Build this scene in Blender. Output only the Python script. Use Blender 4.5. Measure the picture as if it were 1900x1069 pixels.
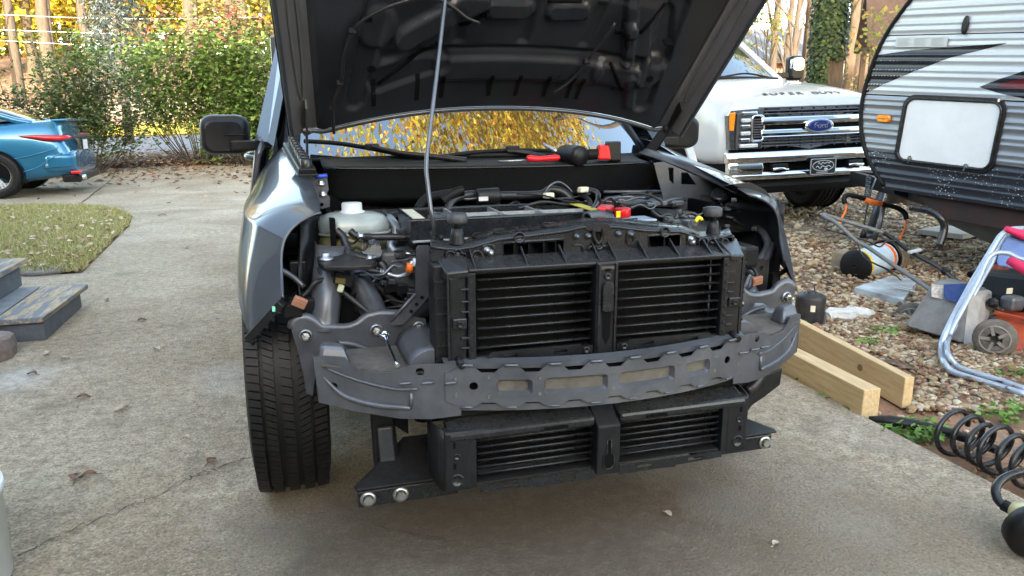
import bpy, bmesh, math, random
import numpy as np
from mathutils import Vector, Matrix
random.seed(7); RNG = np.random.default_rng(7)
R = math.radians
for o in list(bpy.data.objects): bpy.data.objects.remove(o)
sc = bpy.context.scene; COL = sc.collection

# ------------------------------------------------------------------ camera
CAM = Vector((-.744, -2.339, 1.142)); YAW = R(16.73); PIT = R(13.02); F = 1368.0
cd = bpy.data.cameras.new('camera'); cam = bpy.data.objects.new('camera', cd); COL.objects.link(cam)
cam.location = CAM; cam.rotation_euler = (math.pi/2 - PIT, 0, -YAW)
cd.sensor_width = 36; cd.lens = F/1900*36; cd.clip_start = .05; cd.clip_end = 600
sc.camera = cam
# ------------------------------------------------------------------ sky, sun, exposure
SUN_EL = R(11); SUN_AZ = R(192)          # low autumn sun behind the house, azimuth clockwise from +Y
w = bpy.data.worlds.new('World'); sc.world = w; w.use_nodes = True
nt = w.node_tree; nt.nodes.clear()
sky = nt.nodes.new('ShaderNodeTexSky'); sky.sky_type = 'NISHITA'; sky.sun_disc = False
sky.sun_elevation = SUN_EL; sky.sun_rotation = SUN_AZ; sky.air_density = 1.0; sky.dust_density = 1.5; sky.ozone_density = 1.0
bg = nt.nodes.new('ShaderNodeBackground'); bg.inputs[1].default_value = .15
wo = nt.nodes.new('ShaderNodeOutputWorld')
nt.links.new(sky.outputs[0], bg.inputs[0]); nt.links.new(bg.outputs[0], wo.inputs[0])
sd = bpy.data.lights.new('sun', 'SUN'); sd.energy = 2.0; sd.angle = R(.5); sd.color = (1, .9, .76)
so = bpy.data.objects.new('sun', sd); COL.objects.link(so)
sdir = Vector((math.sin(SUN_AZ)*math.cos(SUN_EL), math.cos(SUN_AZ)*math.cos(SUN_EL), math.sin(SUN_EL)))
so.rotation_euler = sdir.to_track_quat('Z', 'Y').to_euler(); so.location = (0, -30, 30)
vs = sc.view_settings; vs.view_transform = 'Standard'; vs.look = 'None'; vs.exposure = 3.45; vs.gamma = 1.0; vs.use_curve_mapping = False; vs.use_white_balance = True; vs.white_balance_temperature = 7200; vs.white_balance_tint = 10

# ------------------------------------------------------------------ photo ray -> place
_fw = Vector((math.sin(YAW)*math.cos(PIT), math.cos(YAW)*math.cos(PIT), -math.sin(PIT)))
_rt = Vector((math.cos(YAW), -math.sin(YAW), 0)); _up = _rt.cross(_fw)
def P(px, py, X=None, Y=None, Z=None, D=None):
    d = _fw + _rt*((px-950)/F) + _up*((534.5-py)/F)
    if D is not None: return CAM + d*D
    k = 0 if X is not None else 1 if Y is not None else 2
    v = (X, Y, Z)[k]
    return CAM + d*((v-CAM[k])/d[k])
def fwd(px, s):                      # ground spot at horizontal distance s in the direction of a column
    d = _fw + _rt*((px-950)/F); d.z = 0; d.normalize()
    return Vector((CAM.x+d.x*s, CAM.y+d.y*s))

# ------------------------------------------------------------------ object helpers
MATS = {}
def tag(o, label=None, cat=None, group=None, kind=None):
    if label: o['label'] = label
    if cat: o['category'] = cat
    if group: o['group'] = group
    if kind: o['kind'] = kind
    return o
def empty(name, loc=(0,0,0), rot=(0,0,0), label=None, cat=None, group=None, mat=None):
    o = bpy.data.objects.new(name, None); COL.objects.link(o); o.empty_display_size = .05
    m = mat if mat is not None else Matrix.Translation(Vector(loc)) @ Matrix.Rotation(rot[2],4,'Z') @ Matrix.Rotation(rot[1],4,'Y') @ Matrix.Rotation(rot[0],4,'X')
    o.matrix_world = m; MATS[o.name] = m
    return tag(o, label, cat, group)
def frame(d):
    d = Vector(d).normalized(); a = Vector((0,0,1)) if abs(d.z) < .9 else Vector((1,0,0))
    x = d.cross(a).normalized(); return x, x.cross(d).normalized()
def spline(pts, n=6):
    pts = [Vector(p) for p in pts]
    if len(pts) < 3: return pts
    q = [pts[0]*2-pts[1]] + pts + [pts[-1]*2-pts[-2]]; out = []
    for i in range(1, len(q)-2):
        p0,p1,p2,p3 = q[i-1:i+3]
        for k in range(n):
            t = k/n
            out.append(.5*((2*p1)+(p2-p0)*t+(2*p0-5*p1+4*p2-p3)*t*t+(3*p1-p0-3*p2+p3)*t**3))
    return out+[pts[-1]]
class MB:
    def __init__(s): s.v = []; s.f = []; s.sm = []
    def add(s, v, f, smooth=False):
        b = len(s.v); s.v += [Vector(p) for p in v]; s.f += [[i+b for i in q] for q in f]; s.sm += [smooth]*len(f); return s
    def box(s, c, d, rz=0, m=None):
        x,y,z = [k/2 for k in d]; vv = [Vector((a*x,b*y,e*z)) for e in (-1,1) for b in (-1,1) for a in (-1,1)]
        mm = m if m is not None else Matrix.Rotation(rz,3,'Z')
        c = Vector(c); return s.add([c+mm@p for p in vv], [(0,2,3,1),(4,5,7,6),(0,1,5,4),(2,6,7,3),(0,4,6,2),(1,3,7,5)])
    def bx(s, x0,x1,y0,y1,z0,z1): return s.box(((x0+x1)/2,(y0+y1)/2,(z0+z1)/2),(abs(x1-x0),abs(y1-y0),abs(z1-z0)))
    def hexa(s, p): return s.add(p, [(0,3,2,1),(4,5,6,7),(0,1,5,4),(1,2,6,5),(2,3,7,6),(3,0,4,7)])
    def bar(s, p0, p1, w, h, up=(0,0,1)):
        p0 = Vector(p0); p1 = Vector(p1); d = (p1-p0).normalized(); x = d.cross(Vector(up))
        if x.length < 1e-4: x = d.cross(Vector((1,0,0)))
        x.normalize(); z = x.cross(d)
        return s.hexa([p0-x*w/2-z*h/2,p0+x*w/2-z*h/2,p0+x*w/2+z*h/2,p0-x*w/2+z*h/2,p1-x*w/2-z*h/2,p1+x*w/2-z*h/2,p1+x*w/2+z*h/2,p1-x*w/2+z*h/2])
    def tube(s, pts, r, n=8, sp=0, closed=False):
        pts = [Vector(p) for p in pts]
        if sp:
            m0 = len(pts); pts = spline(pts, sp)
            if isinstance(r, (list,tuple)): r = list(np.interp(np.linspace(0,m0-1,len(pts)), range(m0), r))
        N = len(pts); rr = r if isinstance(r,(list,tuple)) else [r]*N; vv = []; x = None
        for i,p in enumerate(pts):
            d = (pts[(i+1)%N if closed else min(i+1,N-1)]-pts[(i-1)%N if closed else max(i-1,0)])
            d = d.normalized() if d.length > 1e-9 else Vector((0,0,1))
            if x is None: x,y = frame(d)
            else:
                x = x-d*x.dot(d); x = x.normalized() if x.length > 1e-6 else frame(d)[0]; y = d.cross(x)
            y = d.cross(x)
            vv += [p+(x*math.cos(2*math.pi*k/n)+y*math.sin(2*math.pi*k/n))*rr[i] for k in range(n)]
        ff = [(i*n+k, i*n+(k+1)%n, ((i+1)%N)*n+(k+1)%n, ((i+1)%N)*n+k) for i in range(N if closed else N-1) for k in range(n)]
        s.add(vv, ff, True)
        if not closed: b = len(s.v)-len(vv); s.f += [[b+k for k in range(n)][::-1],[b+(N-1)*n+k for k in range(n)]]; s.sm += [False]*2
        return s
    def cyl(s, p0, p1, r, r1=None, n=16): return s.tube([p0,p1],[r, r if r1 is None else r1], n)
    def lathe(s, p, axis, prof, n=24, smooth=True):
        p = Vector(p); a = Vector(axis).normalized(); x,y = frame(a); m = len(prof)
        vv = [p+a*h+(x*math.cos(2*math.pi*k/n)+y*math.sin(2*math.pi*k/n))*q for (q,h) in prof for k in range(n)]
        return s.add(vv, [(i*n+k,i*n+(k+1)%n,(i+1)*n+(k+1)%n,(i+1)*n+k) for i in range(m-1) for k in range(n)], smooth)
    def loft(s, rings, caps=True, smooth=True, closed=True):
        n = len(rings[0]); vv = [p for r_ in rings for p in r_]; kk = n if closed else n-1
        s.add(vv, [(i*n+k,i*n+(k+1)%n,(i+1)*n+(k+1)%n,(i+1)*n+k) for i in range(len(rings)-1) for k in range(kk)], smooth)
        if caps and closed:
            b = len(s.v)-len(vv); s.f += [[b+k for k in range(n)][::-1],[b+len(vv)-n+k for k in range(n)]]; s.sm += [False]*2
        return s
    def grid(s, rows, smooth=True): return s.loft(rows, False, smooth, False)
    def plate(s, outer, holes=(), th=(0,.003,0)):
        bm = bmesh.new(); loops = []
        for lp in [outer]+list(holes):
            vs_ = [bm.verts.new(Vector(p)) for p in lp]; loops.append(vs_)
            for i in range(len(vs_)): bm.edges.new((vs_[i],vs_[(i+1)%len(vs_)]))
        bmesh.ops.triangle_fill(bm, edges=bm.edges[:], use_beauty=True, use_dissolve=False)
        bm.verts.index_update(); t = Vector(th)
        v = [p.co.copy() for p in bm.verts]; n = len(v); f = [[q.index for q in fc.verts] for fc in bm.faces]
        sides = []
        for lp in loops:
            for i in range(len(lp)):
                a,b = lp[i].index, lp[(i+1)%len(lp)].index; sides.append((a,b,b+n,a+n))
        bm.free()
        s.add(v+[p+t for p in v], f+[[i+n for i in reversed(q)] for q in f]+sides)
        return s
    def cplate(s, outer, holes, mapf, th, step=.02):
        """flat outline (x,z) with holes, cut into strips, then bent by mapf"""
        bm = bmesh.new()
        for lp in [outer]+list(holes):
            vv = [bm.verts.new((p[0],0,p[1])) for p in lp]
            for i in range(len(vv)): bm.edges.new((vv[i],vv[(i+1)%len(vv)]))
        bmesh.ops.triangle_fill(bm, edges=bm.edges[:], use_beauty=True, use_dissolve=False)
        xs = [p[0] for p in outer]; k = min(xs)+step
        while k < max(xs)-1e-4: bmesh.ops.bisect_plane(bm, geom=bm.verts[:]+bm.edges[:]+bm.faces[:], plane_co=(k,0,0), plane_no=(1,0,0)); k += step
        bm.verts.index_update(); v = [mapf(p.co.x,p.co.z) for p in bm.verts]; n = len(v); t = Vector(th)
        f = [[q.index for q in fc_.verts] for fc_ in bm.faces]; sd_ = [(e.verts[0].index,e.verts[1].index,e.verts[1].index+n,e.verts[0].index+n) for e in bm.edges if len(e.link_faces)==1]; bm.free()
        return s.add(v+[p+t for p in v], f+[[i+n for i in reversed(q)] for q in f]+sd_)
    def torus(s, c, axis, R_, r, n=24, m=8, a0=0, a1=2*math.pi):
        x,y = frame(axis); c = Vector(c); full = abs(a1-a0) > 6.28; k = n if full else n+1
        pts = [c+(x*math.cos(a0+(a1-a0)*i/n)+y*math.sin(a0+(a1-a0)*i/n))*R_ for i in range(k)]
        return s.tube(pts, r, m, closed=full)
    def ball(s, c, r, n=12, m=8):
        rx,ry,rz = r if isinstance(r,(list,tuple)) else (r,r,r); c = Vector(c)
        rings = [[c+Vector((rx*math.sin(t)*math.cos(a),ry*math.sin(t)*math.sin(a),rz*math.cos(t))) for a in np.linspace(0,2*math.pi,n,endpoint=False)] for t in np.linspace(.02,math.pi-.02,m)]
        return s.loft(rings)
    def xf(s, m):
        s.v = [m@p for p in s.v]; return s
    def build(s, name, mat, parent=None, bevel=0, smooth=None, local=False, solid=0, sub=0, seg=2, normals=True):
        me = bpy.data.meshes.new(name); m = MATS.get(parent.name) if parent else None
        v = s.v
        if m is not None and not local: inv = m.inverted(); v = [inv@p for p in v]
        me.from_pydata([tuple(p) for p in v], [], s.f)
        if normals:
            bm = bmesh.new(); bm.from_mesh(me); bmesh.ops.recalc_face_normals(bm, faces=bm.faces[:]); bm.to_mesh(me); bm.free()
        me.polygons.foreach_set('use_smooth', [bool(q) if smooth is None else smooth for q in s.sm]); me.update()
        me.materials.append(mat)
        o = bpy.data.objects.new(name, me); COL.objects.link(o)
        if parent:
            o.parent = parent; MATS[o.name] = m if m is not None else Matrix.Identity(4)
        if solid: q = o.modifiers.new('s','SOLIDIFY'); q.thickness = solid; q.offset = 0
        if sub: q = o.modifiers.new('u','SUBSURF'); q.levels = q.render_levels = sub; q.boundary_smooth = 'PRESERVE_CORNERS'
        if bevel: q = o.modifiers.new('b','BEVEL'); q.width = bevel; q.segments = seg; q.limit_method = 'ANGLE'; q.angle_limit = R(32); q.harden_normals = False
        return o
def pp(pts, **k): return [P(a,b,**k) for a,b in pts]
def circ(c, r, ax='Y', n=14):
    c = Vector(c); out = []
    for i in range(n):
        a = 2*math.pi*i/n; u_,v_ = r*math.cos(a), r*math.sin(a)
        out.append(c+(Vector((u_,0,v_)) if ax=='Y' else Vector((u_,v_,0)) if ax=='Z' else Vector((0,u_,v_))))
    return out
def rrect(cx, cz, w_, h_, r, n=3):
    o = []
    for (sx,sz,a0) in ((1,1,0),(-1,1,90),(-1,-1,180),(1,-1,270)):
        for i in range(n+1):
            a = R(a0+90*i/n); o.append((cx+sx*(w_/2-r)+r*math.cos(a), cz+sz*(h_/2-r)+r*math.sin(a)))
    return o
def text_obj(name, s, size, mat, parent, m, ext=.003, shear=0, space=1, align='CENTER', xs=1):
    cu = bpy.data.curves.new(name, 'FONT'); cu.body = s; cu.size = size; cu.extrude = ext; cu.align_x = align; cu.align_y = 'CENTER'; cu.shear = shear; cu.space_character = space
    t = bpy.data.objects.new('t', cu); COL.objects.link(t); dg = bpy.context.evaluated_depsgraph_get()
    me = bpy.data.meshes.new_from_object(t.evaluated_get(dg)); bpy.data.objects.remove(t); bpy.data.curves.remove(cu)
    if xs != 1: me.transform(Matrix.Diagonal((xs,1,1,1)))
    me.transform(m); me.materials.clear(); me.materials.append(mat); me.name = name
    o = bpy.data.objects.new(name, me); COL.objects.link(o)
    if parent: o.parent = parent
    return o
def leafmesh(name, pos, size, cols, mat, parent=None, up=.5, aspect=1.8, seed=1, curl=.0, nrm=None):
    """many leaf-sized kite faces, each with its own colour"""
    g = np.random.default_rng(seed); n = len(pos); pos = np.asarray(pos, float)
    d = g.normal(size=(n,3)); d /= np.linalg.norm(d,axis=1)[:,None]
    nn = g.normal(size=(n,3)); nn[:,2] += up*2.5
    if nrm is not None: nn = nn*.35+nrm
    nn /= np.linalg.norm(nn,axis=1)[:,None]
    d -= nn*(d*nn).sum(1)[:,None]; d /= np.linalg.norm(d,axis=1)[:,None]; e = np.cross(nn,d)
    L = (np.asarray(size)*g.uniform(.6,1.35,n))[:,None]; W = L/aspect
    v = np.stack([pos-d*L*.5, pos+e*W*.5-d*L*.05+nn*curl*L, pos+d*L*.5, pos-e*W*.5-d*L*.05+nn*curl*L],1).reshape(-1,3)
    me = bpy.data.meshes.new(name); me.vertices.add(4*n); me.vertices.foreach_set('co', v.ravel())
    me.loops.add(4*n); me.loops.foreach_set('vertex_index', np.arange(4*n)); me.polygons.add(n)
    me.polygons.foreach_set('loop_start', np.arange(n)*4); me.update(calc_edges=True)
    a = me.color_attributes.new('Col','FLOAT_COLOR','CORNER'); c = np.ones((n,4,4)); c[:,:,:3] = np.asarray(cols)[:,None,:]; a.data.foreach_set('color', c.ravel())
    me.materials.append(mat); o = bpy.data.objects.new(name, me); COL.objects.link(o)
    if parent: o.parent = parent; MATS[o.name] = MATS.get(parent.name, Matrix.Identity(4))
    return o
def copy_tree(o, parent=None):
    c = o.copy(); COL.objects.link(c); c.parent = parent
    for ch in list(o.children): copy_tree(ch, c)
    return c
def pick(pal, n, g, jit=.15):
    pal = np.array(pal); c = pal[g.integers(0,len(pal),n)]*g.uniform(1-jit,1+jit,(n,1))*g.uniform(.94,1.06,(n,3)); return np.clip(c,0,1)

# ------------------------------------------------------------------ materials
def mat(name, col, rough=.5, metal=0, var=.15, vs_=20, bump=0, bs=60, coat=0, rvar=.0, trans=0, ior=1.45, spec=.5, col2=None, detail=4, vstretch=None, alpha=1, dust_toplight=0):
    m = bpy.data.materials.new(name); m.use_nodes = True; t = m.node_tree; b = t.nodes['Principled BSDF']; N = t.nodes.new; L = t.links.new
    b.inputs['Roughness'].default_value = rough; b.inputs['Metallic'].default_value = metal; b.inputs['Specular IOR Level'].default_value = spec
    b.inputs['IOR'].default_value = ior
    if coat: b.inputs['Coat Weight'].default_value = coat; b.inputs['Coat Roughness'].default_value = .03
    if trans: b.inputs['Transmission Weight'].default_value = trans
    c = (*col,1); tc = N('ShaderNodeTexCoord'); src = tc.outputs['Object']
    if vstretch: mp = N('ShaderNodeMapping'); mp.inputs['Scale'].default_value = vstretch; L(src, mp.inputs[0]); src = mp.outputs[0]
    if var or col2:
        n = N('ShaderNodeTexNoise'); n.inputs['Scale'].default_value = vs_; n.inputs['Detail'].default_value = detail; n.inputs['Roughness'].default_value = .65; L(src, n.inputs['Vector'])
        r = N('ShaderNodeValToRGB'); r.color_ramp.elements[0].position = .3; r.color_ramp.elements[1].position = .7
        lo = col2 if col2 else [k*(1-var) for k in col]; hi = col if col2 else [min(1,k*(1+var)) for k in col]
        r.color_ramp.elements[0].color = (*lo,1); r.color_ramp.elements[1].color = (*hi,1)
        L(n.outputs[0], r.inputs[0]); cout = r.outputs[0]
        if dust_toplight:   # settled dusty road film plus painted-in sky brightness on up-facing faces, noise-broken
            gm = N('ShaderNodeNewGeometry'); sx_ = N('ShaderNodeSeparateXYZ'); L(gm.outputs['Normal'], sx_.inputs[0]); m1 = N('ShaderNodeMapRange'); m1.inputs[1].default_value = .25; m1.inputs[2].default_value = .95; m1.inputs[4].default_value = dust_toplight; L(sx_.outputs['Z'], m1.inputs[0])
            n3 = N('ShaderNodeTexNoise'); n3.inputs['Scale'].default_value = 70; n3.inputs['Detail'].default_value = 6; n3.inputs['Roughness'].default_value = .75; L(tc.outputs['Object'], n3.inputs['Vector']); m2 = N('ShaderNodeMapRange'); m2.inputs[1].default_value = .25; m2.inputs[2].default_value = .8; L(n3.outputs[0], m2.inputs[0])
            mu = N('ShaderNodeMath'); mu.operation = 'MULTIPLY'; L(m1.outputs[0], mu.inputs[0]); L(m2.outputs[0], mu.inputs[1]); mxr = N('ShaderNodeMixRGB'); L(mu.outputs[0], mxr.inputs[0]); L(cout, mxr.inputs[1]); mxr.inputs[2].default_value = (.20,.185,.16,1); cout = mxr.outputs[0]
        L(cout, b.inputs['Base Color'])
        if rvar:
            q = N('ShaderNodeMapRange'); q.inputs[3].default_value = rough-rvar; q.inputs[4].default_value = rough+rvar; L(n.outputs[0], q.inputs[0]); L(q.outputs[0], b.inputs['Roughness'])
    else: b.inputs['Base Color'].default_value = c
    if bump:
        n2 = N('ShaderNodeTexNoise'); n2.inputs['Scale'].default_value = bs; n2.inputs['Detail'].default_value = 3; L(src, n2.inputs['Vector'])
        bp = N('ShaderNodeBump'); bp.inputs['Strength'].default_value = bump; bp.inputs['Distance'].default_value = .01; L(n2.outputs[0], bp.inputs['Height']); L(bp.outputs[0], b.inputs['Normal'])
    return m
def attr_mat(name, rough=.6, transl=.0, bump=0):
    m = bpy.data.materials.new(name); m.use_nodes = True; t = m.node_tree; b = t.nodes['Principled BSDF']; N = t.nodes.new; L = t.links.new
    a = N('ShaderNodeAttribute'); a.attribute_name = 'Col'; L(a.outputs['Color'], b.inputs['Base Color']); b.inputs['Roughness'].default_value = rough; b.inputs['Specular IOR Level'].default_value = .3
    if transl:
        tr = N('ShaderNodeBsdfTranslucent'); L(a.outputs['Color'], tr.inputs[0]); mx = N('ShaderNodeMixShader'); mx.inputs[0].default_value = transl
        L(b.outputs[0], mx.inputs[1]); L(tr.outputs[0], mx.inputs[2]); L(mx.outputs[0], t.nodes['Material Output'].inputs[0])
    return m
def ramp(t, src, stops):
    r = t.nodes.new('ShaderNodeValToRGB'); e = r.color_ramp.elements
    while len(e) < len(stops): e.new(.5)
    for q,(p,c) in zip(e,stops): q.position = p; q.color = (*c,1) if len(c)==3 else c
    t.links.new(src, r.inputs[0]); return r.outputs[0]
def noise(t, src, scale, detail=4, rough=.6, dist=0):
    n = t.nodes.new('ShaderNodeTexNoise'); n.inputs['Scale'].default_value = scale; n.inputs['Detail'].default_value = detail; n.inputs['Roughness'].default_value = rough; n.inputs['Distortion'].default_value = dist
    t.links.new(src, n.inputs['Vector']); return n.outputs[0]
def voro(t, src, scale, out='Distance', feat='F1'):
    n = t.nodes.new('ShaderNodeTexVoronoi'); n.feature = feat; n.inputs['Scale'].default_value = scale; t.links.new(src, n.inputs['Vector']); return n.outputs[out]
def mix(t, f, a, b, mode='MIX'):
    n = t.nodes.new('ShaderNodeMixRGB'); n.blend_type = mode
    for i,k in enumerate((f,a,b)):
        if hasattr(k,'is_output'): t.links.new(k, n.inputs[i])
        else: n.inputs[i].default_value = k if i==0 else (*k,1)
    return n.outputs[0]
def newmat(name, rough=.8):
    m = bpy.data.materials.new(name); m.use_nodes = True; t = m.node_tree; b = t.nodes['Principled BSDF']; b.inputs['Roughness'].default_value = rough
    return m, t, b, t.nodes.new('ShaderNodeTexCoord').outputs['Object']
def bumpn(t, b, h, strength, dist=.01):
    n = t.nodes.new('ShaderNodeBump'); n.inputs['Strength'].default_value = strength; n.inputs['Distance'].default_value = dist; t.links.new(h, n.inputs['Height']); t.links.new(n.outputs[0], b.inputs['Normal'])

M = {}
M['paint'] = mat('dark_grey_paint', (.045,.050,.060), .33, .15, .04, 900, coat=.8, spec=.3)
M['ecoat'] = mat('grey_primer_steel', (.064,.069,.08), .40, .35, .3, 14, bump=.06, bs=300, rvar=.1, dust_toplight=.35)
M['ecoat2'] = mat('satin_grey_steel', (.10,.107,.122), .36, .45, .3, 9, bump=.05, bs=250, rvar=.12, dust_toplight=.4)
M['dusty'] = mat('dusty_grey_steel', (.105,.095,.082), .7, .15, .35, 25, bump=.15, bs=180)
M['hoodin'] = mat('hood_inner_paint', (.024,.027,.034), .30, .25, .25, 5, bump=.03, bs=200, rvar=.06)
M['hoodfl'] = mat('hood_flange_paint', (.12,.12,.13), .35, .3, .15, 4, coat=.5)
M['black'] = mat('black_plastic', (.009,.0095,.011), .40, 0, .35, 30, bump=.06, bs=400, rvar=.1, dust_toplight=.12, spec=.32)
M['blacks'] = mat('black_satin_plastic', (.011,.0122,.0145), .27, 0, .3, 18, bump=.03, bs=300, rvar=.08, dust_toplight=.16)
M['black2'] = mat('matt_black_plastic', (.0055,.006,.0066), .55, 0, .3, 30, bump=.1, bs=300, dust_toplight=.1, spec=.2)
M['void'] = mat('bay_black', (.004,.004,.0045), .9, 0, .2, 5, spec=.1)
M['rubber'] = mat('tyre_rubber', (.0065,.0065,.007), .5, 0, .45, 18, bump=.12, bs=250, spec=.35)
M['hose'] = mat('hose_rubber', (.018,.018,.02), .38, 0, .2, 40)
M['steel'] = mat('zinc_steel', (.42,.42,.41), .35, .9, .2, 80)
M['alu'] = mat('aluminium_pipe', (.5,.51,.52), .38, .85, .15, 60)
M['chrome'] = mat('chrome', (.75,.76,.78), .06, 1.0, 0)
M['rodm'] = mat('prop_rod_steel', (.10,.105,.115), .28, .7, .15, 50)
M['brown'] = mat('brown_connector_plastic', (.30,.135,.085), .5, 0, .15, 60)
M['teal'] = mat('green_tape', (.2,.62,.45), .5, 0, .1, 50)
M['red'] = mat('red_plastic', (.62,.012,.02), .35, 0, .12, 40)
M['yellow'] = mat('yellow_plastic', (.75,.6,.02), .4, 0, .1, 40)
M['white'] = mat('white_plastic', (.52,.53,.53), .4, 0, .08, 40)
M['cream'] = mat('cream_label', (.62,.58,.44), .6, 0, .15, 50)
M['orange'] = mat('orange_tag', (.85,.16,.015), .5, 0, .1, 60)
M['bluec'] = mat('blue_clip', (.03,.08,.5), .4, 0, .1, 60)
M['resv'] = mat('cloudy_reservoir_plastic', (.30,.335,.315), .22, 0, .2, 12, spec=.6)
M['resl'] = mat('reservoir_with_coolant', (.20,.205,.10), .25, 0, .3, 14)
M['cond'] = mat('condenser_core', (.005,.0045,.004), .7, 0, .4, 40, vstretch=(1,1,60), spec=.2)
M['glass'] = mat('windscreen_glass', (.012,.016,.018), .012, 0, 0, spec=.5, ior=3.4)
M['glass2'] = mat('side_glass', (.015,.02,.024), .03, 0, 0, spec=.8)
M['canvas'] = mat('black_canvas', (.01,.01,.011), .9, 0, .2, 60)
# ================================================================== SETTING
FX, FY = math.sin(YAW), math.cos(YAW)
def sl(x, y): dx, dy = x-CAM.x, y-CAM.y; return dx*FX+dy*FY, dx*FY-dy*FX
ZL = ([0,14,20,23,29,32,38,46,60,90,300],[0,0,.18,.36,.72,1.0,2.3,4.2,6.0,8.0,14])
ZR = ([0,5,8,12,20,30,45,70,300],[0,0,.08,.22,.55,1.1,2.0,3.5,12])
def ter(x, y):
    s, l = sl(x, y); k = min(1, max(0, (l/max(s,4)+.05)/.25)); k = k*k*(3-2*k)
    return float(np.interp(s,*ZL)*(1-k)+np.interp(s,*ZR)*k)
# --- ground materials
m,t,b,o3 = newmat('red_clay_dirt', .95)
n1 = noise(t,o3,3,6); n2 = noise(t,o3,40,4); c = ramp(t,n1,[(.3,(.26,.125,.075)),(.55,(.31,.175,.11)),(.75,(.26,.19,.13))])
c = mix(t,.5,c,ramp(t,n2,[(.3,(.35,.33,.3)),(.7,(1.0,.97,.92))]),'MULTIPLY'); t.links.new(c,b.inputs[0]); bumpn(t,b,n2,.6,.02); M['dirt'] = m
m,t,b,o3 = newmat('aggregate_concrete', .88)
big = noise(t,o3,1.1,5,.6,.4); mid = noise(t,o3,22,6,.75); fine = noise(t,o3,95,5,.78); vo = voro(t,o3,150); vc = voro(t,o3,150,'Color')
c = ramp(t,big,[(.28,(.30,.235,.16)),(.5,(.42,.35,.26)),(.72,(.54,.47,.375))])
c = mix(t,.85,c,ramp(t,mid,[(.30,(.40,.37,.33)),(.5,(.9,.88,.84)),(.70,(1.35,1.33,1.3))]),'MULTIPLY')
c = mix(t,.75,c,ramp(t,fine,[(.32,(.25,.23,.21)),(.5,(.92,.92,.92)),(.68,(1.6,1.6,1.58))]),'MULTIPLY')
peb = t.nodes.new('ShaderNodeSeparateColor'); t.links.new(vc, peb.inputs[0])
c = mix(t,ramp(t,peb.outputs[0],[(.955,(0,0,0)),(.97,(.7,.7,.7))]),c,(.46,.43,.38))
c = mix(t,ramp(t,peb.outputs[1],[(.93,(0,0,0)),(.95,(.6,.6,.6))]),c,(.12,.10,.08))
st = noise(t,o3,2.3,4,.55,.8); c = mix(t,ramp(t,st,[(.56,(0,0,0)),(.70,(.55,.55,.55))]),c,(.19,.155,.115))
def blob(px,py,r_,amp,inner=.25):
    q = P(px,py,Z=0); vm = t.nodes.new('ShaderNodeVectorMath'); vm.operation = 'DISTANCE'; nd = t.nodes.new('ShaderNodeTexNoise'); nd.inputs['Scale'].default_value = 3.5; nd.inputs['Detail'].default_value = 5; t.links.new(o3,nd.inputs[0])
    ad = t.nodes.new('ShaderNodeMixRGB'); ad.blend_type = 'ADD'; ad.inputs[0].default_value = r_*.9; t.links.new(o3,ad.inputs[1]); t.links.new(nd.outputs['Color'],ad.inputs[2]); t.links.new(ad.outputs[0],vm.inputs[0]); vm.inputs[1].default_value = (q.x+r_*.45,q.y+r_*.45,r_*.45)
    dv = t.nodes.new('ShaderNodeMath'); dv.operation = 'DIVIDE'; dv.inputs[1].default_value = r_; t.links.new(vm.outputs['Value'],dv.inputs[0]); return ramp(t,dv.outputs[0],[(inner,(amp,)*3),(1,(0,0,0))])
for px_,py_,r_,am,cl in ((760,970,.6,.95,(.085,.06,.038)),(1050,905,.65,.95,(.085,.06,.038)),(920,1015,.6,.85,(.10,.07,.045)),(1300,1000,.55,.8,(.13,.09,.055)),(1150,960,.6,.8,(.10,.07,.045)),(660,1000,.45,.8,(.10,.075,.05)),(1500,1040,.5,.55,(.17,.12,.075)),(1700,1010,.4,.5,(.19,.14,.09)),(1400,860,.4,.45,(.17,.13,.09)),(560,960,.22,.5,(.12,.10,.08)),(1720,960,.35,.35,(.22,.16,.11)),(300,1010,.18,.3,(.2,.13,.09)),(240,940,.14,.25,(.22,.15,.1)),(1500,900,.3,.25,(.2,.16,.12)),(30,705,.22,.6,(.60,.60,.60)),(420,690,.2,.4,(.5,.48,.45)),(420,720,.12,.4,(.52,.5,.46)),(1600,980,.16,.12,(.5,.47,.42)),(1330,930,.14,.12,(.5,.48,.45)),(620,640,.5,.3,(.2,.17,.13))): c = mix(t,mix(t,.75,blob(px_,py_,r_,am),ramp(t,mid,[(.35,(.25,.25,.25)),(.6,(1,1,1))]),'MULTIPLY'),c,cl)  # slab stains and patches; dark ones at the truck front include painted contact shadow
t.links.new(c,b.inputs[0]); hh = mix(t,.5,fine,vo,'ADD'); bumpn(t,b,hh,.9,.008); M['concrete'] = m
m,t,b,o3 = newmat('worn_asphalt', .9)
c = ramp(t,noise(t,o3,60,3),[(.3,(.16,.165,.18)),(.7,(.24,.245,.26))]); t.links.new(c,b.inputs[0]); M['asphalt'] = m
m,t,b,o3 = newmat('lawn_soil', .95)
c = ramp(t,noise(t,o3,14,5),[(.3,(.20,.165,.06)),(.5,(.29,.25,.10)),(.7,(.42,.36,.18))]); t.links.new(c,b.inputs[0]); bumpn(t,b,noise(t,o3,90,3),.8,.03); M['lawn'] = m
m,t,b,o3 = newmat('pea_gravel', .9)
vc = voro(t,o3,32,'Color'); s_ = t.nodes.new('ShaderNodeSeparateColor'); t.links.new(vc,s_.inputs[0])
c = ramp(t,s_.outputs[0],[(0,(.16,.10,.07)),(.3,(.30,.20,.13)),(.6,(.42,.33,.23)),(1,(.55,.48,.38))]); d_ = voro(t,o3,32)
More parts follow.
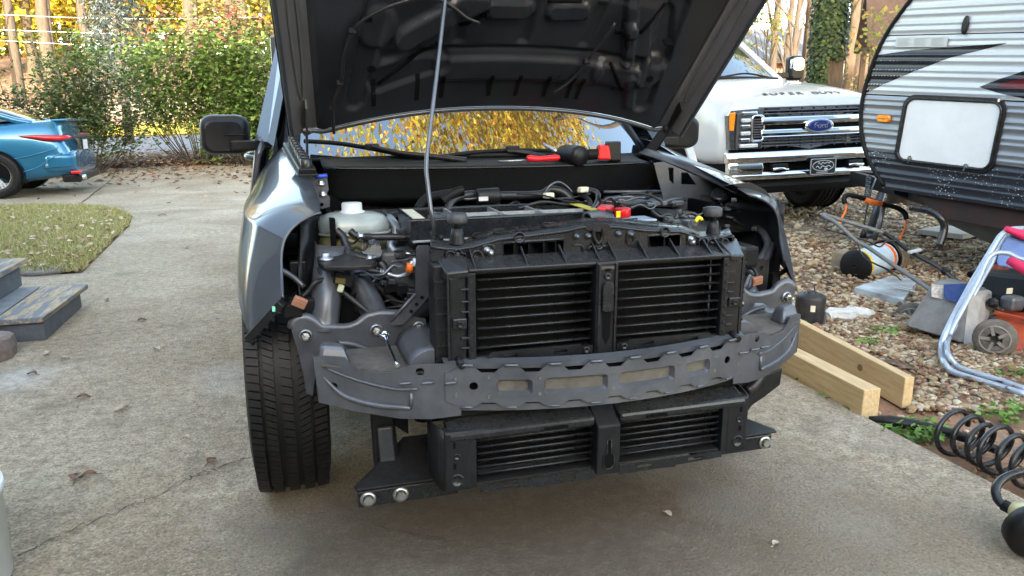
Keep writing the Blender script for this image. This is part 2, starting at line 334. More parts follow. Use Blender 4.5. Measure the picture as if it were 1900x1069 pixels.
c = mix(t,1,c,ramp(t,d_,[(.25,(1,1,1)),(.6,(.25,.22,.2))]),'MULTIPLY')
c = mix(t,ramp(t,noise(t,o3,1.7,4),[(.5,(0,0,0)),(.66,(.75,.75,.75))]),c,(.24,.145,.09)); t.links.new(c,b.inputs[0]); bumpn(t,b,d_,.8,.03); M['gravel'] = m
m,t,b,o3 = newmat('leaf_litter_ground', .95)
c = ramp(t,voro(t,o3,9,'Color'),[(.2,(.14,.075,.045)),(.5,(.25,.15,.10)),(.8,(.36,.26,.19))]); c = mix(t,.5,c,ramp(t,noise(t,o3,5,5),[(.3,(.5,.45,.4)),(.7,(1.2,1.1,1))]),'MULTIPLY'); t.links.new(c,b.inputs[0]); M['litter'] = m

# --- ground: one sheet out to the horizon
ss = np.concatenate([np.linspace(-40,-4,8),np.linspace(-3,40,60),np.linspace(42,100,20),np.linspace(110,300,10)])
ll = np.concatenate([np.linspace(-260,-45,9),np.linspace(-42,42,57),np.linspace(45,260,9)])
g = MB(); rows = []
for s in ss:
    row = []
    for l in ll:
        x,y = CAM.x+s*FX+l*FY, CAM.y+s*FY-l*FX; row.append(Vector((x,y,ter(x,y)-.04)))
    rows.append(row)
tag(g.grid(rows).build('ground', M['dirt']), 'red clay ground with dry leaves rising behind the driveway', 'ground', kind='structure')
def sheet(name, poly, z, mt, label, cat, step=1.0, thick=0):
    bm = bmesh.new(); vv = [bm.verts.new((a,b_,0)) for a,b_ in poly]; bm.faces.new(vv)
    xs = [p[0] for p in poly]; ys = [p[1] for p in poly]
    for ax,(a0,a1) in ((0,(min(xs),max(xs))),(1,(min(ys),max(ys)))):
        k = a0+step
        while k < a1:
            co = [0,0,0]; no = [0,0,0]; co[ax] = k; no[ax] = 1
            bmesh.ops.bisect_plane(bm, geom=bm.verts[:]+bm.edges[:]+bm.faces[:], plane_co=co, plane_no=no); k += step
    for v in bm.verts: v.co.z = ter(v.co.x, v.co.y)+z
    if thick:
        e = [q for q in bm.edges if q.is_boundary]; r_ = bmesh.ops.extrude_edge_only(bm, edges=e)
        for v in [q for q in r_['geom'] if isinstance(q,bmesh.types.BMVert)]: v.co.z -= thick
    bmesh.ops.recalc_face_normals(bm, faces=bm.faces[:])
    me = bpy.data.meshes.new(name); bm.to_mesh(me); bm.free(); me.materials.append(mt)
    if me.polygons and sum(p.normal.z for p in me.polygons) < 0: me.flip_normals()
    o = bpy.data.objects.new(name, me); COL.objects.link(o); return tag(o, label, cat, kind='structure')
def wob(p, q, n, a, rs):
    out = []
    for i in range(n):
        k = i/n; out.append((p[0]+(q[0]-p[0])*k+rs.uniform(-a,a), p[1]+(q[1]-p[1])*k+rs.uniform(-a,a)))
    return out
rs = random.Random(3)
drv = wob((1.32,-8),(1.36,.6),26,.012,rs)+[(1.36,.6),(1.4,12),(2.2,19.3)]+wob((2.0,19.3),(-7,20.0),20,.12,rs)+[(-7.5,20.0),(-14,18),(-14,9.3)]+wob((-9,8.9),(-3.9,8.75),8,.03,rs)+[(-3.3,8.55),(-2.8,8.0),(-2.55,7.3),(-2.42,6.4),(-2.36,5.2),(-2.28,3.8),(-3.4,3.8),(-3.4,-8)]
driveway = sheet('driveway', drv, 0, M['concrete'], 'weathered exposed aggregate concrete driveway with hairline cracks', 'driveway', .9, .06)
lawn = sheet('lawn', [(-9,8.85),(-3.9,8.7),(-3.3,8.5),(-2.85,7.98),(-2.6,7.3),(-2.47,6.4),(-2.41,5.2),(-2.33,3.85),(-9,3.85)], .012, M['lawn'], 'small patch of dry yellow green lawn beside the wooden steps', 'lawn')
gravel = sheet('gravel_yard', [(2.15,-1.2),(9,-1.2),(12,9.5),(5,10.5),(2.6,6),(2.0,3),(1.85,1.4),(1.95,.6),(2.12,.0)], -.026, M['gravel'], 'pea gravel yard with dirt between the driveway and the trailer', 'gravel')
A = [fwd(a,23.0) for a in (-900,-300,200,560)]; B = [fwd(a,28.5) for a in (560,200,-300,-900)]
road = sheet('road', [tuple(p) for p in A+B], .0, M['asphalt'], 'grey asphalt road seen through gaps in the shrubs', 'road', 2.0)
A = [fwd(a,18.6) for a in (-300,150,420,640)]; B = [fwd(a,22.9) for a in (640,420,150,-300)]
sheet('shrub_bed', [tuple(p) for p in A+B], .0, M['litter'], 'bed of brown fallen leaves under the shrubs', 'ground', 1.0)
A = [fwd(a,30) for a in (-900,-300,200,700)]; B = [fwd(a,60) for a in (700,200,-300,-900)]
sheet('hillside', [tuple(p) for p in A+B], .03, M['litter'], 'sunlit bank of fallen leaves rising beyond the road', 'hill', 3.0)
# cracks and joints in the slab: thin recess lines
M['crack'] = mat('crack_dirt', (.055,.045,.035), .95, 0, .4, 60)
def crack(pts, w0, nm='crack', seed=1, amp=.016, n=14):
    g_ = random.Random(seed); path = []
    for i in range(len(pts)-1):
        p,q = Vector(pts[i]),Vector(pts[i+1]); 
        for k in range(n): path.append(p.lerp(q,k/n)+Vector((g_.uniform(-amp,amp),g_.uniform(-amp,amp),0)))
    path.append(Vector(pts[-1])); rows = []
    for i,p in enumerate(path):
        d = (path[min(i+1,len(path)-1)]-path[max(i-1,0)]).normalized(); nrm = Vector((-d.y,d.x,0)); ww = w0*.6*g_.uniform(.3,1.3); z = ter(p.x,p.y)+.0035
        rows.append([Vector((p.x,p.y,z))+nrm*ww/2, Vector((p.x,p.y,z))-nrm*ww/2])
    MB().grid(rows).build(nm, M['crack'], driveway)
def gp(*pts): return [P(a,b_,Z=0) for a,b_ in pts]
crack(gp((40,1030),(130,985),(260,935),(345,890),(400,872),(462,848)), .007, seed=2)
crack(gp((105,632),(190,618),(300,607),(380,596),(455,585)), .008, seed=3, amp=.01)
crack(gp((145,382),(205,335),(225,310)), .05, 'joint', seed=4, amp=.005)
crack(gp((0,372),(120,352),(300,334),(445,322)), .03, 'joint', seed=5, amp=.01)
crack(gp((460,845),(560,800)), .004, seed=6)
crack(gp((620,930),(720,985),(800,1000),(950,1010)), .003, seed=8)

# --- gravel stones (nobody could count them)
def stones(name, spots, sizes, cols, parent_label):
    ico = bmesh.new(); bmesh.ops.create_icosphere(ico, subdivisions=1, radius=1); iv = np.array([v.co for v in ico.verts]); ifc = np.array([[v.index for v in f.verts] for f in ico.faces]); ico.free()
    n = len(spots); g_ = np.random.default_rng(11)
    a = g_.uniform(0,2*np.pi,n); sc_ = np.stack([g_.uniform(.7,1.4,n),g_.uniform(.6,1.0,n),g_.uniform(.4,.75,n)],1)*sizes[:,None]
    v = iv[None]*sc_[:,None,:]; v = v*g_.uniform(.85,1.15,(n,len(iv),1)); ca,sa = np.cos(a)[:,None],np.sin(a)[:,None]
    v = np.stack([v[:,:,0]*ca-v[:,:,1]*sa, v[:,:,0]*sa+v[:,:,1]*ca, v[:,:,2]],2)+np.asarray(spots)[:,None,:]
    fc = (ifc[None]+np.arange(n)[:,None,None]*len(iv)).reshape(-1,3); me = bpy.data.meshes.new(name)
    me.vertices.add(n*len(iv)); me.vertices.foreach_set('co', v.ravel()); me.loops.add(fc.size); me.loops.foreach_set('vertex_index', fc.ravel())
    me.polygons.add(len(fc)); me.polygons.foreach_set('loop_start', np.arange(len(fc))*3); me.update(calc_edges=True); me.polygons.foreach_set('use_smooth', np.ones(len(fc),bool))
    at = me.color_attributes.new('Col','FLOAT_COLOR','POINT'); c_ = np.ones((n,len(iv),4)); c_[:,:,:3] = cols[:,None,:]; at.data.foreach_set('color', c_.ravel())
    me.materials.append(M['stone']); o = bpy.data.objects.new(name, me); COL.objects.link(o); return tag(o, parent_label, 'gravel', kind='stuff')
M['stone'] = attr_mat('river_pebble', .75)
g_ = np.random.default_rng(5); sp = []; sz = []
while len(sp) < 21000:
    k = g_.random(); px = g_.uniform(1440,2000) if k < .8 else g_.uniform(2000,2500); py = 330+(760-330)*(g_.random()**.8)
    q = P(px,py,Z=-.02); s,l = sl(q.x,q.y)
    edge = 1.75+.25*math.sin(q.y*2.1)+.15*math.sin(q.y*5)
    if q.x < edge or s > 13: continue
    dn = math.sin(q.x*2.3+1)*math.sin(q.y*1.9+.4)+.35*math.sin(q.x*5.1+q.y*4)
    if dn < -.55 and g_.random() < .65: continue
    sp.append((q.x,q.y,ter(q.x,q.y)-.02+g_.uniform(-.004,.008))); sz.append(.0075+.0024*s*float(np.clip(g_.lognormal(-.15,.42),.35,2.2)) if s>3 else .011*float(np.clip(g_.lognormal(0,.4),.4,2.2)))
for i in range(500):
    x,y = g_.uniform(1.4,2.0), g_.uniform(-1.0,1.5); sp.append((x,y,-.035)); sz.append(g_.uniform(.006,.016))
stones('gravel', sp, np.array(sz), pick([(.29,.22,.13),(.36,.28,.18),(.22,.14,.08),(.38,.33,.24),(.17,.095,.06),(.26,.18,.10),(.44,.38,.29)], len(sp), g_, .2), 'tan and cream pea gravel covering the yard')
# --- grass
M['blade'] = attr_mat('grass_blade', .7, .25)
def blades(name, spots, h, cols, label, cat='grass', lean=.55, wd=.005):
    n = len(spots); g2 = np.random.default_rng(3); sp_ = np.asarray(spots); a = g2.uniform(0,2*np.pi,n); hh_ = h*g2.uniform(.5,1.4,n)
    dx = np.stack([np.cos(a),np.sin(a),np.zeros(n)],1); b2 = g2.uniform(0,2*np.pi,n); ld = np.stack([np.cos(b2),np.sin(b2),np.zeros(n)],1)*(hh_*g2.uniform(0,lean*2,n))[:,None]
    tip = sp_+ld+np.array([0,0,1])*hh_[:,None]; v = np.stack([sp_-dx*wd, sp_+dx*wd, tip],1).reshape(-1,3)
    me = bpy.data.meshes.new(name); me.vertices.add(3*n); me.vertices.foreach_set('co',v.ravel()); me.loops.add(3*n); me.loops.foreach_set('vertex_index',np.arange(3*n)); me.polygons.add(n); me.polygons.foreach_set('loop_start',np.arange(n)*3); me.update(calc_edges=True)
    at = me.color_attributes.new('Col','FLOAT_COLOR','CORNER'); c_ = np.ones((n,3,4)); c_[:,:,:3] = cols[:,None,:]; at.data.foreach_set('color',c_.ravel())
    me.materials.append(M['blade']); o = bpy.data.objects.new(name,me); COL.objects.link(o); return tag(o,label,cat,kind='stuff')
def inpoly(x, y, poly):
    c_ = False; j = len(poly)-1
    for i in range(len(poly)):
        if (poly[i][1] > y) != (poly[j][1] > y) and x < (poly[j][0]-poly[i][0])*(y-poly[i][1])/(poly[j][1]-poly[i][1])+poly[i][0]: c_ = not c_
        j = i
    return c_
LP = [(-4.4,8.76),(-3.9,8.74),(-3.3,8.52),(-2.83,7.99),(-2.58,7.3),(-2.45,6.4),(-2.39,5.2),(-2.31,3.82),(-4.4,3.82)]
sp = []
while len(sp) < 42000:
    x,y = g_.uniform(-4.4,-2.3), g_.uniform(3.8,8.75)
    if inpoly(x,y,LP): sp.append((x+g_.normal(0,.025),y+g_.normal(0,.02),.010))
blades('lawn_grass', sp, .045, pick([(.40,.34,.13),(.32,.31,.10),(.48,.41,.20),(.22,.26,.07),(.55,.47,.28)], len(sp), g_), 'short dry grass on the lawn patch', lean=.9, wd=.006)
sp = []
for i in range(9000):
    px,py = g_.uniform(60,420), g_.uniform(222,236); s = 30+g_.uniform(-1,3); q = fwd(px,s); sp.append((q.x,q.y,ter(q.x,q.y)))
blades('verge_grass', sp, .16, pick([(.55,.45,.12),(.45,.40,.08),(.3,.33,.08)], len(sp), g_), 'yellow sunlit grass verge across the road', wd=.03)
# --- leaf litter
M['dryleaf'] = attr_mat('dry_leaf', .75, .15)
sp = []
for i in range(7000):
    px,s = g_.uniform(-40,640), 18.2+abs(g_.normal(0,1.9)); q = fwd(px,s); sp.append((q.x,q.y,ter(q.x,q.y)+.03+g_.uniform(0,.07)))
for i in range(900):
    px,s = g_.uniform(-40,640), 18.6-abs(g_.normal(0,2.2)); q = fwd(px,s); sp.append((q.x,q.y,ter(q.x,q.y)+.012))
o = leafmesh('fallen_leaves', sp, .11, pick([(.20,.10,.06),(.30,.18,.12),(.42,.30,.22),(.15,.08,.05),(.36,.22,.12)],len(sp),g_,.25), M['dryleaf'], up=1.6, aspect=1.5, seed=4, curl=.12); tag(o,'brown fallen leaves heaped along the far edge of the driveway','leaves',kind='stuff')
sp = []
for i in range(260):
    q = P(g_.uniform(5,235),g_.uniform(388,500),Z=.03)
    if inpoly(q.x,q.y,LP): sp.append((q.x,q.y,.05))
sp2 = []
for i in range(1500):
    q = P(g_.uniform(1440,1960),g_.uniform(350,740),Z=0)
    if q.x > 1.75 and sl(q.x,q.y)[0] < 12: sp2.append((q.x,q.y,ter(q.x,q.y)+.004))
o = leafmesh('yard_leaf_litter', sp2, .045, pick([(.20,.10,.06),(.26,.15,.09),(.15,.08,.05),(.32,.22,.14)],len(sp2),g_,.25), M['dryleaf'], up=1.6, aspect=1.7, seed=8, curl=.12); tag(o,'brown leaf scraps strewn over the gravel yard','leaves',kind='stuff')
o = leafmesh('lawn_leaves', sp, .055, pick([(.55,.42,.3),(.42,.26,.18),(.6,.5,.36)],len(sp),g_,.2), M['dryleaf'], up=1.6, aspect=1.4, seed=6, curl=.15); tag(o,'pale fallen leaves scattered over the lawn patch','leaves',kind='stuff')
# ================================================================== DARK GREY PICKUP (front stripped)
T = empty('pickup_truck', (0,0,0), label='dark grey pickup truck with raised hood and front bumper cover removed, on the driveway', cat='pickup truck')
def both(fn):
    for sx in (-1,1): fn(sx)
def mx(pts, sx): return [Vector((p[0]*sx,p[1],p[2])) for p in pts]
# ---------------- wheels
def tyre_mesh():
    b = MB(); R0, W = .350, .112
    prof = [(.215,-.095),(.225,-.108),(.27,-.114),(.315,-.113),(.338,-.106),(.348,-.092),(.350,-.05),(.350,0),(.350,.05),(.348,.092),(.338,.106),(.315,.113),(.27,.114),(.225,.108),(.215,.095)]
    b.lathe((0,0,0),(1,0,0),prof,64)
    for rr in (.30,.262): 
        for s in (-1,1): b.torus((s*.1135,0,0),(1,0,0),rr,.0025,48,5)
    return b
def tread_mesh():
    b = MB()
    for (xc,w_,n,gap,slant,rr) in ((-.0890,.034,104,.20,.003,.3605),(-.0465,.028,120,.18,.006,.3625),(0,.030,96,.12,-.004,.363),(.0465,.028,120,.18,-.006,.3625),(.0890,.034,104,.20,-.003,.3605)):
        for k in range(n):
            a0 = 2*math.pi*(k+gap/2)/n; a1 = 2*math.pi*(k+1-gap/2)/n; q = []
            for r_ in (.346,rr):
                for (xx,aa) in ((xc-w_/2,a0),(xc+w_/2,a0),(xc+w_/2,a1),(xc-w_/2,a1)):
                    aa2 = aa+slant/r_*(1 if xx > xc else -1); r2 = r_-(.005 if abs(xx) > .1 and r_ > .35 else 0)
                    q.append((xx,r2*math.cos(aa2),r2*math.sin(aa2)))
            b.hexa(q)
            am = (a0+a1)/2   # a narrow sipe bar splits the block
    return b
def rim_mesh():
    b = MB(); b.lathe((0,0,0),(1,0,0),[(.218,-.1),(.213,-.09),(.205,0),(.213,.09),(.218,.1),(.222,.1)],40)
    for k in range(6):
        a = k*math.pi/3; 
        for da in (-.13,.13): b.bar((.03,.05*math.cos(a),.05*math.sin(a)),(.055,.212*math.cos(a+da),.212*math.sin(a+da)),.03,.03,(1,0,0))
    b.cyl((-.02,0,0),(.06,0,0),.06,n=20); return b
def wheel(root, c, R_=1, W_=1, flip=1, rimm=None, first={}):
    key = root.name
    for nm,fn,mt in (('tyre',tyre_mesh,M['rubber']),('rim',rim_mesh,rimm or M['alu'])):
        if nm in first and rimm is None: o = bpy.data.objects.new(nm, first[nm].data); COL.objects.link(o)
        else:
            o = fn().build(nm, mt); 
            if rimm is None: first[nm] = o
        o.parent = root; o.location = c; o.scale = (W_*flip,R_,R_)
        if nm == 'tyre':
            if 'tread' in first: d = bpy.data.objects.new('tread', first['tread'].data); COL.objects.link(d)
            else: d = tread_mesh().build('tread', M['rubber']); first['tread'] = d
            d['kind'] = 'stuff'; d.parent = o
for x,y in ((-.79,0),(.725,.09),(-.79,3.07),(.79,3.07)): k_ = 1.025 if (x<0 and y<1) else 1.0; wheel(T,(x*.994,y-(.025 if k_>1 else 0),.362*k_),R_=k_,W_=.94,flip=-1 if x<0 else 1)
# ---------------- fenders
FR = [[(-.668,-.33,.897),(-.668,-.24,.920),(-.672,-.05,.952),(-.682,.2,.992),(-.70,.42,1.045),(-.705,.62,1.06)],
 [(-.700,-.34,.888),(-.72,-.24,.918),(-.738,-.05,.950),(-.747,.2,.983),(-.757,.42,1.026),(-.76,.62,1.04)],
 [(-.738,-.352,.866),(-.785,-.25,.898),(-.815,-.05,.922),(-.82,.2,.940),(-.82,.42,.968),(-.82,.62,.98)],
 [(-.764,-.366,.835),(-.835,-.26,.862),(-.882,-.05,.872),(-.880,.2,.882),(-.865,.42,.90),(-.86,.62,.91)],
 [(-.775,-.385,.795),(-.848,-.29,.810),(-.890,-.05,.832),(-.888,.2,.832),(-.870,.42,.80),(-.866,.62,.80)],
 [(-.777,-.41,.750),(-.872,-.36,.705),(-.905,-.12,.770),(-.895,.2,.745),(-.872,.42,.62),(-.868,.62,.62)],
 [(-.778,-.455,.700),(-.868,-.42,.600),(-.908,-.21,.685),(-.902,.24,.665),(-.874,.42,.46),(-.870,.62,.45)]]
def fender(sx):
    fr_ = [[Vector(p) for p in r_] for r_ in FR]; fr_ = [[r_[0],r_[0].lerp(r_[1],.55),r_[1],r_[1].lerp(r_[2],.3)]+r_[2:] for r_ in fr_]
    if sx < 0: fr_ = [[p+Vector(((.0+.055*min(1,max(0,(.87-p.z)/.2)))*min(1,max(0,(.3-p.y)/.6)),.045*min(1,max(0,(.3-p.y)/.5)),0)) for p in r_] for r_ in fr_]
    rows = [mx(r_,sx) for r_ in fr_]; lr = lambda i,j,k: [Vector(p).lerp(Vector(q),k) for p,q in zip(rows[i],rows[j])]
    fine_ = [rows[0],lr(0,1,.12),rows[1],rows[2],lr(2,3,.88),rows[3],lr(3,4,.14),rows[4],rows[5],lr(5,6,.85),rows[6]]
    b = MB().grid(fine_)
    o = b.build('fender', M['paint'], T, solid=.0035, sub=3)
    # turned lip round the headlight opening
    lip = spline([r_[0] for r_ in rows],6); b = MB(); b.tube([p+Vector((0,.004,0)) for p in lip], .0042, 8); b.build('fender_lip', M['paint'] if sx>0 else M['black'], o)
    # lower bracket strip with clips
    if sx < 0: return
    p0,p1 = Vector(rows[6][0]),Vector(rows[6][2]); b = MB(); b.bar(p0+Vector((0,.01,-.012)),p1+Vector((0,.01,-.012)),.03,.022); b.build('lower_bracket', M['black'], T, bevel=.003)
    for k in (.12,.3,.5,.7,.9):
        b = MB(); c = p0.lerp(p1,k); b.cyl(c+Vector((0,-.004,-.02)),c+Vector((0,0,-.032)),.006,.005,8); b.build('retaining_clip', M['black2'], T)
both(fender)
MB().box(P(511,573,Y=-.452),(.016,.003,.013)).build('green_tape', M['teal'], T)
# wheel arch liners
def liner(sx):
    b = MB(); rows = []
    for a in np.linspace(R(-5),R(112),20):
        y,z = .43*math.cos(a), .36+.43*math.sin(a); rows.append([Vector((sx*.56,y,z)),Vector((sx*.86,y,z))])
    b.grid(rows); b.build('wheel_arch_liner', M['black2'], T, solid=.004)
both(liner)
# ---------------- hood
HB = Vector((0,.295,1.100)); HA = R(45); HV = Vector((0,-math.cos(HA),math.sin(HA))); HN = Vector((0,-math.sin(HA),-math.cos(HA)))
def hoff(u):
    a = abs(u); return float(np.interp(a,[0,.80,.845,.875,.90,.965,.985,1],[0,0,.0,-.012,-.010,.026,.036,.036]))
def hcurve(u): return .115*(1-min(1,abs(u)/.86)**2.2)
def H(u, v, off=0):
    w_ = .735+.055*v; vv = hcurve(u)*(1-v)+v*1.04
    return HB+Vector((u*w_,0,0))+HV*vv+HN*(hoff(u)+off - .035*(1-u*u)*0 )
def cap(u,v,u0,v0,u1,v1,r):
    ax,ay = u1-u0,(v1-v0); t_ = max(0,min(1,((u-u0)*ax+(v-v0)*ay)/(ax*ax+ay*ay+1e-9))); d = math.hypot(u-u0-ax*t_,(v-v0-ay*t_))
    return max(0,1-(d/r)**2) if d < r else 0
def emb(u,v):
    h = 0
    for (a,b_,c,d,r_,k) in ((-.50,.33,-.22,.47,.045,.026),(-.16,.43,-.02,.43,.035,.016),(.10,.43,.22,.44,.035,.016),(.40,.55,.46,.40,.03,.018),(.46,.40,.52,.26,.028,.022),(.36,.62,.30,.5,.03,.014),(-.42,.6,-.26,.6,.04,.016),(-.28,.72,-.1,.8,.04,.015),(.15,.75,.5,.85,.04,.015),(-.62,.36,-.60,.38,.07,.014),(.66,.22,.665,.23,.075,.018),(.58,.18,.63,.08,.03,.012),(-.6,.16,-.35,.22,.05,-.012),(-.3,.2,.35,.2,.07,.012),(.42,.2,.55,.2,.06,.012),(-.70,.10,-.60,.5,.05,-.014),(.70,.10,.64,.5,.05,-.014),(.60,.45,.68,.30,.05,-.012)):
        h += k*min(1,3.2*cap(u,v,a,b_,c,d,r_))
    if abs(u) < .6: h += .016*max(0,1-abs((v-.255)/.03)**2)*(-1) + .012*max(0,1-abs((v-.52)/.04)**2)*-1
    for c in (-.28,.28,0): 
        if v > .3: h -= .010*max(0,1-((u-c-(v-.3)*.12*np.sign(c))/.03)**2)
    return h*min(1,max(0,(.84-abs(u))/.08))
us = np.linspace(-1,1,221); vs2 = np.linspace(0,1,130)
MB().grid([[H(u,v,emb(u,v)) for u in us if abs(u)<=.8751] for v in vs2]).build('hood_inner_panel', M['hoodin'], T)
def band(sx):
    b = MB(); b.grid([[H(sx*u,v) for u in np.linspace(.873,.986,14)] for v in np.linspace(-.0,1,40)]); b.build('hood_side_flange', M['hoodfl'], T)
    b = MB(); q = [H(sx*.985,v,.002) for v in np.linspace(0,1,20)]; b.tube(q,.0075,8); b.build('hood_hem', M['paint'], T)
    # pressed oval relief in the flange
    b = MB(); pts = [H(sx*(.925+.017*math.cos(a)), .40+.26*math.sin(a), .004) for a in np.linspace(0,2*math.pi,40,endpoint=False)]; b.tube(pts,.0035,6,closed=True); b.build('flange_relief', M['hoodfl'], T)
both(band)
MB().grid([[H(u,v,-.045*(1-abs(u)**6)-.004) for u in np.linspace(-1,1,41)] for v in np.linspace(0,1,20)]).build('hood_skin', M['paint'], T)
b = MB(); b.tube([H(u,0,.006)+Vector((0,.01,-.004)) for u in np.linspace(-.93,.93,50)],.0085,8); b.build('hood_rear_edge', M['paint'], T)
b = MB(); b.tube([H(u,0,-.01)+Vector((0,.02,-.012)) for u in np.linspace(-.8,.84,40)],.010,6); b.build('hood_rear_seal', M['black'], T)
for k,u in enumerate((-.62,-.43,-.32,-.1,.03,.17,.29,.34)):  # pressed slots above the rear edge
    b = MB(); s_ = .075 if k else .03; E_ = lambda a_,c_: H(a_,c_,emb(a_,c_)+.003); b.grid([[E_(u-.010-.003*k,.055+.11*k),E_(u+.010-.003*k,.055+.11*k)] for k in np.linspace(0,1,8)]); b.build('slot', M['void'], T)
for (u0,v0,u1,v1,w_) in ((-.60,.14,-.36,.30,.010),(-.28,.36,-.17,.42,.010),(.56,.13,.44,.24,.010),(.47,.33,.42,.42,.010),(.58,.50,.52,.38,.010),(.50,.375,.40,.37,.010),(-.44,.62,-.25,.62,.012),(-.13,.50,-.05,.50,.008),(.06,.47,.2,.475,.010)):
    MB().tube([H(u0+(u1-u0)*k,v0+(v1-v0)*k,emb(u0+(u1-u0)*k,v0+(v1-v0)*k)+.001) for k in np.linspace(0,1,10)],.0065,6).build('panel_groove', M['void'], T)
for (u,v) in ((-.655,.42),(.665,.37)): MB().box(H(u,v,.010),(.03,.004,.028),m=Matrix.Rotation(-HA,3,'X')).build('panel_hole', M['void'], T)
for (u,v) in ((-.635,.235),(.66,.215)): MB().cyl(H(u,v,.017),H(u,v,.02),.014,n=14).build('panel_hole', M['void'], T)
# washer hose along the inner panel
hp = [H(-.80,.0,.03),H(-.80,.08,.03),H(-.79,.14,.025),H(-.755,.22,.02),H(-.745,.30,.02),H(-.70,.40,.02),H(-.60,.455,.02),H(-.48,.485,.02),H(-.40,.485,.02),H(-.33,.455,.022),H(-.27,.42,.03),H(-.215,.40,.03)]
MB().tube(hp,.0055,8,sp=5).build('washer_hose', M['hose'], T)
MB().tube([H(.20,.09,.02),H(.27,.16,.02),H(.33,.30,.02),H(.37,.42,.02)],.005,8,sp=6).build('washer_hose', M['hose'], T)
for u,v in ((-.80,.10),(-.765,.20),(-.71,.39),(.31,.25)): MB().box(H(u,v,.02),(.022,.016,.016)).build('hose_clip', M['black2'], T, bevel=.002)
# hinges
def hinge(sx):
    b = MB(); y = .30
    b.plate([(sx*.672,.42,.97),(sx*.672,.50,.99),(sx*.672,.40,1.06),(sx*.672,.30,1.13),(sx*.672,.20,1.20),(sx*.672,.18,1.17),(sx*.672,.30,1.07)],(),(sx*.007,0,0))
    b.cyl((sx*.66,.29,1.10),(sx*.69,.29,1.10),.012,n=12); b.build('hood_hinge', M['black'] if sx>0 else M['ecoat2'], T, bevel=.002)
both(hinge)
# prop rod
MB().tube([P(807,438,Y=-.51),P(799,385,Y=-.49),P(791,318,Y=-.455),P(792,290,Y=-.44),P(809,150,Y=-.37),P(826,0,Y=-.30),P(834,-70,Y=-.26)],.0058,10).build('prop_rod', M['rodm'], T)
MB().tube([P(803,430,Y=-.50),P(806,448,Y=-.51),P(818,452,Y=-.51),P(818,436,Y=-.51)],.006,8,sp=3).build('prop_rod_clip', M['black'], T)
# ---------------- cab, windscreen, doors, bed
def WS(u,v):   # windscreen surface, u -1..1, v 0 base .. 1 header
    w_ = .735-.10*v; return Vector((u*w_, .39+.17*u*u*(1-.3*v)+v*.90, 1.005+.02*(1-u*u)*0+v*.665-.02*u*u))
MB().grid([[WS(u,v) for u in np.linspace(-.97,.97,25)] for v in np.linspace(0,1,12)]).build('windscreen', M['glass'], T)
b = MB(); b.tube([WS(u,-.004)+Vector((0,-.006,0)) for u in np.linspace(-.98,.98,30)],.009,8); b.tube([WS(-.97,v) for v in np.linspace(0,1,8)],.011,8); b.tube([WS(.97,v) for v in np.linspace(0,1,8)],.011,8); b.build('windscreen_seal', M['black2'], T)
def pillar(sx):
    b = MB(); rings = []
    for v in np.linspace(-.06,1.02,8):
        p = WS(sx*.98,v); q = Vector((sx*.045,.10,-.02)); rings.append([p+Vector((0,-.012,.008)),p+Vector((sx*.045,.03,-.01)),p+Vector((sx*.052,.13,-.03)),p+Vector((-sx*.01,.10,-.02))])
    b.loft(rings); b.build('windscreen_pillar', M['paint'], T, bevel=.008)
both(pillar)
b = MB(); b.grid([[Vector((u*.635,y,1.665+.05*math.sin(math.pi*min(1,max(0,(y-1.25)/1.7)))*(1-.4*u*u)-.02*u*u)) for u in np.linspace(-1,1,13)] for y in np.linspace(1.27,2.75,14)]); b.build('roof', M['paint'], T, solid=.01)
def bodyside(sx):
    prof = [(.885,.30),(.90,.45),(.905,.62),(.895,.80),(.875,.92),(.86,1.0),(.835,1.06)]
    for nm,y0,y1 in (('door',.625,1.62),('door',1.63,2.70),('bed_side',2.72,4.55)):
        rows = [[Vector((sx*(x_-.012*(1 if y in (y0,) else 0)),y,z)) for x_,z in prof] for y in np.linspace(y0,y1,6)]
        d = MB().grid(rows).build(nm, M['paint'], T, solid=.02)
        if nm == 'door':
            yh = y1-.14; MB().tube([(sx*.885,yh-.10,.955),(sx*.925,yh-.07,.96),(sx*.928,yh+.07,.965),(sx*.885,yh+.10,.965)],.013,8,sp=4).build('handle', M['paint'], d)
            g0,g1 = y0+.02,y1-.03; a0 = .55 if y0 < 1 else 0
            w0 = MB().add([(sx*.828,g0+(.06 if a0 else 0),1.07),(sx*.826,g1,1.07),(sx*.665,g1-.02,1.60),(sx*.668,g0+(.58 if a0 else .02),1.60)],[(0,1,2,3)]).build('side_window', M['glass2'], d, solid=.005)
            MB().tube([(sx*.832,g0,1.062),(sx*.83,g1,1.062)],.010,6).build('window_seal', M['black2'], d)
    b = MB(); b.bar((sx*.66,1.30,1.64),(sx*.645,2.72,1.64),.05,.05); b.bar((sx*.81,1.63,1.05),(sx*.66,1.62,1.62),.05,.07); b.bar((sx*.82,2.72,1.05),(sx*.66,2.70,1.64),.05,.09); b.build('cab_pillars', M['paint'], T, bevel=.01)
both(bodyside)
for sx in (-1,1): MB().add([(sx*.80,.60,1.045),(sx*.845,.66,1.05),(sx*.70,1.30,1.62),(sx*.655,1.24,1.645)],[(0,1,2,3)]).build('door_upper_frame', M['paint'], T, solid=.03)
b = MB(); b.bx(-.80,.80,2.74,2.78,.5,1.64); b.build('cab_rear_wall', M['paint'], T, bevel=.01)
b = MB(); b.bx(-.86,.86,4.55,4.60,.5,1.06); b.build('tailgate', M['paint'], T, bevel=.01)
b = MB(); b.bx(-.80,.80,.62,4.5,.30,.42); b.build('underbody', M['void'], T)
b = MB(); b.bx(-.74,.74,.60,.66,.42,1.02); b.build('bulkhead', M['void'], T)
